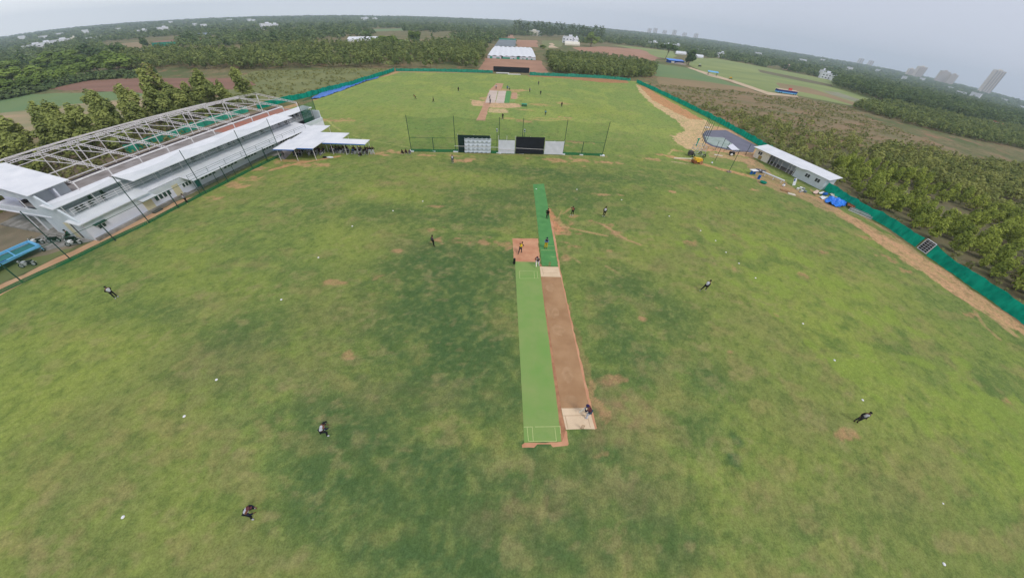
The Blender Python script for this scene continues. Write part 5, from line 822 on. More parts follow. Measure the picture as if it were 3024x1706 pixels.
POSES = {
 'stand': P_(),
 'hips': P_(elL=(.42, -.08, 1.2), elR=(-.42, -.08, 1.2), wrL=(.2, .06, 1.0), wrR=(-.2, .06, 1.0), anL=(.17, 0, .09), anR=(-.17, 0, .09), toL=(.2, .17, .04), toR=(-.2, .17, .04)),
 'behind': P_(elL=(.3, -.12, 1.16), elR=(-.3, -.12, 1.16), wrL=(.06, -.2, .98), wrR=(-.06, -.22, .96)),
 'folded': P_(elL=(.28, .06, 1.16), elR=(-.28, .06, 1.16), wrL=(-.1, .22, 1.18), wrR=(.1, .24, 1.12)),
 'walk': P_(knL=(.11, .2, .52), anL=(.11, .3, .12), toL=(.12, .46, .07), knR=(-.11, -.02, .5), anR=(-.11, -.32, .14), toR=(-.12, -.2, .04), elL=(.26, -.16, 1.16), wrL=(.25, -.08, .93), elR=(-.26, .06, 1.17), wrR=(-.25, .24, .98)),
 'run': P_(wai=(0, .06, 1.08), che=(0, .18, 1.28), nec=(0, .28, 1.42), hd0=(0, .33, 1.5), hd1=(0, .37, 1.61), shL=(.19, .22, 1.36), shR=(-.19, .24, 1.36), elL=(.27, -.02, 1.14), wrL=(.3, -.2, .98), elR=(-.28, .4, 1.12), wrR=(-.24, .58, .94),
           knL=(.12, .28, .6), anL=(.12, .18, .22), toL=(.12, .34, .14), knR=(-.11, -.16, .55), anR=(-.11, -.56, .3), toR=(-.12, -.5, .12)),
 'crouch': P_(pel=(0, -.12, .72), wai=(0, -.02, .86), che=(0, .18, 1.04), nec=(0, .32, 1.16), hd0=(0, .37, 1.22), hd1=(0, .4, 1.33), shL=(.19, .22, 1.1), shR=(-.19, .22, 1.1), elL=(.27, .28, .84), elR=(-.27, .28, .84), wrL=(.16, .44, .7), wrR=(-.16, .44, .7),
              hiL=(.11, -.1, .7), hiR=(-.11, -.1, .7), knL=(.24, .16, .48), knR=(-.24, .16, .48), anL=(.3, 0, .09), anR=(-.3, 0, .09), toL=(.36, .16, .04), toR=(-.36, .16, .04)),
 'lean': P_(wai=(0, .06, 1.08), che=(.02, .24, 1.24), nec=(.03, .36, 1.36), hd0=(.03, .41, 1.42), hd1=(.03, .45, 1.52), shL=(.2, .27, 1.31), shR=(-.16, .29, 1.31), elL=(.3, .4, 1.1), wrL=(.24, .56, .94), elR=(-.28, .4, 1.16), wrR=(-.34, .58, 1.3), knL=(.12, .14, .52), anL=(.13, .16, .09), toL=(.14, .33, .04), knR=(-.12, -.14, .52), anR=(-.13, -.4, .16), toR=(-.14, -.28, .04)),
 'headhold': P_(wai=(0, .02, 1.09), che=(0, .1, 1.3), nec=(0, .16, 1.46), hd0=(0, .2, 1.52), hd1=(0, .24, 1.62), shL=(.19, .12, 1.4), shR=(-.19, .12, 1.4), elL=(.34, .26, 1.3), wrL=(.14, .34, 1.42), elR=(-.34, .26, 1.3), wrR=(-.14, .34, 1.42), anL=(.16, .1, .09), toL=(.18, .26, .04), anR=(-.14, -.1, .09)),
 'bat': P_(wai=(0, .06, 1.06), che=(0, .2, 1.24), nec=(0, .32, 1.37), hd0=(0, .37, 1.44), hd1=(0, .4, 1.55), shL=(.19, .22, 1.31), shR=(-.19, .24, 1.3), elL=(.3, .36, 1.1), wrL=(.08, .46, .98), elR=(-.28, .34, 1.06), wrR=(-.02, .44, .9), knL=(.16, .12, .5), knR=(-.16, .12, .5), anL=(.22, 0, .09), anR=(-.22, 0, .09), toL=(.26, .16, .04), toR=(-.26, .16, .04)),
 'sit': P_(pel=(0, -.1, .52), wai=(0, -.14, .68), che=(0, -.14, .92), nec=(0, -.1, 1.08), hd0=(0, -.07, 1.16), hd1=(0, -.05, 1.28), shL=(.19, -.13, 1.0), shR=(-.19, -.13, 1.0), elL=(.25, -.06, .74), elR=(-.25, -.06, .74), wrL=(.15, .16, .66), wrR=(-.15, .16, .66), hiL=(.1, -.08, .5), hiR=(-.1, -.08, .5), knL=(.13, .36, .52), knR=(-.13, .36, .52), anL=(.13, .38, .09), anR=(-.13, .38, .09), toL=(.14, .55, .04), toR=(-.14, .55, .04)),
 'squat': P_(pel=(0, -.05, .16), wai=(0, -.04, .32), che=(0, .08, .54), nec=(0, .18, .68), hd0=(0, .22, .75), hd1=(0, .25, .86), shL=(.18, .1, .62), shR=(-.18, .1, .62), elL=(.26, .24, .44), elR=(-.26, .24, .44), wrL=(.12, .4, .46), wrR=(-.12, .4, .46), hiL=(.1, -.02, .15), hiR=(-.1, -.02, .15), knL=(.2, .36, .46), knR=(-.2, .36, .46), anL=(.16, .42, .09), anR=(-.16, .42, .09), toL=(.18, .58, .04), toR=(-.18, .58, .04)),
}
BODY_E = [('pel', 'wai'), ('wai', 'che'), ('che', 'nec'), ('nec', 'hd0'), ('hd0', 'hd1'), ('che', 'shL'), ('shL', 'elL'), ('elL', 'wrL'), ('che', 'shR'), ('shR', 'elR'), ('elR', 'wrR'), ('pel', 'hiL'), ('hiL', 'knL'), ('knL', 'anL'), ('anL', 'toL'), ('pel', 'hiR'), ('hiR', 'knR'), ('knR', 'anR'), ('anR', 'toR')]
RAD = dict(pel=.13, wai=.125, che=.15, nec=.055, hd0=.085, hd1=.085, shL=.07, shR=.07, elL=.045, elR=.045, wrL=.03, wrR=.03, hiL=.095, hiR=.095, knL=.06, knR=.06, anL=.042, anR=.042, toL=.035, toR=.035)
_tmp = []
def skin_tmp(key, verts, edges, rads, root=0):
    me = bpy.data.meshes.new('tmp'); me.from_pydata(verts, edges, []); o = bpy.data.objects.new('tmp', me); COL.objects.link(o)
    md = o.modifiers.new('s', 'SKIN'); md.use_smooth_shade = True
    if not me.skin_vertices:
        try: me.attributes
        except Exception: pass
    sv = me.skin_vertices[0].data
    for i, r in enumerate(rads): sv[i].radius = (r, r); sv[i].use_root = (i == root)
    ss = o.modifiers.new('ss', 'SUBSURF'); ss.levels = 1; ss.render_levels = 1; _tmp.append((key, o))
def chain(key, d, names, scale=1.0, extra=None, trims=None):
    pts = [Vector(d[n]) for n in names]
    if trims: pts[-1] = pts[-2].lerp(pts[-1], trims)
    rs = [RAD[n]*scale + (extra or 0) for n in names]; skin_tmp(key, [tuple(p) for p in pts], [(i, i+1) for i in range(len(pts)-1)], rs)
PM = {}
for pn, d in POSES.items():
    names = list(d.keys()); V = [d[n] for n in names]; E_ = [(names.index(a), names.index(b)) for a, b in BODY_E]; R_ = [RAD[n] for n in names]
    f = (Vector(d['hd1']) - Vector(d['hd0'])).normalized(); fw = Vector((0, 1, 0)); fw = (fw - f*fw.dot(f)).normalized()
    no = Vector(d['hd0']).lerp(Vector(d['hd1']), .35) + fw*.105; V.append(tuple(no)); E_.append((names.index('hd0'), len(V) - 1)); R_.append(.016)
    for s in ('L', 'R'):                                      # palm, four curled fingers and a thumb
        w_ = Vector(d['wr' + s]); dr = (w_ - Vector(d['el' + s])).normalized(); sd_ = Vector((0, 1, 0)) - dr*dr.y
        sd_ = sd_.normalized() if sd_.length > .1 else Vector((1, 0, 0)); pn_ = dr.cross(sd_); palm = w_ + dr*.06; V.append(tuple(palm)); E_.append((names.index('wr' + s), len(V) - 1)); R_.append(.034); pi = len(V) - 1
        for k, (o_, ln) in enumerate(((-.03, .07), (-.01, .08), (.012, .085), (.032, .075))):
            a = palm + sd_*o_ + dr*.045; b = a + dr*ln*.6 + pn_*.02; V += [tuple(a), tuple(b)]; E_ += [(pi, len(V) - 2), (len(V) - 2, len(V) - 1)]; R_ += [.0095, .008]
        a = palm + sd_*.05 + dr*.0; b = a + sd_*.02 + dr*.04; V += [tuple(a), tuple(b)]; E_ += [(pi, len(V) - 2), (len(V) - 2, len(V) - 1)]; R_ += [.011, .009]
    skin_tmp((pn, 'body'), V, E_, R_, names.index('pel'))
    nm = ['pel', 'wai', 'che', 'shL', 'shR', 'nec']; V = [Vector(d[n]) for n in nm]; V[5] = V[2].lerp(V[5], .55); V[0] = V[0] - Vector((0, 0, .02))
    skin_tmp((pn, 'shirt'), [tuple(v) for v in V], [(0, 1), (1, 2), (2, 3), (2, 4), (2, 5)], [.148, .145, .17, .088, .088, .085])
    for s in 'LR':
        chain((pn, 'sleeve' + s), d, ['sh' + s, 'el' + s, 'wr' + s], 1.0, .02, .85); chain((pn, 'shoe' + s), d, ['an' + s, 'to' + s], 1.0, .016)
        chain((pn, 'pad' + s), d, ['hi' + s, 'kn' + s, 'an' + s], 1.0, .035)
    nm = ['pel', 'hiL', 'knL', 'anL', 'hiR', 'knR', 'anR']; V = [Vector(d[n]) for n in nm]; V[3] = V[2].lerp(V[3], .93); V[6] = V[5].lerp(V[6], .93)
    skin_tmp((pn, 'trousers'), [tuple(v) for v in V], [(0, 1), (1, 2), (2, 3), (0, 4), (4, 5), (5, 6)], [.145, .112, .08, .062, .112, .08, .062])
bpy.context.view_layer.update(); dg = bpy.context.evaluated_depsgraph_get()
for key, o in _tmp: PM[key] = bpy.data.meshes.new_from_object(o.evaluated_get(dg))
for key, o in _tmp:
    me = o.data; bpy.data.objects.remove(o); bpy.data.meshes.remove(me)
for key, me in PM.items(): me.name = key[1].rstrip('LR') if key[1] != 'body' else 'body'
KIT = {}
def kitmat(rgb):
    k = 'cloth_%d_%d_%d' % rgb
    if k not in M: mk(k, rgb, tuple(int(v*.8) for v in rgb), scale=6, rough=.9)
    return k
# sunlit cloth colours read darker from above, so each colour is the cloth's own colour
BLK, NAVY, WHT, GRY, MAR, YEL, TEAL, LBL, PCH, SKB = (22, 23, 27), (30, 36, 62), (214, 216, 224), (104, 106, 118), (92, 42, 52), (226, 190, 40), (40, 110, 140), (110, 150, 190), (222, 150, 116), (60, 120, 190)
def person(loc, yaw, pose, label, shirt=WHT, sleeve=BLK, trouser=BLK, shoe=WHT, head='hair', headc=BLK, pads=None, gloves=None, bat=False, group=None, h=1.0, z=0.0):
    t = thing('person', label, 'person', (loc[0], loc[1], .014 + z), yaw, group); t.scale = (h, h, h); d = POSES[pose]
    def pt(key, name, c):
        me = PM[(pose, key)]; o = bpy.data.objects.new(name, me); COL.objects.link(o); o.parent = t
        if len(me.materials) == 0: me.materials.append(None)
        o.material_slots[0].link = 'OBJECT'; o.material_slots[0].material = M[c if isinstance(c, str) else kitmat(c)]; return o
    b = pt('body', 'body', 'skin'); pt('shirt', 'shirt', shirt)
    pt('sleeveL', 'sleeve', sleeve); pt('sleeveR', 'sleeve', sleeve); pt('trousers', 'trousers', trouser); pt('shoeL', 'shoe', shoe); pt('shoeR', 'shoe', shoe)
    h0, h1 = Vector(d['hd0']), Vector(d['hd1']); up_ = (h1 - h0).normalized(); fw = Vector((0, 1, 0)); fw = (fw - up_*fw.dot(up_)).normalized(); c = h0.lerp(h1, .75)
    hm = 'hair' if head == 'hair' else kitmat(headc); m_ = MB(); e = .106 if head != 'helmet' else .128; m_.ball(tuple(c + up_*.025 - fw*.012), e, e*1.12, e, 12, 8, -.25)
    m_.build('hair' if head == 'hair' else ('helmet' if head == 'helmet' else 'cap'), hm, t, world=False, smooth=True)
    if head == 'cap': p = c + fw*.12 + up_*.03; MB().box(p.x, p.y + .03, p.z - .012, .15, .12, p.z).build('cap_peak', hm, t, world=False)
    if head == 'helmet':
        m_ = MB()
        for k in range(3): a = c - up_*(.03 + .04*k) + fw*.12; m_.bar(a + Vector((-.09, -.04, 0)), a + Vector((0, .03, 0)), .012).bar(a + Vector((0, .03, 0)), a + Vector((.09, -.04, 0)), .012)
        m_.build('helmet_grille', 'metal', t, world=False)
    for s in (-.035, .035): p = h0.lerp(h1, .55) + fw*.085 + Vector((s, 0, 0)); MB().ball(tuple(p), .012, n=6, m=4).build('eye', 'white_plastic', t, world=False)
    if pads: 
        for s in 'LR': pt('pad' + s, 'leg_pad', pads).scale = (1.02, 1.02, .98)
    if gloves:
        for s in 'LR': w_ = Vector(d['wr' + s]); MB().ball(tuple(w_ + (w_ - Vector(d['el' + s])).normalized()*.06), .075, .085, .075, 8, 6).build('glove', kitmat(gloves), t, world=False, smooth=True)
    if bat:
        w_ = Vector(d['wrR']); a = w_ + Vector((.02, .03, .05)); bt = MB().bar(a, a + Vector((-.22, .28, -.62)), .11, .04).build('bat', 'cream_wall', t, world=False); MB().tube(a, a + Vector((.06, -.08, .2)), .018).build('bat_handle', 'rubber', t, world=False)
    return t
def who(px, py, yaw, pose, label, **k): return person(G(px, py), math.radians(yaw), pose, label, **k)
# yaw 0 faces away from the camera, 180 towards it, 90 to the left
who(1281, 727, -60, 'behind', 'fielder in dark grey shirt alone on the dark grass left of the pitches', shirt=GRY, sleeve=(40, 40, 46), shoe=BLK)
who(1536, 748, -20, 'lean', 'bowler in black and yellow shirt leaning forward on the orange soil patch', shirt=YEL, sleeve=BLK, gloves=None, trouser=(46, 46, 56), shoe=BLK, headc=BLK)
who(1587, 783, 150, 'bat', 'batter in white shirt with maroon sleeves and white pads beside the far cream batting end', shirt=WHT, sleeve=MAR, trouser=NAVY, pads=WHT, gloves=WHT, head='helmet', headc=MAR, bat=True)
who(1611, 733, 180, 'folded', 'person in navy shirt and bright yellow leg pads on the dark green mat', shirt=NAVY, sleeve=LBL, trouser=YEL, pads=YEL, shoe=BLK, head='helmet', headc=NAVY)
who(1615, 646, -30, 'behind', 'person dressed all in black at the right edge of the dark green mat', shirt=(30, 26, 28), sleeve=(40, 32, 32), shoe=BLK)
who(1689, 636, 150, 'headhold', 'person in peach shirt and black trousers with hands raised to the head', shirt=PCH, sleeve=MAR, shoe=WHT, group=None)
who(1782, 639, 170, 'stand', 'fielder in white vest and black sleeves standing right of the peach shirted person')
who(2075, 859, -60, 'run', 'fielder in white and black running on the right side of the outfield')
who(2525, 1243, 160, 'stand', 'fielder in white shirt and dark grey trousers standing far right near a white disc', trouser=(52, 54, 58), shoe=(60, 46, 30))
who(1736, 1230, 60, 'bat', 'batter in navy helmet and maroon shirt at the near batting end', shirt=MAR, sleeve=NAVY, trouser=(48, 78, 104), pads=WHT, gloves=WHT, head='helmet', headc=(52, 44, 92), bat=True)
who(345, 879, -100, 'behind', 'fielder in black and white with white shoes on the far left grass')
who(962, 1280, -40, 'crouch', 'crouching fielder in navy, white and teal with feet wide apart', shirt=WHT, sleeve=NAVY, trouser=(24, 28, 34), head='cap', headc=(28, 28, 34), gloves=None)
who(748, 1517, -70, 'crouch', 'crouching fielder in maroon cap nearest the bottom of the picture', shirt=WHT, sleeve=NAVY, head='cap', headc=(104, 56, 62))
who(1337, 482, 190, 'stand', 'fielder in white shirt and blue grey trousers just below the central net', shirt=WHT, sleeve=NAVY, trouser=(66, 84, 112))
who(555, 601, 160, 'hips', 'person in white shirt with hands on hips by the net fence of the pavilion', shirt=WHT, sleeve=GRY, shoe=(226, 214, 150))
person((-64.9, 29.2), math.radians(120), 'sit', 'rider in dark helmet and green shirt on the motorbike by the pavilion corner', shirt=(36, 84, 74), sleeve=(30, 70, 64), head='helmet', headc=(30, 32, 40), z=.28)
far = [(1227, 294, 100, 'lean', 'distant player in reddish shirt bending at the left of the far field', dict(shirt=(150, 60, 50), sleeve=(120, 50, 44), shoe=BLK)), (1280.5, 303.6, 120, 'walk', 'distant player in dark kit walking left of the far pitches', dict(shirt=(36, 42, 40))), (1354, 271, 180, 'stand', 'distant lone player in black standing well left of the far pitches', dict(shirt=BLK)),
       (1465, 264, 180, 'hips', 'distant player in white shirt and dark trousers at the top left of the far pitches', dict(shirt=WHT, sleeve=WHT)), (1498, 266, 180, 'stand', 'distant person in blue at the top end of the far green mat', dict(shirt=SKB, sleeve=SKB, trouser=(40, 60, 110))), (1504, 268.5, 160, 'lean', 'distant person in white and black beside the one in blue', dict(shirt=WHT, sleeve=WHT)),
       (1590, 252, 180, 'stand', 'distant player farthest back on the right of the far field', dict(shirt=GRY)), (1564, 274, 150, 'hips', 'distant player in black with pale sleeves right of the far mat', dict(shirt=BLK, sleeve=WHT)), (1596, 281.5, 180, 'stand', 'distant player in dark navy standing right of the one with pale sleeves', dict(shirt=NAVY, sleeve=NAVY)),
       (1658, 317, 180, 'stand', 'distant player in black farthest right on the far field', dict(shirt=BLK)), (1610, 342, 180, 'stand', 'distant player in pale teal shirt above the central net', dict(shirt=(110, 170, 180), sleeve=(110, 170, 180))), (1484.5, 353.5, 180, 'folded', 'distant player in black nearest the central net on the far side', dict(shirt=BLK)),
       (1447.5, 307.5, 0, 'bat', 'distant batter in dark kit at the near end of the far pale pitches', dict(shirt=NAVY, pads=BLK, head='helmet', headc=NAVY)), (1446, 294.5, 0, 'lean', 'distant player in white shirt behind the distant batter', dict(shirt=WHT, sleeve=NAVY))]
for (px, py, yw, ps, lb, kw) in far: who(px, py, yw, ps, lb, **kw)
who(1190, 453.5, 170, 'squat', 'leftmost of three people in dark clothes sitting by the net post', shirt=BLK); who(1200.5, 452, 180, 'squat', 'middle one of three people sitting by the net post', shirt=BLK, sleeve=(120, 90, 70)); who(1210.5, 453.5, 200, 'squat', 'rightmost of three people sitting by the net post, in grey', shirt=GRY, sleeve=NAVY, trouser=(150, 150, 160))
who(1097, 456, 170, 'stand', 'person in white trousers standing just outside the right end of the shelter', shirt=BLK, trouser=WHT); who(1104, 456, 190, 'hips', 'second person in white trousers, right of the other outside the shelter', shirt=BLK, trouser=WHT)
who(1066, 460, 150, 'squat', 'person in black squatting in front of the right end of the shelter', shirt=BLK); who(842, 470, 160, 'stand', 'person in grey and black standing at the left front corner of the shelter', shirt=GRY, trouser=(150, 146, 156), h=.97)
chair_p = thing('chair', 'white plastic chair', 'chair', (-40.5, 66, 0)); chair_parts(chair_p, 'white_plastic'); used = False
rng = random.Random(5); k = 0; spots = []
for row, y in enumerate((62.4, 63.6, 64.6)): spots += [(x + rng.uniform(-.2, .2), y + rng.uniform(-.15, .15)) for x in np.arange(-50.0, -46.6, .85)]
for row, y in enumerate((63.2, 64.4)): spots += [(x + rng.uniform(-.2, .2), y + rng.uniform(-.15, .15)) for x in np.arange(-46.0, -42.9, .8)]
for row, y in enumerate((64.9, 65.9)): spots += [(x + rng.uniform(-.2, .2), y + rng.uniform(-.1, .1)) for x in np.arange(-42.0, -33.4, .82)]
cols = [BLK, NAVY, BLK, GRY, (60, 50, 80), WHT, BLK, (40, 60, 70), (130, 128, 140), BLK]
for i, (x, y) in enumerate(spots):
    if rng.random() < .12: continue
    c = rng.choice(cols); blue = (abs(x + 37.4) < .45 and y < 65.2)
    pp = person((x, y), math.radians(180 + rng.uniform(-25, 25)), 'sit', 'spectator in dark clothes sitting in the rows under the white stepped shelter', shirt=c, sleeve=rng.choice([c, BLK, WHT]) , trouser=rng.choice([BLK, BLK, NAVY, WHT, GRY]), group='spectators sitting under the shelter', head=rng.choice(['hair', 'hair', 'cap']))
    if blue: pp['label'] = 'spectator in bright blue shirt sitting near the right end of the shelter'; 
    elif c == WHT: pp['label'] = 'spectator in white shirt sitting in the rows under the white stepped shelter'
    elif c in (GRY, (130, 128, 140)): pp['label'] = 'spectator in grey shirt sitting in the rows under the white stepped shelter'
    if blue:
        for ch in pp.children:
            if ch.name.split('.')[0] in ('shirt', 'sleeve'): ch.material_slots[0].material = M[kitmat(SKB)]
    if not used: c2 = chair_p; used = True
    else: c2 = copy_tree(chair_p)
    c2.location = (x, y - .0, .01); c2.rotation_euler.z = pp.rotation_euler.z; c2['label'] = 'white plastic chair with a spectator under the stepped white shelter'; c2['group'] = 'white chairs under the shelter'

# ------------------------------------------------------------------ trees
def leafquads(rs, C, R, leaf, up=1.1):          # centres (n,3), outward dirs (n,3)
    n = len(C); nrm = R + rs.normal(0, .55, (n, 3)) + np.array([0, 0, up]); nrm /= np.linalg.norm(nrm, axis=1)[:, None] + 1e-9
    a = np.cross(nrm, rs.normal(0, 1, (n, 3))); a /= np.linalg.norm(a, axis=1)[:, None] + 1e-9; b = np.cross(nrm, a); s = (leaf*rs.uniform(.6, 1.35, n))[:, None]; k = rs.uniform(.55, 1.0, n)[:, None]
    return np.stack([C - a*s - b*s*k*.4, C + a*s*.35 - b*s*k, C + a*s + b*s*k*.3, C - a*s*.2 + b*s*k], 1)
def crown(rs, clumps, n, leaf, lo=.1, hi=.8):
    cl = np.array(clumps); vol = cl[:, 3]*cl[:, 4]*cl[:, 5]; vol = vol**.7; idx = rs.choice(len(cl), n, p=vol/vol.sum()); c = cl[idx]
    d = rs.normal(0, 1, (n, 3)); d /= np.linalg.norm(d, axis=1)[:, None]; r = rs.uniform(.35, 1.0, n)**.55; C = c[:, :3] + d*r[:, None]*c[:, 3:6]
    tone = rs.uniform(lo, hi, len(cl))[idx]; return leafquads(rs, C, d, leaf), np.clip(tone*.62 + rs.uniform(0, .22, n), 0, .86)
def trunk_mesh(name, H, r, limbs, rs, lean=0.0):
    mb = MB(); p = Vector((0, 0, 0)); pts = [p]; 
    for k in range(4): p = p + Vector((rs.uniform(-.05, .05)*H + lean*H*.1, rs.uniform(-.05, .05)*H, H/4)); pts.append(p)
    for k in range(4): mb.tube(pts[k], pts[k+1], r*(1 - .2*k), r*(1 - .2*(k+1)), 7)
    for (hx, hy, hz) in limbs: s_ = pts[2] if hz > pts[2].z else pts[1]; mb.tube(s_, (hx, hy, hz), r*.45, r*.12, 5)
    me = bpy.data.meshes.new(name); me.from_pydata(mb.v, [], mb.f); me.materials.append(M['bark']); me.update(); return me
KINDS = {}
def make_kind(key, leafm, nvar, fn, leaf, n):
    out = []
    for v in range(nvar):
        rs = np.random.RandomState(hash(key) % 1000 if False else sum(map(ord, key)) + v*17); H, r, cl = fn(rs); V, T = crown(rs, cl, n, leaf); me = qmesh('crown', V, T); me.materials.append(M[leafm])
        out.append((me, trunk_mesh('trunk', H, r, [(c[0]*.6, c[1]*.6, c[2]) for c in cl[:5]], rs)))
    KINDS[key] = out
def f_sap(rs):
    H = 4.6; cl = [(0, 0, 1.5, 1.25, 1.25, .8), (0, 0, 3.0, 1.2, 1.2, 1.1), (.1, 0, 4.2, .75, .75, .9)]
    for k in range(6): a = rs.uniform(0, 6.28); h = rs.uniform(.9, 3.8); d = rs.uniform(.7, 1.25)*(1.15 - h/6); cl.append((d*math.cos(a), d*math.sin(a), h, .6, .6, .5))
    return 3.2, .07, cl
def f_tall(rs):
    cl = [(0, 0, 10.2, .9, .9, 1.3)]
    for k in range(17): a = rs.uniform(0, 6.28); h = rs.uniform(2.0, 9.6); d = rs.uniform(.6, 3.0)*(1.3 - h/11); cl.append((d*math.cos(a), d*math.sin(a), h, rs.uniform(1.1, 1.7), rs.uniform(1.1, 1.7), rs.uniform(1.0, 1.5)))
    return 8.5, .16, cl
def f_broad(rs):
    cl = []
    for k in range(13): a = rs.uniform(0, 6.28); d = rs.uniform(.3, 4.0); cl.append((d*math.cos(a), d*math.sin(a), rs.uniform(3.2, 6.4) - d*.28, rs.uniform(1.4, 2.3), rs.uniform(1.4, 2.3), rs.uniform(.8, 1.4)))
    return 4.5, .28, cl
def f_round(rs):
    cl = [(0, 0, 4.2, 2.2, 2.2, 2.2)]
    for k in range(9): a = rs.uniform(0, 6.28); d = rs.uniform(1.2, 2.6); cl.append((d*math.cos(a), d*math.sin(a), rs.uniform(1.8, 5.8), 1.3, 1.3, 1.1))
    return 4.0, .25, cl
def f_umb(rs):
    cl = []
    for k in range(14): a = rs.uniform(0, 6.28); d = rs.uniform(.2, 5.0); cl.append((d*math.cos(a), d*math.sin(a), 6.6 - d*.22 + rs.uniform(-.3, .3), 1.7, 1.7, .65))
    return 5.2, .22, cl
make_kind('sap', 'leaf_sapling', 6, f_sap, .2, 760); make_kind('tall', 'leaf_tall', 6, f_tall, .36, 2000); make_kind('broad', 'leaf_broad', 5, f_broad, .5, 1500); make_kind('dark', 'leaf_dark', 3, f_round, .5, 800); make_kind('umb', 'leaf_dark', 2, f_umb, .5, 700)
def tree(kind, x, y, s, label, name='tree', group=None, sz=None, v=None):
    V = KINDS[kind]; me, tm = V[random.randrange(len(V)) if v is None else v]; t = thing(name, label, 'tree', (x, y, float(hillz(np.float64(x), np.float64(y)))), random.uniform(0, 6.28), group); t.scale = (s, s, s*(sz or random.uniform(.88, 1.12)))
    link('crown', me, None, t); link('trunk', tm, None, t); return t
def scatter(P, sp, rs, jit=.45, row=True):
    xs = [p[0] for p in P]; ys = [p[1] for p in P]; X, Y = np.meshgrid(np.arange(min(xs), max(xs), sp), np.arange(min(ys), max(ys), sp)); X = X + rs.uniform(-jit, jit, X.shape)*sp; Y = Y + rs.uniform(-jit, jit, Y.shape)*sp
    k = inpoly(X, Y, P); return np.stack([X[k], Y[k]], 1)
def visible(x, y): return y > -5 and abs(math.degrees(math.atan2(x, y))) < 80
# plantation right of the fence: the 300 that show largest are trees of their own, the rest one mass
PR = [(83, 0), (80.5, 30), (79.5, 66), (83, 80), (98, 92), (143, 120), (180, 117), (235, 130), (235, 70), (160, 0)]
pr = scatter(PR, 3.0, RS); pr = pr[vnoise(pr[:, 0], pr[:, 1], 9, 51, 2) > .29]; pr = pr[np.argsort(np.hypot(pr[:, 0], pr[:, 1]))]; near, rest = [], []
for p in pr:
    (near if len(near) < 298 and visible(p[0], p[1] - 4) and p[1] > 14 else rest).append(p)
for x, y in near: tree('sap', x, y, random.uniform(.55, .92), 'young olive green tree in the close planted rows right of the near green fence', 'plantation_tree', 'young trees in the plantation right of the fence')
def mass(name, label, pts, h, r, nq, leaf, m, rs, trunks=False, zbase=.22, hv=.25, tone=(.05, .75), kind='stuff', up=1.1):
    pts = np.asarray(pts, float); n = len(pts); H = h*rs.uniform(1 - hv, 1 + hv, n); Rr = r*rs.uniform(1 - hv, 1 + hv, n); z0 = hillz(pts[:, 0], pts[:, 1]); i = np.repeat(np.arange(n), nq); N_ = len(i)
    d = rs.normal(0, 1, (N_, 3)); d /= np.linalg.norm(d, axis=1)[:, None]; rr = rs.uniform(.3, 1, N_)**.5; hz = (H*(1 - zbase)/2)[i]; cz = (z0 + H*(zbase + (1 - zbase)/2))[i]
    lob = 1 + .35*np.sin(3*np.arctan2(d[:, 1], d[:, 0]) + rs.uniform(0, 6.28, n)[i]); tap = 1 - .28*d[:, 2]
    C = np.stack([pts[i, 0] + d[:, 0]*rr*Rr[i]*lob*tap, pts[i, 1] + d[:, 1]*rr*Rr[i]*lob*tap, cz + d[:, 2]*rr*hz], 1); T = np.clip(rs.uniform(*tone, n)[i]*.7 + rs.uniform(0, .22, N_), 0, .86)
    lf = leaf if np.ndim(leaf) == 0 else np.asarray(leaf)[i]; V = leafquads(rs, C, d, lf, up)
    if trunks:
        a = rs.uniform(0, 3.14, n); w = (.07 + .005*H); dx, dy = np.cos(a)*w, np.sin(a)*w; q = []
        for sx, sy in ((dx, dy), (-dy, dx)): q.append(np.stack([np.stack([pts[:, 0] - sx, pts[:, 1] - sy, z0], 1), np.stack([pts[:, 0] + sx, pts[:, 1] + sy, z0], 1), np.stack([pts[:, 0] + sx, pts[:, 1] + sy, z0 + H*.6], 1), np.stack([pts[:, 0] - sx, pts[:, 1] - sy, z0 + H*.6], 1)], 1))
        V = np.concatenate([V] + q); T = np.concatenate([T, np.ones(2*n)])
    me = qmesh(name, V, T); me.materials.append(M[m]); return tag(link(name, me), label, 'trees' if 'tree' in name or 'wood' in name else 'bushes', kind=kind)
mass('plantation_trees', 'rest of the young plantation stretching away right of the near rows', rest, 3.7, 1.45, 80, .36, 'leaf_plant', RS, True)
g4 = lambda P: Gs(Q4(P))
mass('plantation_trees', 'planted block of olive green trees behind the red soil on the far side of the fence', scatter([(14, 218), (18, 345), (98, 318), (106, 300), (84, 242), (62, 224), (30, 216)], 3.9, RS), 5.6, 2.2, 60, .6, 'leaf_mid', RS, True, .1)
lp_ = scatter([(-165, 190), (-120, 198), (-76, 204), (-30, 214), (-33, 270), (-42, 385), (-100, 385), (-125, 335), (-205, 335), (-250, 310)], 4.3, RS)
lp_ = np.concatenate([lp_, scatter(g(Q1, [(1120, 690), (1330, 712), (1800, 706), (2573, 700), (2573, 570), (1800, 545), (1350, 575), (1150, 625)]), 4.3, RS)]); lp_ = lp_[RS.rand(len(lp_)) < np.clip((vnoise(lp_[:, 0], lp_[:, 1], 28, 52, 3) - .24)*4, .25, 1)]
mass('plantation_trees', 'wide grey green plantation beyond the left and far green fences', lp_, 6.2, 2.1, 46, .62, 'leaf_mid', RS, True, .3, .5)
mass('plantation_trees', 'band of bushy trees between the brown scrub and the tall dark trees on the right', scatter(g4([(800, 1075), (1100, 1165), (1500, 1275), (2000, 1400), (2700, 1530), (2700, 1330), (2000, 1230), (1500, 1110), (1240, 1040)]), 4.2, RS), 5.0, 2.2, 55, .6, 'leaf_mid', RS, True, .12)
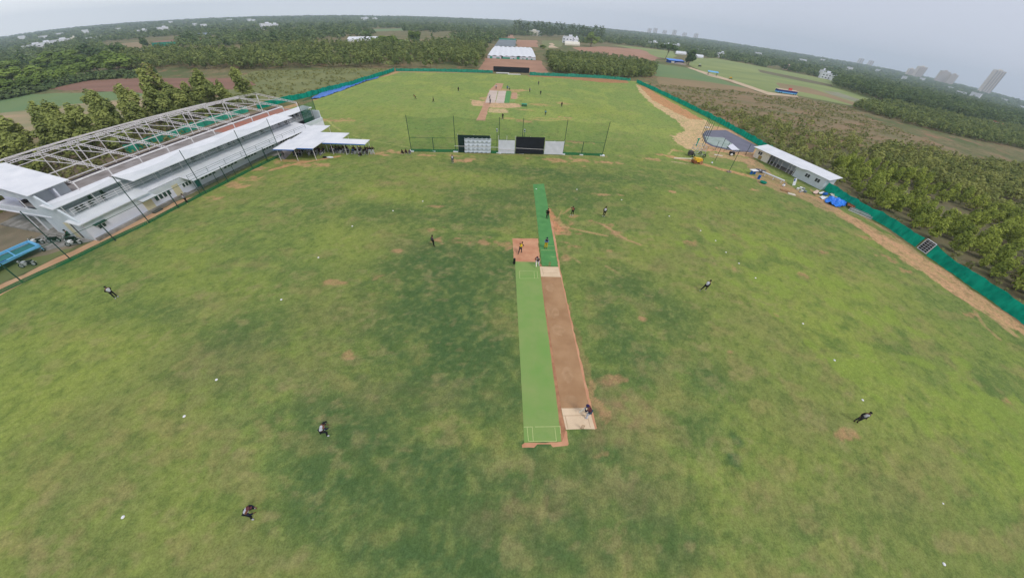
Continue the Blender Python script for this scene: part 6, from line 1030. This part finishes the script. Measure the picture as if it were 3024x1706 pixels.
mass('tall_woodland', 'dense band of tall dark trees edging the pale green field on the right', scatter(g4([(640, 872), (1200, 1045), (1500, 1105), (2000, 1225), (2750, 1340), (2750, 1190), (2000, 1080), (1500, 985), (1000, 890), (650, 820)]), 6.0, RS), 10.5, 3.6, 60, .9, 'leaf_far', RS, True, .2, tone=(0, .55))
# bushes and tufts in the scrub
sc1 = scatter(g(Q3, [(1300, 840), (1500, 860), (2200, 910), (2573, 970)]) + g4([(300, 990), (800, 1080), (1150, 1250), (1800, 1480), (1200, 1800), (0, 1450)]) + [(84, 100), (76, 120), (74, 150)], 2.4, RS); sc1 = sc1[RS.rand(len(sc1)) < np.clip((vnoise(sc1[:, 0], sc1[:, 1]*1.6, 14, 61, 4) - .36)*5, .05, .8)]
mass('scrub_bushes', 'low bushes dotted over the brown scrub right of the fence', sc1, .7, .8, 16, .26, 'leaf_scrub', RS, False, 0.0, .6, up=1.6)
sc2 = scatter(g(Q2, [(-250, 830), (0, 725), (700, 700), (1380, 695), (900, 850), (300, 990), (-100, 1000)]), 2.6, RS); sc2 = sc2[RS.rand(len(sc2)) < np.clip((vnoise(sc2[:, 0], sc2[:, 1], 10, 62, 4) - .34)*5, .08, .85)]
mass('scrub_bushes', 'low yellow green bushes in the scrub left of the green fence', sc2, .7, .8, 14, .26, 'leaf_scrub', RS, False, 0.0, .6, up=1.6)
sc3 = scatter([(74.5, 0), (81, 0), (80, 66), (84, 84), (98, 96), (130, 118), (100, 118), (76, 100), (74.5, 66)], 2.3, RS); sc3 = sc3[RS.rand(len(sc3)) > .55]
mass('scrub_bushes', 'weeds and low bushes on the dark bank between the right fence and the plantation', sc3, 1.0, .8, 16, .26, 'leaf_scrub', RS, False, 0.0, .5, (0, .5))
hd = []
for (a, b) in zip([(0, 1010), (300, 940), (480, 885), (880, 805), (1100, 790)], [(300, 940), (480, 885), (880, 805), (1100, 790), (1450, 770)]): p, q = G(a[0]/3.403, a[1]/3.403), G(b[0]/3.403, b[1]/3.403); hd += [(p[0] + (q[0] - p[0])*f + RS.uniform(-4, 4), p[1] + (q[1] - p[1])*f + RS.uniform(-3, 5)) for f in np.linspace(0, 1, 16)]
mass('hedge_bushes', 'ragged hedge of dark bushes along the red ploughed field on the left', hd, 3.2, 3.4, 60, .7, 'leaf_far', RS, False, 0.0, .5, (0, .5))
sc4 = scatter([(-128, 12), (-88, 12), (-88, 60), (-93, 100), (-125, 120)], 2.6, RS); mass('scrub_bushes', 'dense low undergrowth behind the pavilion', sc4, 1.6, 1.4, 26, .32, 'leaf_scrub', RS, False, 0.0, .5, (0, .45))
sc5 = scatter(g(Q3, [(240, 560), (700, 520), (1200, 570), (1500, 640), (1450, 700), (1150, 600), (600, 560)]), 6, RS); mass('scrub_bushes', 'rough bushes along the field edge behind the planted block', sc5, 1.8, 2.0, 14, .6, 'leaf_far', RS, False, 0.0, .5)
sc6 = scatter([(77, 68), (76, 100), (78, 150), (104, 152), (150, 132), (200, 122), (180, 117), (143, 120), (98, 92)], 3.4, RS); sc6 = sc6[RS.rand(len(sc6)) < np.clip(1.15 - (np.hypot(sc6[:, 0] - 90, sc6[:, 1] - 80))/75, .08, .8)]
mass('young_trees', 'scattered bushy saplings thinning out from the plantation into the brown scrub', sc6, 2.6, 1.5, 60, .32, 'leaf_plant', RS, False, 0.0, .5)
# tall trees behind the pavilion
TL = [(-109, 61, 1.0, 'tall tree with an open lower crown at the far left behind the roof frames'), (-103, 71, .95, 'slim tall tree with a pale green tip behind the second roof frame'), (-106, 80, 1.0, 'rounded tall tree behind the middle roof frames'), (-101, 82, .92, 'bushy tall tree close behind the ridge of the frames'), (-113, 96, 1.28, 'tallest conical tree rising in front of the red field behind the frames'), (-100, 99, 1.08, 'conical tree right of the tallest one behind the frames'), (-95, 108, .95, 'rounded tree at the right end of the row behind the frames')]
for x, y, s, lb in TL: tree('tall', x, y, s, lb, 'tall_tree')
for (x, y) in [(-112, 40), (-106, 45), (-118, 48), (-101, 50), (-110, 52), (-99, 57), (-104, 62), (-98, 66), (-112, 70), (-99, 74), (-108, 88), (-103, 90), (-97, 87), (-119, 60), (-122, 72), (-105, 34), (-98, 40), (-99, 104), (-106, 106), (-93, 98), (-98, 30), (-112, 30), (-120, 34), (-99, 47), (-126, 52), (-116, 66), (-96, 60), (-124, 84), (-110, 76), (-118, 88), (-95, 80), (-94, 90), (-112, 104), (-130, 64)]:
    tree('tall', x, y, random.uniform(.7, 1.0), 'lower green tree filling the row behind the open roof frames', 'tall_tree', 'lower trees in the row behind the pavilion')
# broad trees on the left
q1 = lambda x, y: G(x/3.403, y/3.403)
BL = [(160, 745, 1.25, 'broad'), (55, 880, 1.15, 'broad'), (210, 850, 1.2, 'broad'), (350, 830, 1.1, 'broad'), (520, 775, 1.0, 'broad'), (640, 790, .9, 'broad'), (570, 665, 1.35, 'broad'), (690, 700, 1.3, 'broad'), (880, 600, 1.6, 'dark'), (1000, 610, 1.4, 'dark'), (1215, 590, 1.5, 'dark'), (900, 705, 1.2, 'broad'), (1010, 735, 1.05, 'broad'), (820, 775, 1.0, 'broad'), (1130, 700, 1.3, 'broad'), (1230, 720, 1.2, 'broad'), (150, 955, 1.0, 'broad'), (50, 990, 1.05, 'broad'), (300, 930, .9, 'broad'), (430, 880, .9, 'broad'), (600, 845, .85, 'broad'), (700, 815, .8, 'broad'), (760, 640, 1.3, 'broad'), (460, 700, 1.1, 'broad'), (-40, 800, 1.3, 'broad'), (1330, 690, 1.1, 'broad')]
for i, (x, y, s, k) in enumerate(BL):
    p = q1(x, y); tree(k, p[0], p[1], s*1.45, {'broad': 'broad bright crowned tree in the tangled belt on the far left', 'dark': 'dark spreading tree behind the bright belt on the far left'}[k], 'broad_tree', {'broad': 'broad trees in the belt on the left', 'dark': 'dark trees behind the left belt'}[k], sz=.78)
p = q1(1560, 800); tree('dark', p[0], p[1], 1.05, 'lone dark round tree at the far edge of the red ploughed field', 'round_tree')
for x, y, s, k, lb in [(1480, 480, 1.5, 'dark', 'dark tree standing between the red plot and the pale track at upper left'), (1845, 430, 1.5, 'dark', 'small dark round tree left of the long pale greenhouse at upper left'), (520, 575, 1.0, 'broad', 'rounded tree above the small red field at upper left'), (625, 560, 1.2, 'broad', 'rounded tree right of its twin above the small red field'), (95, 590, 1.0, 'dark', 'small dark tree at the left end of the small red field')]:
    p = q1(x, y); tree(k, p[0], p[1], s, lb, 'round_tree')
q3 = lambda x, y: G(1512 + x/3.403, y/3.403)
p = q3(1540, 595); tree('umb', p[0], p[1], 2.0, 'flat topped umbrella shaped tree left of the blue roofed hut', 'umbrella_tree'); p = q3(1768, 655); tree('dark', p[0], p[1], 2.0, 'dense dark round tree right of the blue roofed hut', 'round_tree'); p = q3(790, 470); tree('broad', p[0], p[1], 2.3, 'grey green spreading tree at the left end of the long brown field', 'broad_tree')
p = q3(310, 492); tree('broad', p[0], p[1], .9, 'low round bush beside the square red plot', 'round_bush', sz=.6); p = G(756 + 1600/3.403, 440/3.403); tree('broad', p[0], p[1], 1.9, 'large tree beside the bright plot left of the white fabric shed', 'broad_tree')
for k, (x, y, s) in enumerate([(1330, 480, 1.6), (1400, 500, 1.5), (1240, 470, 1.2)]): p = G(756 + x/3.403, y/3.403); tree('broad', p[0], p[1], s, ['largest round crown standing out of the plantation near the long white greenhouse', 'second round crown right of the largest in the plantation', 'smaller round crown left of the largest in the plantation'][k], 'broad_tree')
# coconut palms left of the red plots
def palm(x, y, h, label):
    t = thing('palm_tree', label, 'palm', (x, y, 0), random.uniform(0, 6), 'coconut palms beyond the white fabric shed'); mb = MB(); mb.tube((0, 0, 0), (.3, .1, h*.5), .2, .16, 7).tube((.3, .1, h*.5), (.5, .3, h), .16, .12, 7); mb.build('trunk', 'bark', t, world=False); V = []
    for k in range(16):
        a = k*2.4; el = random.uniform(-.2, .9); pr_ = Vector((.5, .3, h)); d = Vector((math.cos(a)*math.cos(el), math.sin(a)*math.cos(el), math.sin(el))); sd_ = Vector((-math.sin(a), math.cos(a), 0))
        for j in range(4):
            nx_ = pr_ + d*.85; d = (d - Vector((0, 0, .33))).normalized(); w1, w2 = .42*(1 - .15*j), .42*(1 - .15*(j+1)); V.append([pr_ - sd_*w1, pr_ + sd_*w1, nx_ + sd_*w2, nx_ - sd_*w2]); pr_ = nx_
    V = np.array([[tuple(p) for p in q] for q in V]); me = qmesh('crown', V, RS.uniform(.2, .6, len(V))); me.materials.append(M['leaf_far']); link('crown', me, None, t)
for (px, py) in [(1478, 112), (1486, 114), (1472, 118), (1492, 108), (1500, 112)]: x, y = G(px, py); palm(x, y, random.uniform(10, 13), 'coconut palm in the small clump beyond the grey net house')
# far woodland, one mass out to the horizon
EXC = [g(Q1, [(200, 615), (540, 555), (545, 590), (270, 645)]), g(Q1, [(180, 560), (460, 495), (520, 520), (230, 590)]), g(Q1, [(960, 480), (1420, 420), (1800, 395), (1800, 520), (1350, 535), (1100, 500)]), g(Q1, [(1890, 420), (2060, 385), (2350, 365), (2360, 395), (2150, 430)]), g(Q2, [(880, 445), (950, 385), (1960, 390), (1970, 460), (1250, 440)]), g(Q2, [(1050, 330), (1050, 285), (1480, 285), (1480, 330)]),
       g(Q3, [(230, 740), (-60, 740), (-60, 380), (560, 380), (620, 440), (1000, 440), (1640, 520), (1640, 590), (2040, 585), (2600, 690), (2600, 1000), (1500, 900)]), g4([(-10, 660), (300, 740), (660, 812), (1220, 1040), (800, 1100), (-10, 1000)]), [(-60, 190), (-40, 700), (45, 700), (20, 190)]]
def woods(n, r0, r1, a0, a1, seed, thr):
    rs = np.random.RandomState(seed); r = np.sqrt(rs.uniform(r0**2, r1**2, n)); a = np.radians(rs.uniform(a0, a1, n)); x, y = r*np.sin(a), r*np.cos(a); k = vnoise(x + 5000, y + 5000, 160, seed, 3) > thr
    for P in EXC: k &= ~inpoly(x, y, P)
    k &= ~((x > 74) & (r < 620) & (a > math.radians(18))); k &= ~((x < 20) & (x > -330) & (y < 370)); return np.stack([x, y], 1)[k], r[k]
wb, rb = woods(520, 300, 1250, -76, 76, 79, .42); mass('scattered_trees', 'larger dark round trees standing out of the mid distance woods', wb, 11.5, 6.2, 90, 1.1, 'leaf_dark', RS, False, .08, .3, (0, .7))
w1, r1 = woods(9000, 380, 1100, -76, 34, 71, .40); w1b, r1b = woods(5200, 640, 1300, 34, 78, 77, .34)
w1 = np.concatenate([w1, w1b]); mass('woodland', 'broken mid distance woodland of dark and olive trees round the fields', w1, 7.5, 4.2, 34, 1.25, 'leaf_far', RS, False, .1, .4, (0, .75))
w2, r2 = woods(9000, 1100, 2400, -78, 78, 72, .30); mass('woodland', 'distant woodland in hazy blue green bands', w2, 8.5, 8.0, 20, 2.6, 'leaf_far', RS, False, .0, .4, (0, .6))
w3, r3 = woods(9000, 2300, 4400, -80, 80, 73, .22); mass('woodland', 'farthest tree covered rises along the horizon', w3, 9, 17, 14, 5.5, 'leaf_far', RS, False, .0, .35, (0, .5))
sk = [(-35 + 7.2*k + RS.uniform(-2.5, 2.5), 900 + RS.uniform(-45, 45)) for k in range(30)]
mass('tall_woodland', 'line of tall dark trees on the skyline right of the picture centre', sk, 29, 7.5, 90, 1.9, 'leaf_far', RS, True, .12, .12, tone=(0, .3))

# ------------------------------------------------------------------ far buildings
GHz = lambda px, py, z: G(px, py, z)
zC = zz(1400, 60, 8.587); fl, fr = G(*zC([(340, 968)])[0]), G(*zC([(1560, 1015)])[0]); bl, br = GHz(*zC([(540, 662)])[0], 3.4), GHz(*zC([(1460, 705)])[0], 3.4)
GH = thing('fabric_shed', 'wide shed roofed with rippled white fabric beyond the far black screen', 'fabric shed', (*fl, 0)); n, r_ = 44, 10; mb = MB()
for i in range(n + 1):
    f = i/n; a, b = Vector(fl).lerp(Vector(fr), f), Vector(bl).lerp(Vector(br), f)
    for j in range(r_ + 1): q = j/r_; p = a.lerp(b, q); mb.v.append((p.x, p.y, 1.7 + 1.6*min(1, q*1.6) + .22*math.sin(f*52 + 3*q) + .5*vnoise(np.float64(i*1.7), np.float64(j*2.2), 5, 81, 2)))
for i in range(n):
    for j in range(r_): k = i*(r_+1) + j; mb.f.append((k, k + r_ + 1, k + r_ + 2, k + 1))
mb.build('fabric_roof', 'white_sheet', GH, smooth=True)
for i in range(23):
    f = i/22; a = Vector(fl).lerp(Vector(fr), f); MB().tube((a.x, a.y, 0), (a.x, a.y, 1.8), .08, n=6).build('post', 'white_steel', GH)
for (u, v, h) in [(.05, .1, 1.4), (.18, .25, .8), (.3, .46, 1.1), (.52, .55, .6), (.6, .66, 1.4), (.72, .74, .9), (.8, .83, 1.1), (.9, .93, .8)]:
    a, b = Vector(fl).lerp(Vector(fr), u), Vector(fl).lerp(Vector(fr), v); MB().bar((a.x, a.y - .2, h/2), (b.x, b.y - .2, h/2), .1, h).build('net_drape', 'shade_net_back', GH)
for (u, v) in [(.0, .28), (.32, .6), (.66, 1.0)]: a, b = Vector(fl).lerp(Vector(fr), u), Vector(fl).lerp(Vector(fr), v); MB().bar((a.x, a.y + .2, .85), (b.x, b.y + .2, .85), .08, 1.6).build('front_sheet', 'grey_cloth', GH)
c4 = [GHz(*p, 3) for p in zC([(520, 655), (1050, 668), (1060, 500), (640, 490)])]; t = thing('net_house', 'flat grey net house with a teal edge behind the white fabric shed', 'net house', (*c4[0], 0)); MB().add([(*p, 3.0) for p in c4], [(0, 1, 2, 3)]).build('net_roof', 'grey_net', t)
for p in c4: MB().tube((*p, 0), (*p, 3), .12, n=6).build('post', 'white_steel', t)
MB().bar((*c4[3], 2.6), (*c4[2], 2.6), .6, 3.2).build('net_wall', 'shade_net_back', t); MB().bar((*c4[0], 1.4), (*c4[3], 1.4), .4, 2.8).build('net_wall', 'blue_paint', t)
def house(px, py, w, d, h, label, wall='white_paint', roof='white_sheet', rz=0.0, name='house', dist=None, nwin=3, group=None, penthouse=True, roof_col=None):
    x, y = G(px, py)
    if dist: k = dist/math.hypot(x, y); x, y = x*k, y*k
    z = float(hillz(np.float64(x), np.float64(y))); t = thing(name, label, 'house' if name == 'house' else name.replace('_', ' '), (x, y, z), -math.atan2(x, y) + rz, group)
    MB().box(0, 0, 0, w, d, h).build('wall', wall, t, world=False); ro = MB().box(0, 0, h, w + .5, d + .5, h + .35); ro.build('roof', roof, t, world=False)
    if penthouse: MB().box(w*.2, d*.1, h + .35, w*.3, d*.4, h + 2.6).build('stair_room', wall, t, world=False)
    for i in range(nwin):
        for zf in ((1.2, 2.4),) if h < 5 else ((1.2, 2.4), (4.4, 5.7)):
            MB().box(-w/2 + w*(i + .5)/nwin, -d/2 - .03, zf[0], w/nwin*.45, .06, zf[1]).build('window', 'dark_glass', t, world=False)
    return t
Hs = [(Q4, 190, 672, 16, 10, 7, 'pinkish house among trees above the end of the pale green field', 'pink_wall', 760), (Q4, 590, 735, 24, 14, 9, 'largest white house cluster at the right end of the pale green field', 'white_paint', 700), (Q4, 560, 700, 12, 10, 11, 'tall white house behind the largest white cluster on the right', 'white_paint', 740), (Q4, 700, 740, 20, 12, 7, 'white house right beside the largest white cluster', 'white_paint', 690), (Q4, 840, 800, 15, 10, 7, 'cream house left of the twin white houses on the right', 'cream_wall', 620), (Q4, 1030, 810, 13, 10, 7, 'small white house between the cream one and the wide white one', 'white_paint', 640), (Q4, 1150, 850, 20, 12, 8, 'wide white house peeping over the tall dark trees on the right', 'white_paint', 600),
      (Q4, 1450, 900, 14, 10, 6, 'cream house over the dark woods below the middle towers', 'cream_wall', 620), (Q4, 1960, 1012, 8, 8, 5, 'tiny white house over the dark woods below the far right tower', 'white_paint', 560), (Q4, 2395, 1108, 17, 8, 5, 'house with a red roof near the right picture edge', 'white_paint', 520), (Q4, 2500, 1060, 9, 9, 7, 'small white house at the right picture edge above the red roof', 'white_paint', 620), (Q4, 480, 665, 7, 7, 5, 'very small white house up among trees near the light field', 'white_paint', 900), (Q4, 200, 598, 8, 8, 6, 'tiny white house high in the woods above the pinkish one', 'white_paint', 1100),
      (Q3, 200, 358, 27, 12, 9, 'big cream white building on the rise behind the square red plot', 'cream_wall', None), (Q3, 235, 302, 30, 12, 7, 'long white building behind the big cream one on the rise', 'white_paint', 900), (Q3, 565, 385, 17, 10, 9, 'white building behind a line of dark trees right of the cream one', 'white_paint', 640), (Q3, 640, 388, 8, 8, 8, 'narrow white building at the right end of the dark tree line', 'white_paint', 640), (Q3, 1430, 372, 22, 12, 8, 'white house on the wooded rise right of centre', 'white_paint', 1000), (Q3, 1580, 378, 16, 10, 7, 'white house second along the wooded rise right of centre', 'white_paint', 1000), (Q3, 1670, 400, 16, 10, 9, 'white house with a dark side on the wooded rise', 'white_paint', 950), (Q3, 1920, 440, 18, 12, 6, 'pale house half hidden on the right of the wooded rise', 'cream_wall', 950), (Q3, 2115, 500, 12, 10, 8, 'bluish white house among the woods above the light field', 'white_paint', 820),
      (Q1, 330, 470, 30, 16, 8, 'wide white house cluster at the upper left edge of the land', 'white_paint', 1050), (Q1, 450, 460, 26, 14, 9, 'second white house right of the wide cluster at upper left', 'white_paint', 1050), (Q1, 610, 425, 30, 14, 9, 'white block with a flat roof above the wide cluster at upper left', 'white_paint', 1150), (Q1, 755, 415, 7, 7, 10, 'slim white tower house at upper left', 'cream_wall', 1150), (Q1, 950, 385, 30, 10, 6, 'long low white house between dark trees at upper left', 'white_paint', 1200), (Q1, 1640, 298, 26, 14, 11, 'white house high on the left horizon woods', 'white_paint', 1500), (Q1, 1430, 310, 22, 12, 8, 'faint white house left of the high one on the left horizon', 'white_paint', 1500), (Q1, 150, 480, 18, 10, 5, 'low white house at the far left edge', 'white_paint', 1000),
      (Q2, 90, 232, 24, 14, 12, 'white twin building standing out of the dark woods left of centre', 'white_paint', 1100), (Q2, 165, 232, 22, 14, 10, 'right hand one of the twin white buildings in the dark woods', 'white_paint', 1100), (Q2, 1090, 172, 40, 16, 12, 'pale building group on the centre left skyline', 'white_paint', 2200), (Q2, 1190, 172, 24, 16, 10, 'pale building right of the group on the centre left skyline', 'white_paint', 2200)]
for (Q, x, y, w_, d_, h_, lb, wl, ds) in Hs: p = Q([(x, y)])[0]; house(p[0], p[1], w_*(.55 if Q in (Q4,) else 1), d_*(.7 if Q in (Q4,) else 1), h_*(.85 if Q in (Q4,) else 1), lb, wall=wl, roof='red_paint' if 'red roof' in lb else 'white_sheet', dist=ds, rz=random.uniform(-.4, .4), penthouse=h_ > 6)
hz = ['distant white house in the scatter along the hazy left horizon', 'distant white house in the scatter along the hazy right horizon']
for k in range(26):
    a = math.radians(RS.uniform(-66, -34) if k < 13 else RS.uniform(30, 60)); r = RS.uniform(1500, 2600); x, y = r*math.sin(a), r*math.cos(a); z = float(hillz(np.float64(x), np.float64(y))); w_, h_ = RS.uniform(12, 26), RS.uniform(9, 16)
    t = thing('house', hz[k > 12], 'house', (x, y, z), -a + RS.uniform(-.5, .5), 'houses along the hazy horizon'); MB().box(0, 0, 0, w_, 12, h_).build('wall', 'white_paint', t, world=False); MB().box(0, 0, h_, w_ + .6, 12.6, h_ + .5).build('roof', 'white_sheet', t, world=False)
# long pale polythene houses
def polyhouse(P, h, label, m='white_sheet'):
    a, b, c, d = [Vector(p) for p in Gs(P)]; t = thing('polythene_house', label, 'polythene house', (a.x, a.y, 0)); mb = MB(); n = 8
    for i in range(n + 1):
        f = i/n; p, q = a.lerp(d, f), b.lerp(c, f); z = h*(.55 + .45*math.sin(math.pi*f)); mb.v += [(p.x, p.y, 0), (p.x, p.y, z), (q.x, q.y, z), (q.x, q.y, 0)]
    for i in range(n): k = 4*i; mb.f += [(k + 1, k + 2, k + 6, k + 5), (k, k + 1, k + 5, k + 4), (k + 2, k + 3, k + 7, k + 6)]
    mb.f += [(0, 3, 2, 1), (4*n, 4*n + 1, 4*n + 2, 4*n + 3)]; mb.build('sheeting', m, t)
    for f in (0, .5, 1): p = a.lerp(b, f); MB().tube((p.x, p.y - .3, 0), (p.x, p.y - .3, h*.56), .15, n=6).build('post', 'white_steel', t)
polyhouse(Q2([(920, 422), (1320, 418), (1310, 396), (960, 402)]), 4, 'long white polythene house in the plantation left of centre'); polyhouse(Q2([(2230, 300), (2460, 302), (2450, 280), (2250, 276)]), 4, 'long whitish polythene house far behind the red plots'); polyhouse(Q1([(1880, 385), (2130, 358), (2120, 346), (1880, 368)]), 4, 'long pale greenhouse by the green field at upper left', 'liner_blue')
polyhouse(Q3([(530, 455), (680, 462), (670, 440), (530, 430)]), 3.5, 'low pale sheds beside the yellow scrub right of the square red plot', 'cream_wall'); polyhouse(Q3([(1640, 545), (1750, 553), (1740, 535), (1650, 528)]), 3.5, 'long low white shed behind the umbrella shaped tree'); polyhouse(Q3([(1810, 575), (1920, 588), (1910, 572), (1820, 560)]), 3.5, 'long low white shed right of the dense dark round tree')
polyhouse(Q3([(830, 352), (1090, 382), (1090, 372), (830, 342)]), 5, 'long low reddish roof on the wooded rise right of centre', 'red_clay')
a, b = Gs(Q1([(1540, 470), (1800, 458)])); t = thing('net_wall', 'green net wall across the small fields at upper left', 'net wall', (*a, 0)); MB().bar((*a, 2), (*b, 2), .3, 4).build('net', 'shade_net_back', t)
for f in (0, .33, .66, 1): p = Vector(a).lerp(Vector(b), f); MB().tube((p.x, p.y - .4, 0), (p.x, p.y - .4, 4.3), .15, n=6).build('post', 'green_pole', t)
# huts, shelters and vehicles beside the dirt track on the right
def Gq(x, y): return Vector(q3(x, y))
a, b = Gq(1575, 632), Gq(1722, 646); t = thing('hut', 'long hut with a bright blue roof beside the dense dark round tree', 'hut', (a.x, a.y, 0)); d = (b - a).normalized(); nn = Vector((-d.y, d.x)); nn = nn if nn.y > 0 else -nn
MB().hexa([(*a, 0), (*b, 0), (*(b + nn*5), 0), (*(a + nn*5), 0)], [(*a, 2.4), (*b, 2.4), (*(b + nn*5), 2.8), (*(a + nn*5), 2.8)]).build('wall', 'dark_blue', t); a2, b2 = a - d*.8 - nn*.8, b + d*.8 - nn*.8; MB().sheet([(*a2, 2.5), (*b2, 2.5), (*(b2 + nn*7), 3.6), (*(a2 + nn*7), 3.6)], .15).build('roof', 'bright_blue_tarp', t)
MB().bar((*(a + d*3 - nn*.1), 1), (*(a + d*7 - nn*.1), 1), .1, 1.6).build('door', 'cream_wall', t)
p = Gq(1690, 650); t = thing('earth_heap', 'grey heap in front of the blue roofed hut', 'heap', (p.x, p.y, 0)); MB().ball((p.x, p.y, 0), 7, 4, 1.8, 14, 8).build('heap_body', 'grey_stone', t)
p1, p2 = Gq(1970, 755), Gq(2055, 768); t = thing('shelter', 'small blue roofed open shelter on two posts straddling the dirt track', 'shelter', (p1.x, p1.y, 0)); d = (p2 - p1).normalized(); nn = Vector((-d.y, d.x)); nn = nn if nn.y > 0 else -nn
for q in (p1, p2, p1 + nn*3, p2 + nn*3): MB().bar((*q, 0), (*q, 2.6), .22).build('post', 'dark_concrete', t)
a2, b2 = p1 - d*.8 - nn*.6, p2 + d*.8 - nn*.6; MB().sheet([(*a2, 2.6), (*b2, 2.6), (*(b2 + nn*4.2), 3.2), (*(a2 + nn*4.2), 3.2)], .15).build('roof', 'blue_paint', t)
p = Gq(2195, 800); t = thing('rickshaw', 'small yellow and green three wheeler on the dirt track', 'three wheeler', (p.x, p.y, 0), -.5); MB().hexa([(-1.3, -.65, .3), (1.3, -.65, .3), (1.3, .65, .3), (-1.3, .65, .3)], [(-1.2, -.6, 1.0), (1.2, -.5, 1.0), (1.2, .5, 1.0), (-1.2, .6, 1.0)]).build('body', 'green_field', t, world=False); MB().hexa([(-1.2, -.6, 1.0), (.8, -.6, 1.0), (.8, .6, 1.0), (-1.2, .6, 1.0)], [(-1.1, -.55, 1.8), (.5, -.5, 1.8), (.5, .5, 1.8), (-1.1, .55, 1.8)]).build('hood', 'yellow_paint', t, world=False)
for (x, y) in ((-.8, -.6), (-.8, .6), (1.0, 0)): MB().ring((x, y, .25), (0, 1, 0), .18, .07).build('wheel', 'rubber', t, world=False)
p = Gq(1885, 672); t = thing('tractor', 'dark tractor with a white canopy beside the dirt track', 'tractor', (p.x, p.y, 0), .4); MB().box(.6, 0, .7, 2.2, .9, 1.5).build('bonnet', 'dark_concrete', t, world=False); MB().box(-.8, 0, .8, 1.2, 1.2, 1.3).build('seat_deck', 'black_plastic', t, world=False); MB().box(-.8, 0, 2.4, 1.6, 1.5, 2.6).build('canopy', 'white_sheet', t, world=False)
for (x, y) in ((-1.4, -.6), (-1.4, .6), (-.2, -.6), (-.2, .6)): MB().bar((x, y, 1.2), (x, y, 2.4), .08).build('canopy_post', 'metal', t, world=False)
for (x, y, r) in ((-.9, -.85, .75), (-.9, .85, .75), (1.3, -.6, .42), (1.3, .6, .42)): MB().ring((x, y, r), (0, 1, 0), r*.72, r*.28).build('wheel', 'rubber', t, world=False)
a, b = Vector(G(*Q4([(92, 935)])[0])), Vector(G(*Q4([(282, 962)])[0])); d = (b - a).normalized(); nn = Vector((-d.y, d.x)); nn = nn if nn.y > 0 else -nn; t = thing('stage_trailer', 'long box trailer with white top, blue side and a red fin', 'trailer', (a.x, a.y, 0)); Wd = 3.2
def q4_(s0, s1, z0, z1, m, nm, o0=0.0, o1=Wd): e, f = a + d*s0, a + d*s1; MB().hexa([(*(e + nn*o0), z0), (*(f + nn*o0), z0), (*(f + nn*o1), z0), (*(e + nn*o1), z0)], [(*(e + nn*o0), z1), (*(f + nn*o0), z1), (*(f + nn*o1), z1), (*(e + nn*o1), z1)]).build(nm, m, t)
LL = (b - a).length; q4_(0, LL, .5, 1.2, 'blue_paint', 'skirt'); q4_(0, LL, 1.2, 2.4, 'dark_blue', 'side_band'); q4_(-.3, LL + .8, 2.4, 2.6, 'pink_wall', 'roof', -.3, Wd + .3); q4_(LL*.55, LL*.7, 2.6, 3.9, 'red_paint', 'fin', .8, 1.6)
for f in (.1, .2, .85, .95): c = a + d*(LL*f); MB().ring((c.x, c.y, .45), (nn.x, nn.y, 0), .33, .12).build('wheel', 'rubber', t)
# apartment towers on the right skyline
def tower(az, dist, w, d, h, label, stripes, m, rz=.5, group=None):
    a = math.radians(az); x, y = dist*math.sin(a), dist*math.cos(a); z = float(hillz(np.float64(x), np.float64(y))) - 1; t = thing('apartment_tower', label, 'tower', (x, y, z), -a + rz, group)
    MB().box(0, 0, 0, w, d, h).build('wall', m, t, world=False); MB().box(0, 0, h, w*.3, d*.5, h + 5).build('roof_house', m, t, world=False)
    for k in range(stripes):
        xs_ = -w/2 + w*(k + .5)/stripes; MB().box(xs_, -d/2 - .5, 3, w/stripes*.4, 1.0, h - 2).build('balcony_stack', 'tower_pale' if m == 'tower_wall' else 'tower_wall', t, world=False)
        MB().box(xs_ + w/stripes*.36, -d/2 - .15, 4, w/stripes*.2, .3, h - 3).build('window_strip', 'tower_glass', t, world=False)
    for yy in (-d*.25, d*.25): MB().box(-w/2 - .5, yy, 3, 1.0, d*.25, h - 3).build('side_bay', 'tower_pale', t, world=False)
    return t
tower(53.95, 3000, 50, 24, 112, 'tallest pale apartment tower standing alone far right on the skyline', 4, 'tower_pale'); tower(50.15, 3000, 42, 24, 60, 'left half of the broad brown apartment pair on the skyline', 4, 'tower_wall'); tower(50.95, 3000, 34, 24, 54, 'right half of the broad brown apartment pair on the skyline', 3, 'tower_wall')
tower(48.15, 3100, 44, 24, 60, 'grey apartment tower at the left of the skyline towers', 4, 'tower_pale'); tower(47.4, 3200, 30, 20, 40, 'low grey block just left of the grey skyline tower', 3, 'tower_pale')
for k, (az, h) in enumerate([(17.2, 46), (18.0, 52), (19.3, 44), (20.6, 56), (22.0, 44), (23.5, 48), (42.6, 50), (43.6, 46)]): tower(az, 4200, 34, 20, h, 'faint hazy tower far off on the skyline right of centre', 2, 'white_paint', group='faint hazy towers on the skyline')
# ------------------------------------------------------------------ hazy air
hb = MB().box(0, 0, -1.0, 9600, 9600, 185); hm = bpy.data.materials.new('haze'); hm.use_nodes = True; t_ = hm.node_tree; t_.nodes.clear(); pv = t_.nodes.new('ShaderNodeVolumePrincipled'); pv.inputs['Color'].default_value = (0.72, 0.85, 1.0, 1); pv.inputs['Density'].default_value = 0.0002; pv.inputs['Anisotropy'].default_value = 0.0
ou = t_.nodes.new('ShaderNodeOutputMaterial'); t_.links.new(pv.outputs[0], ou.inputs['Volume']); M['haze'] = hm; tag(hb.build('haze', 'haze'), 'thin bluish haze hanging over the whole landscape', 'haze', kind='stuff')
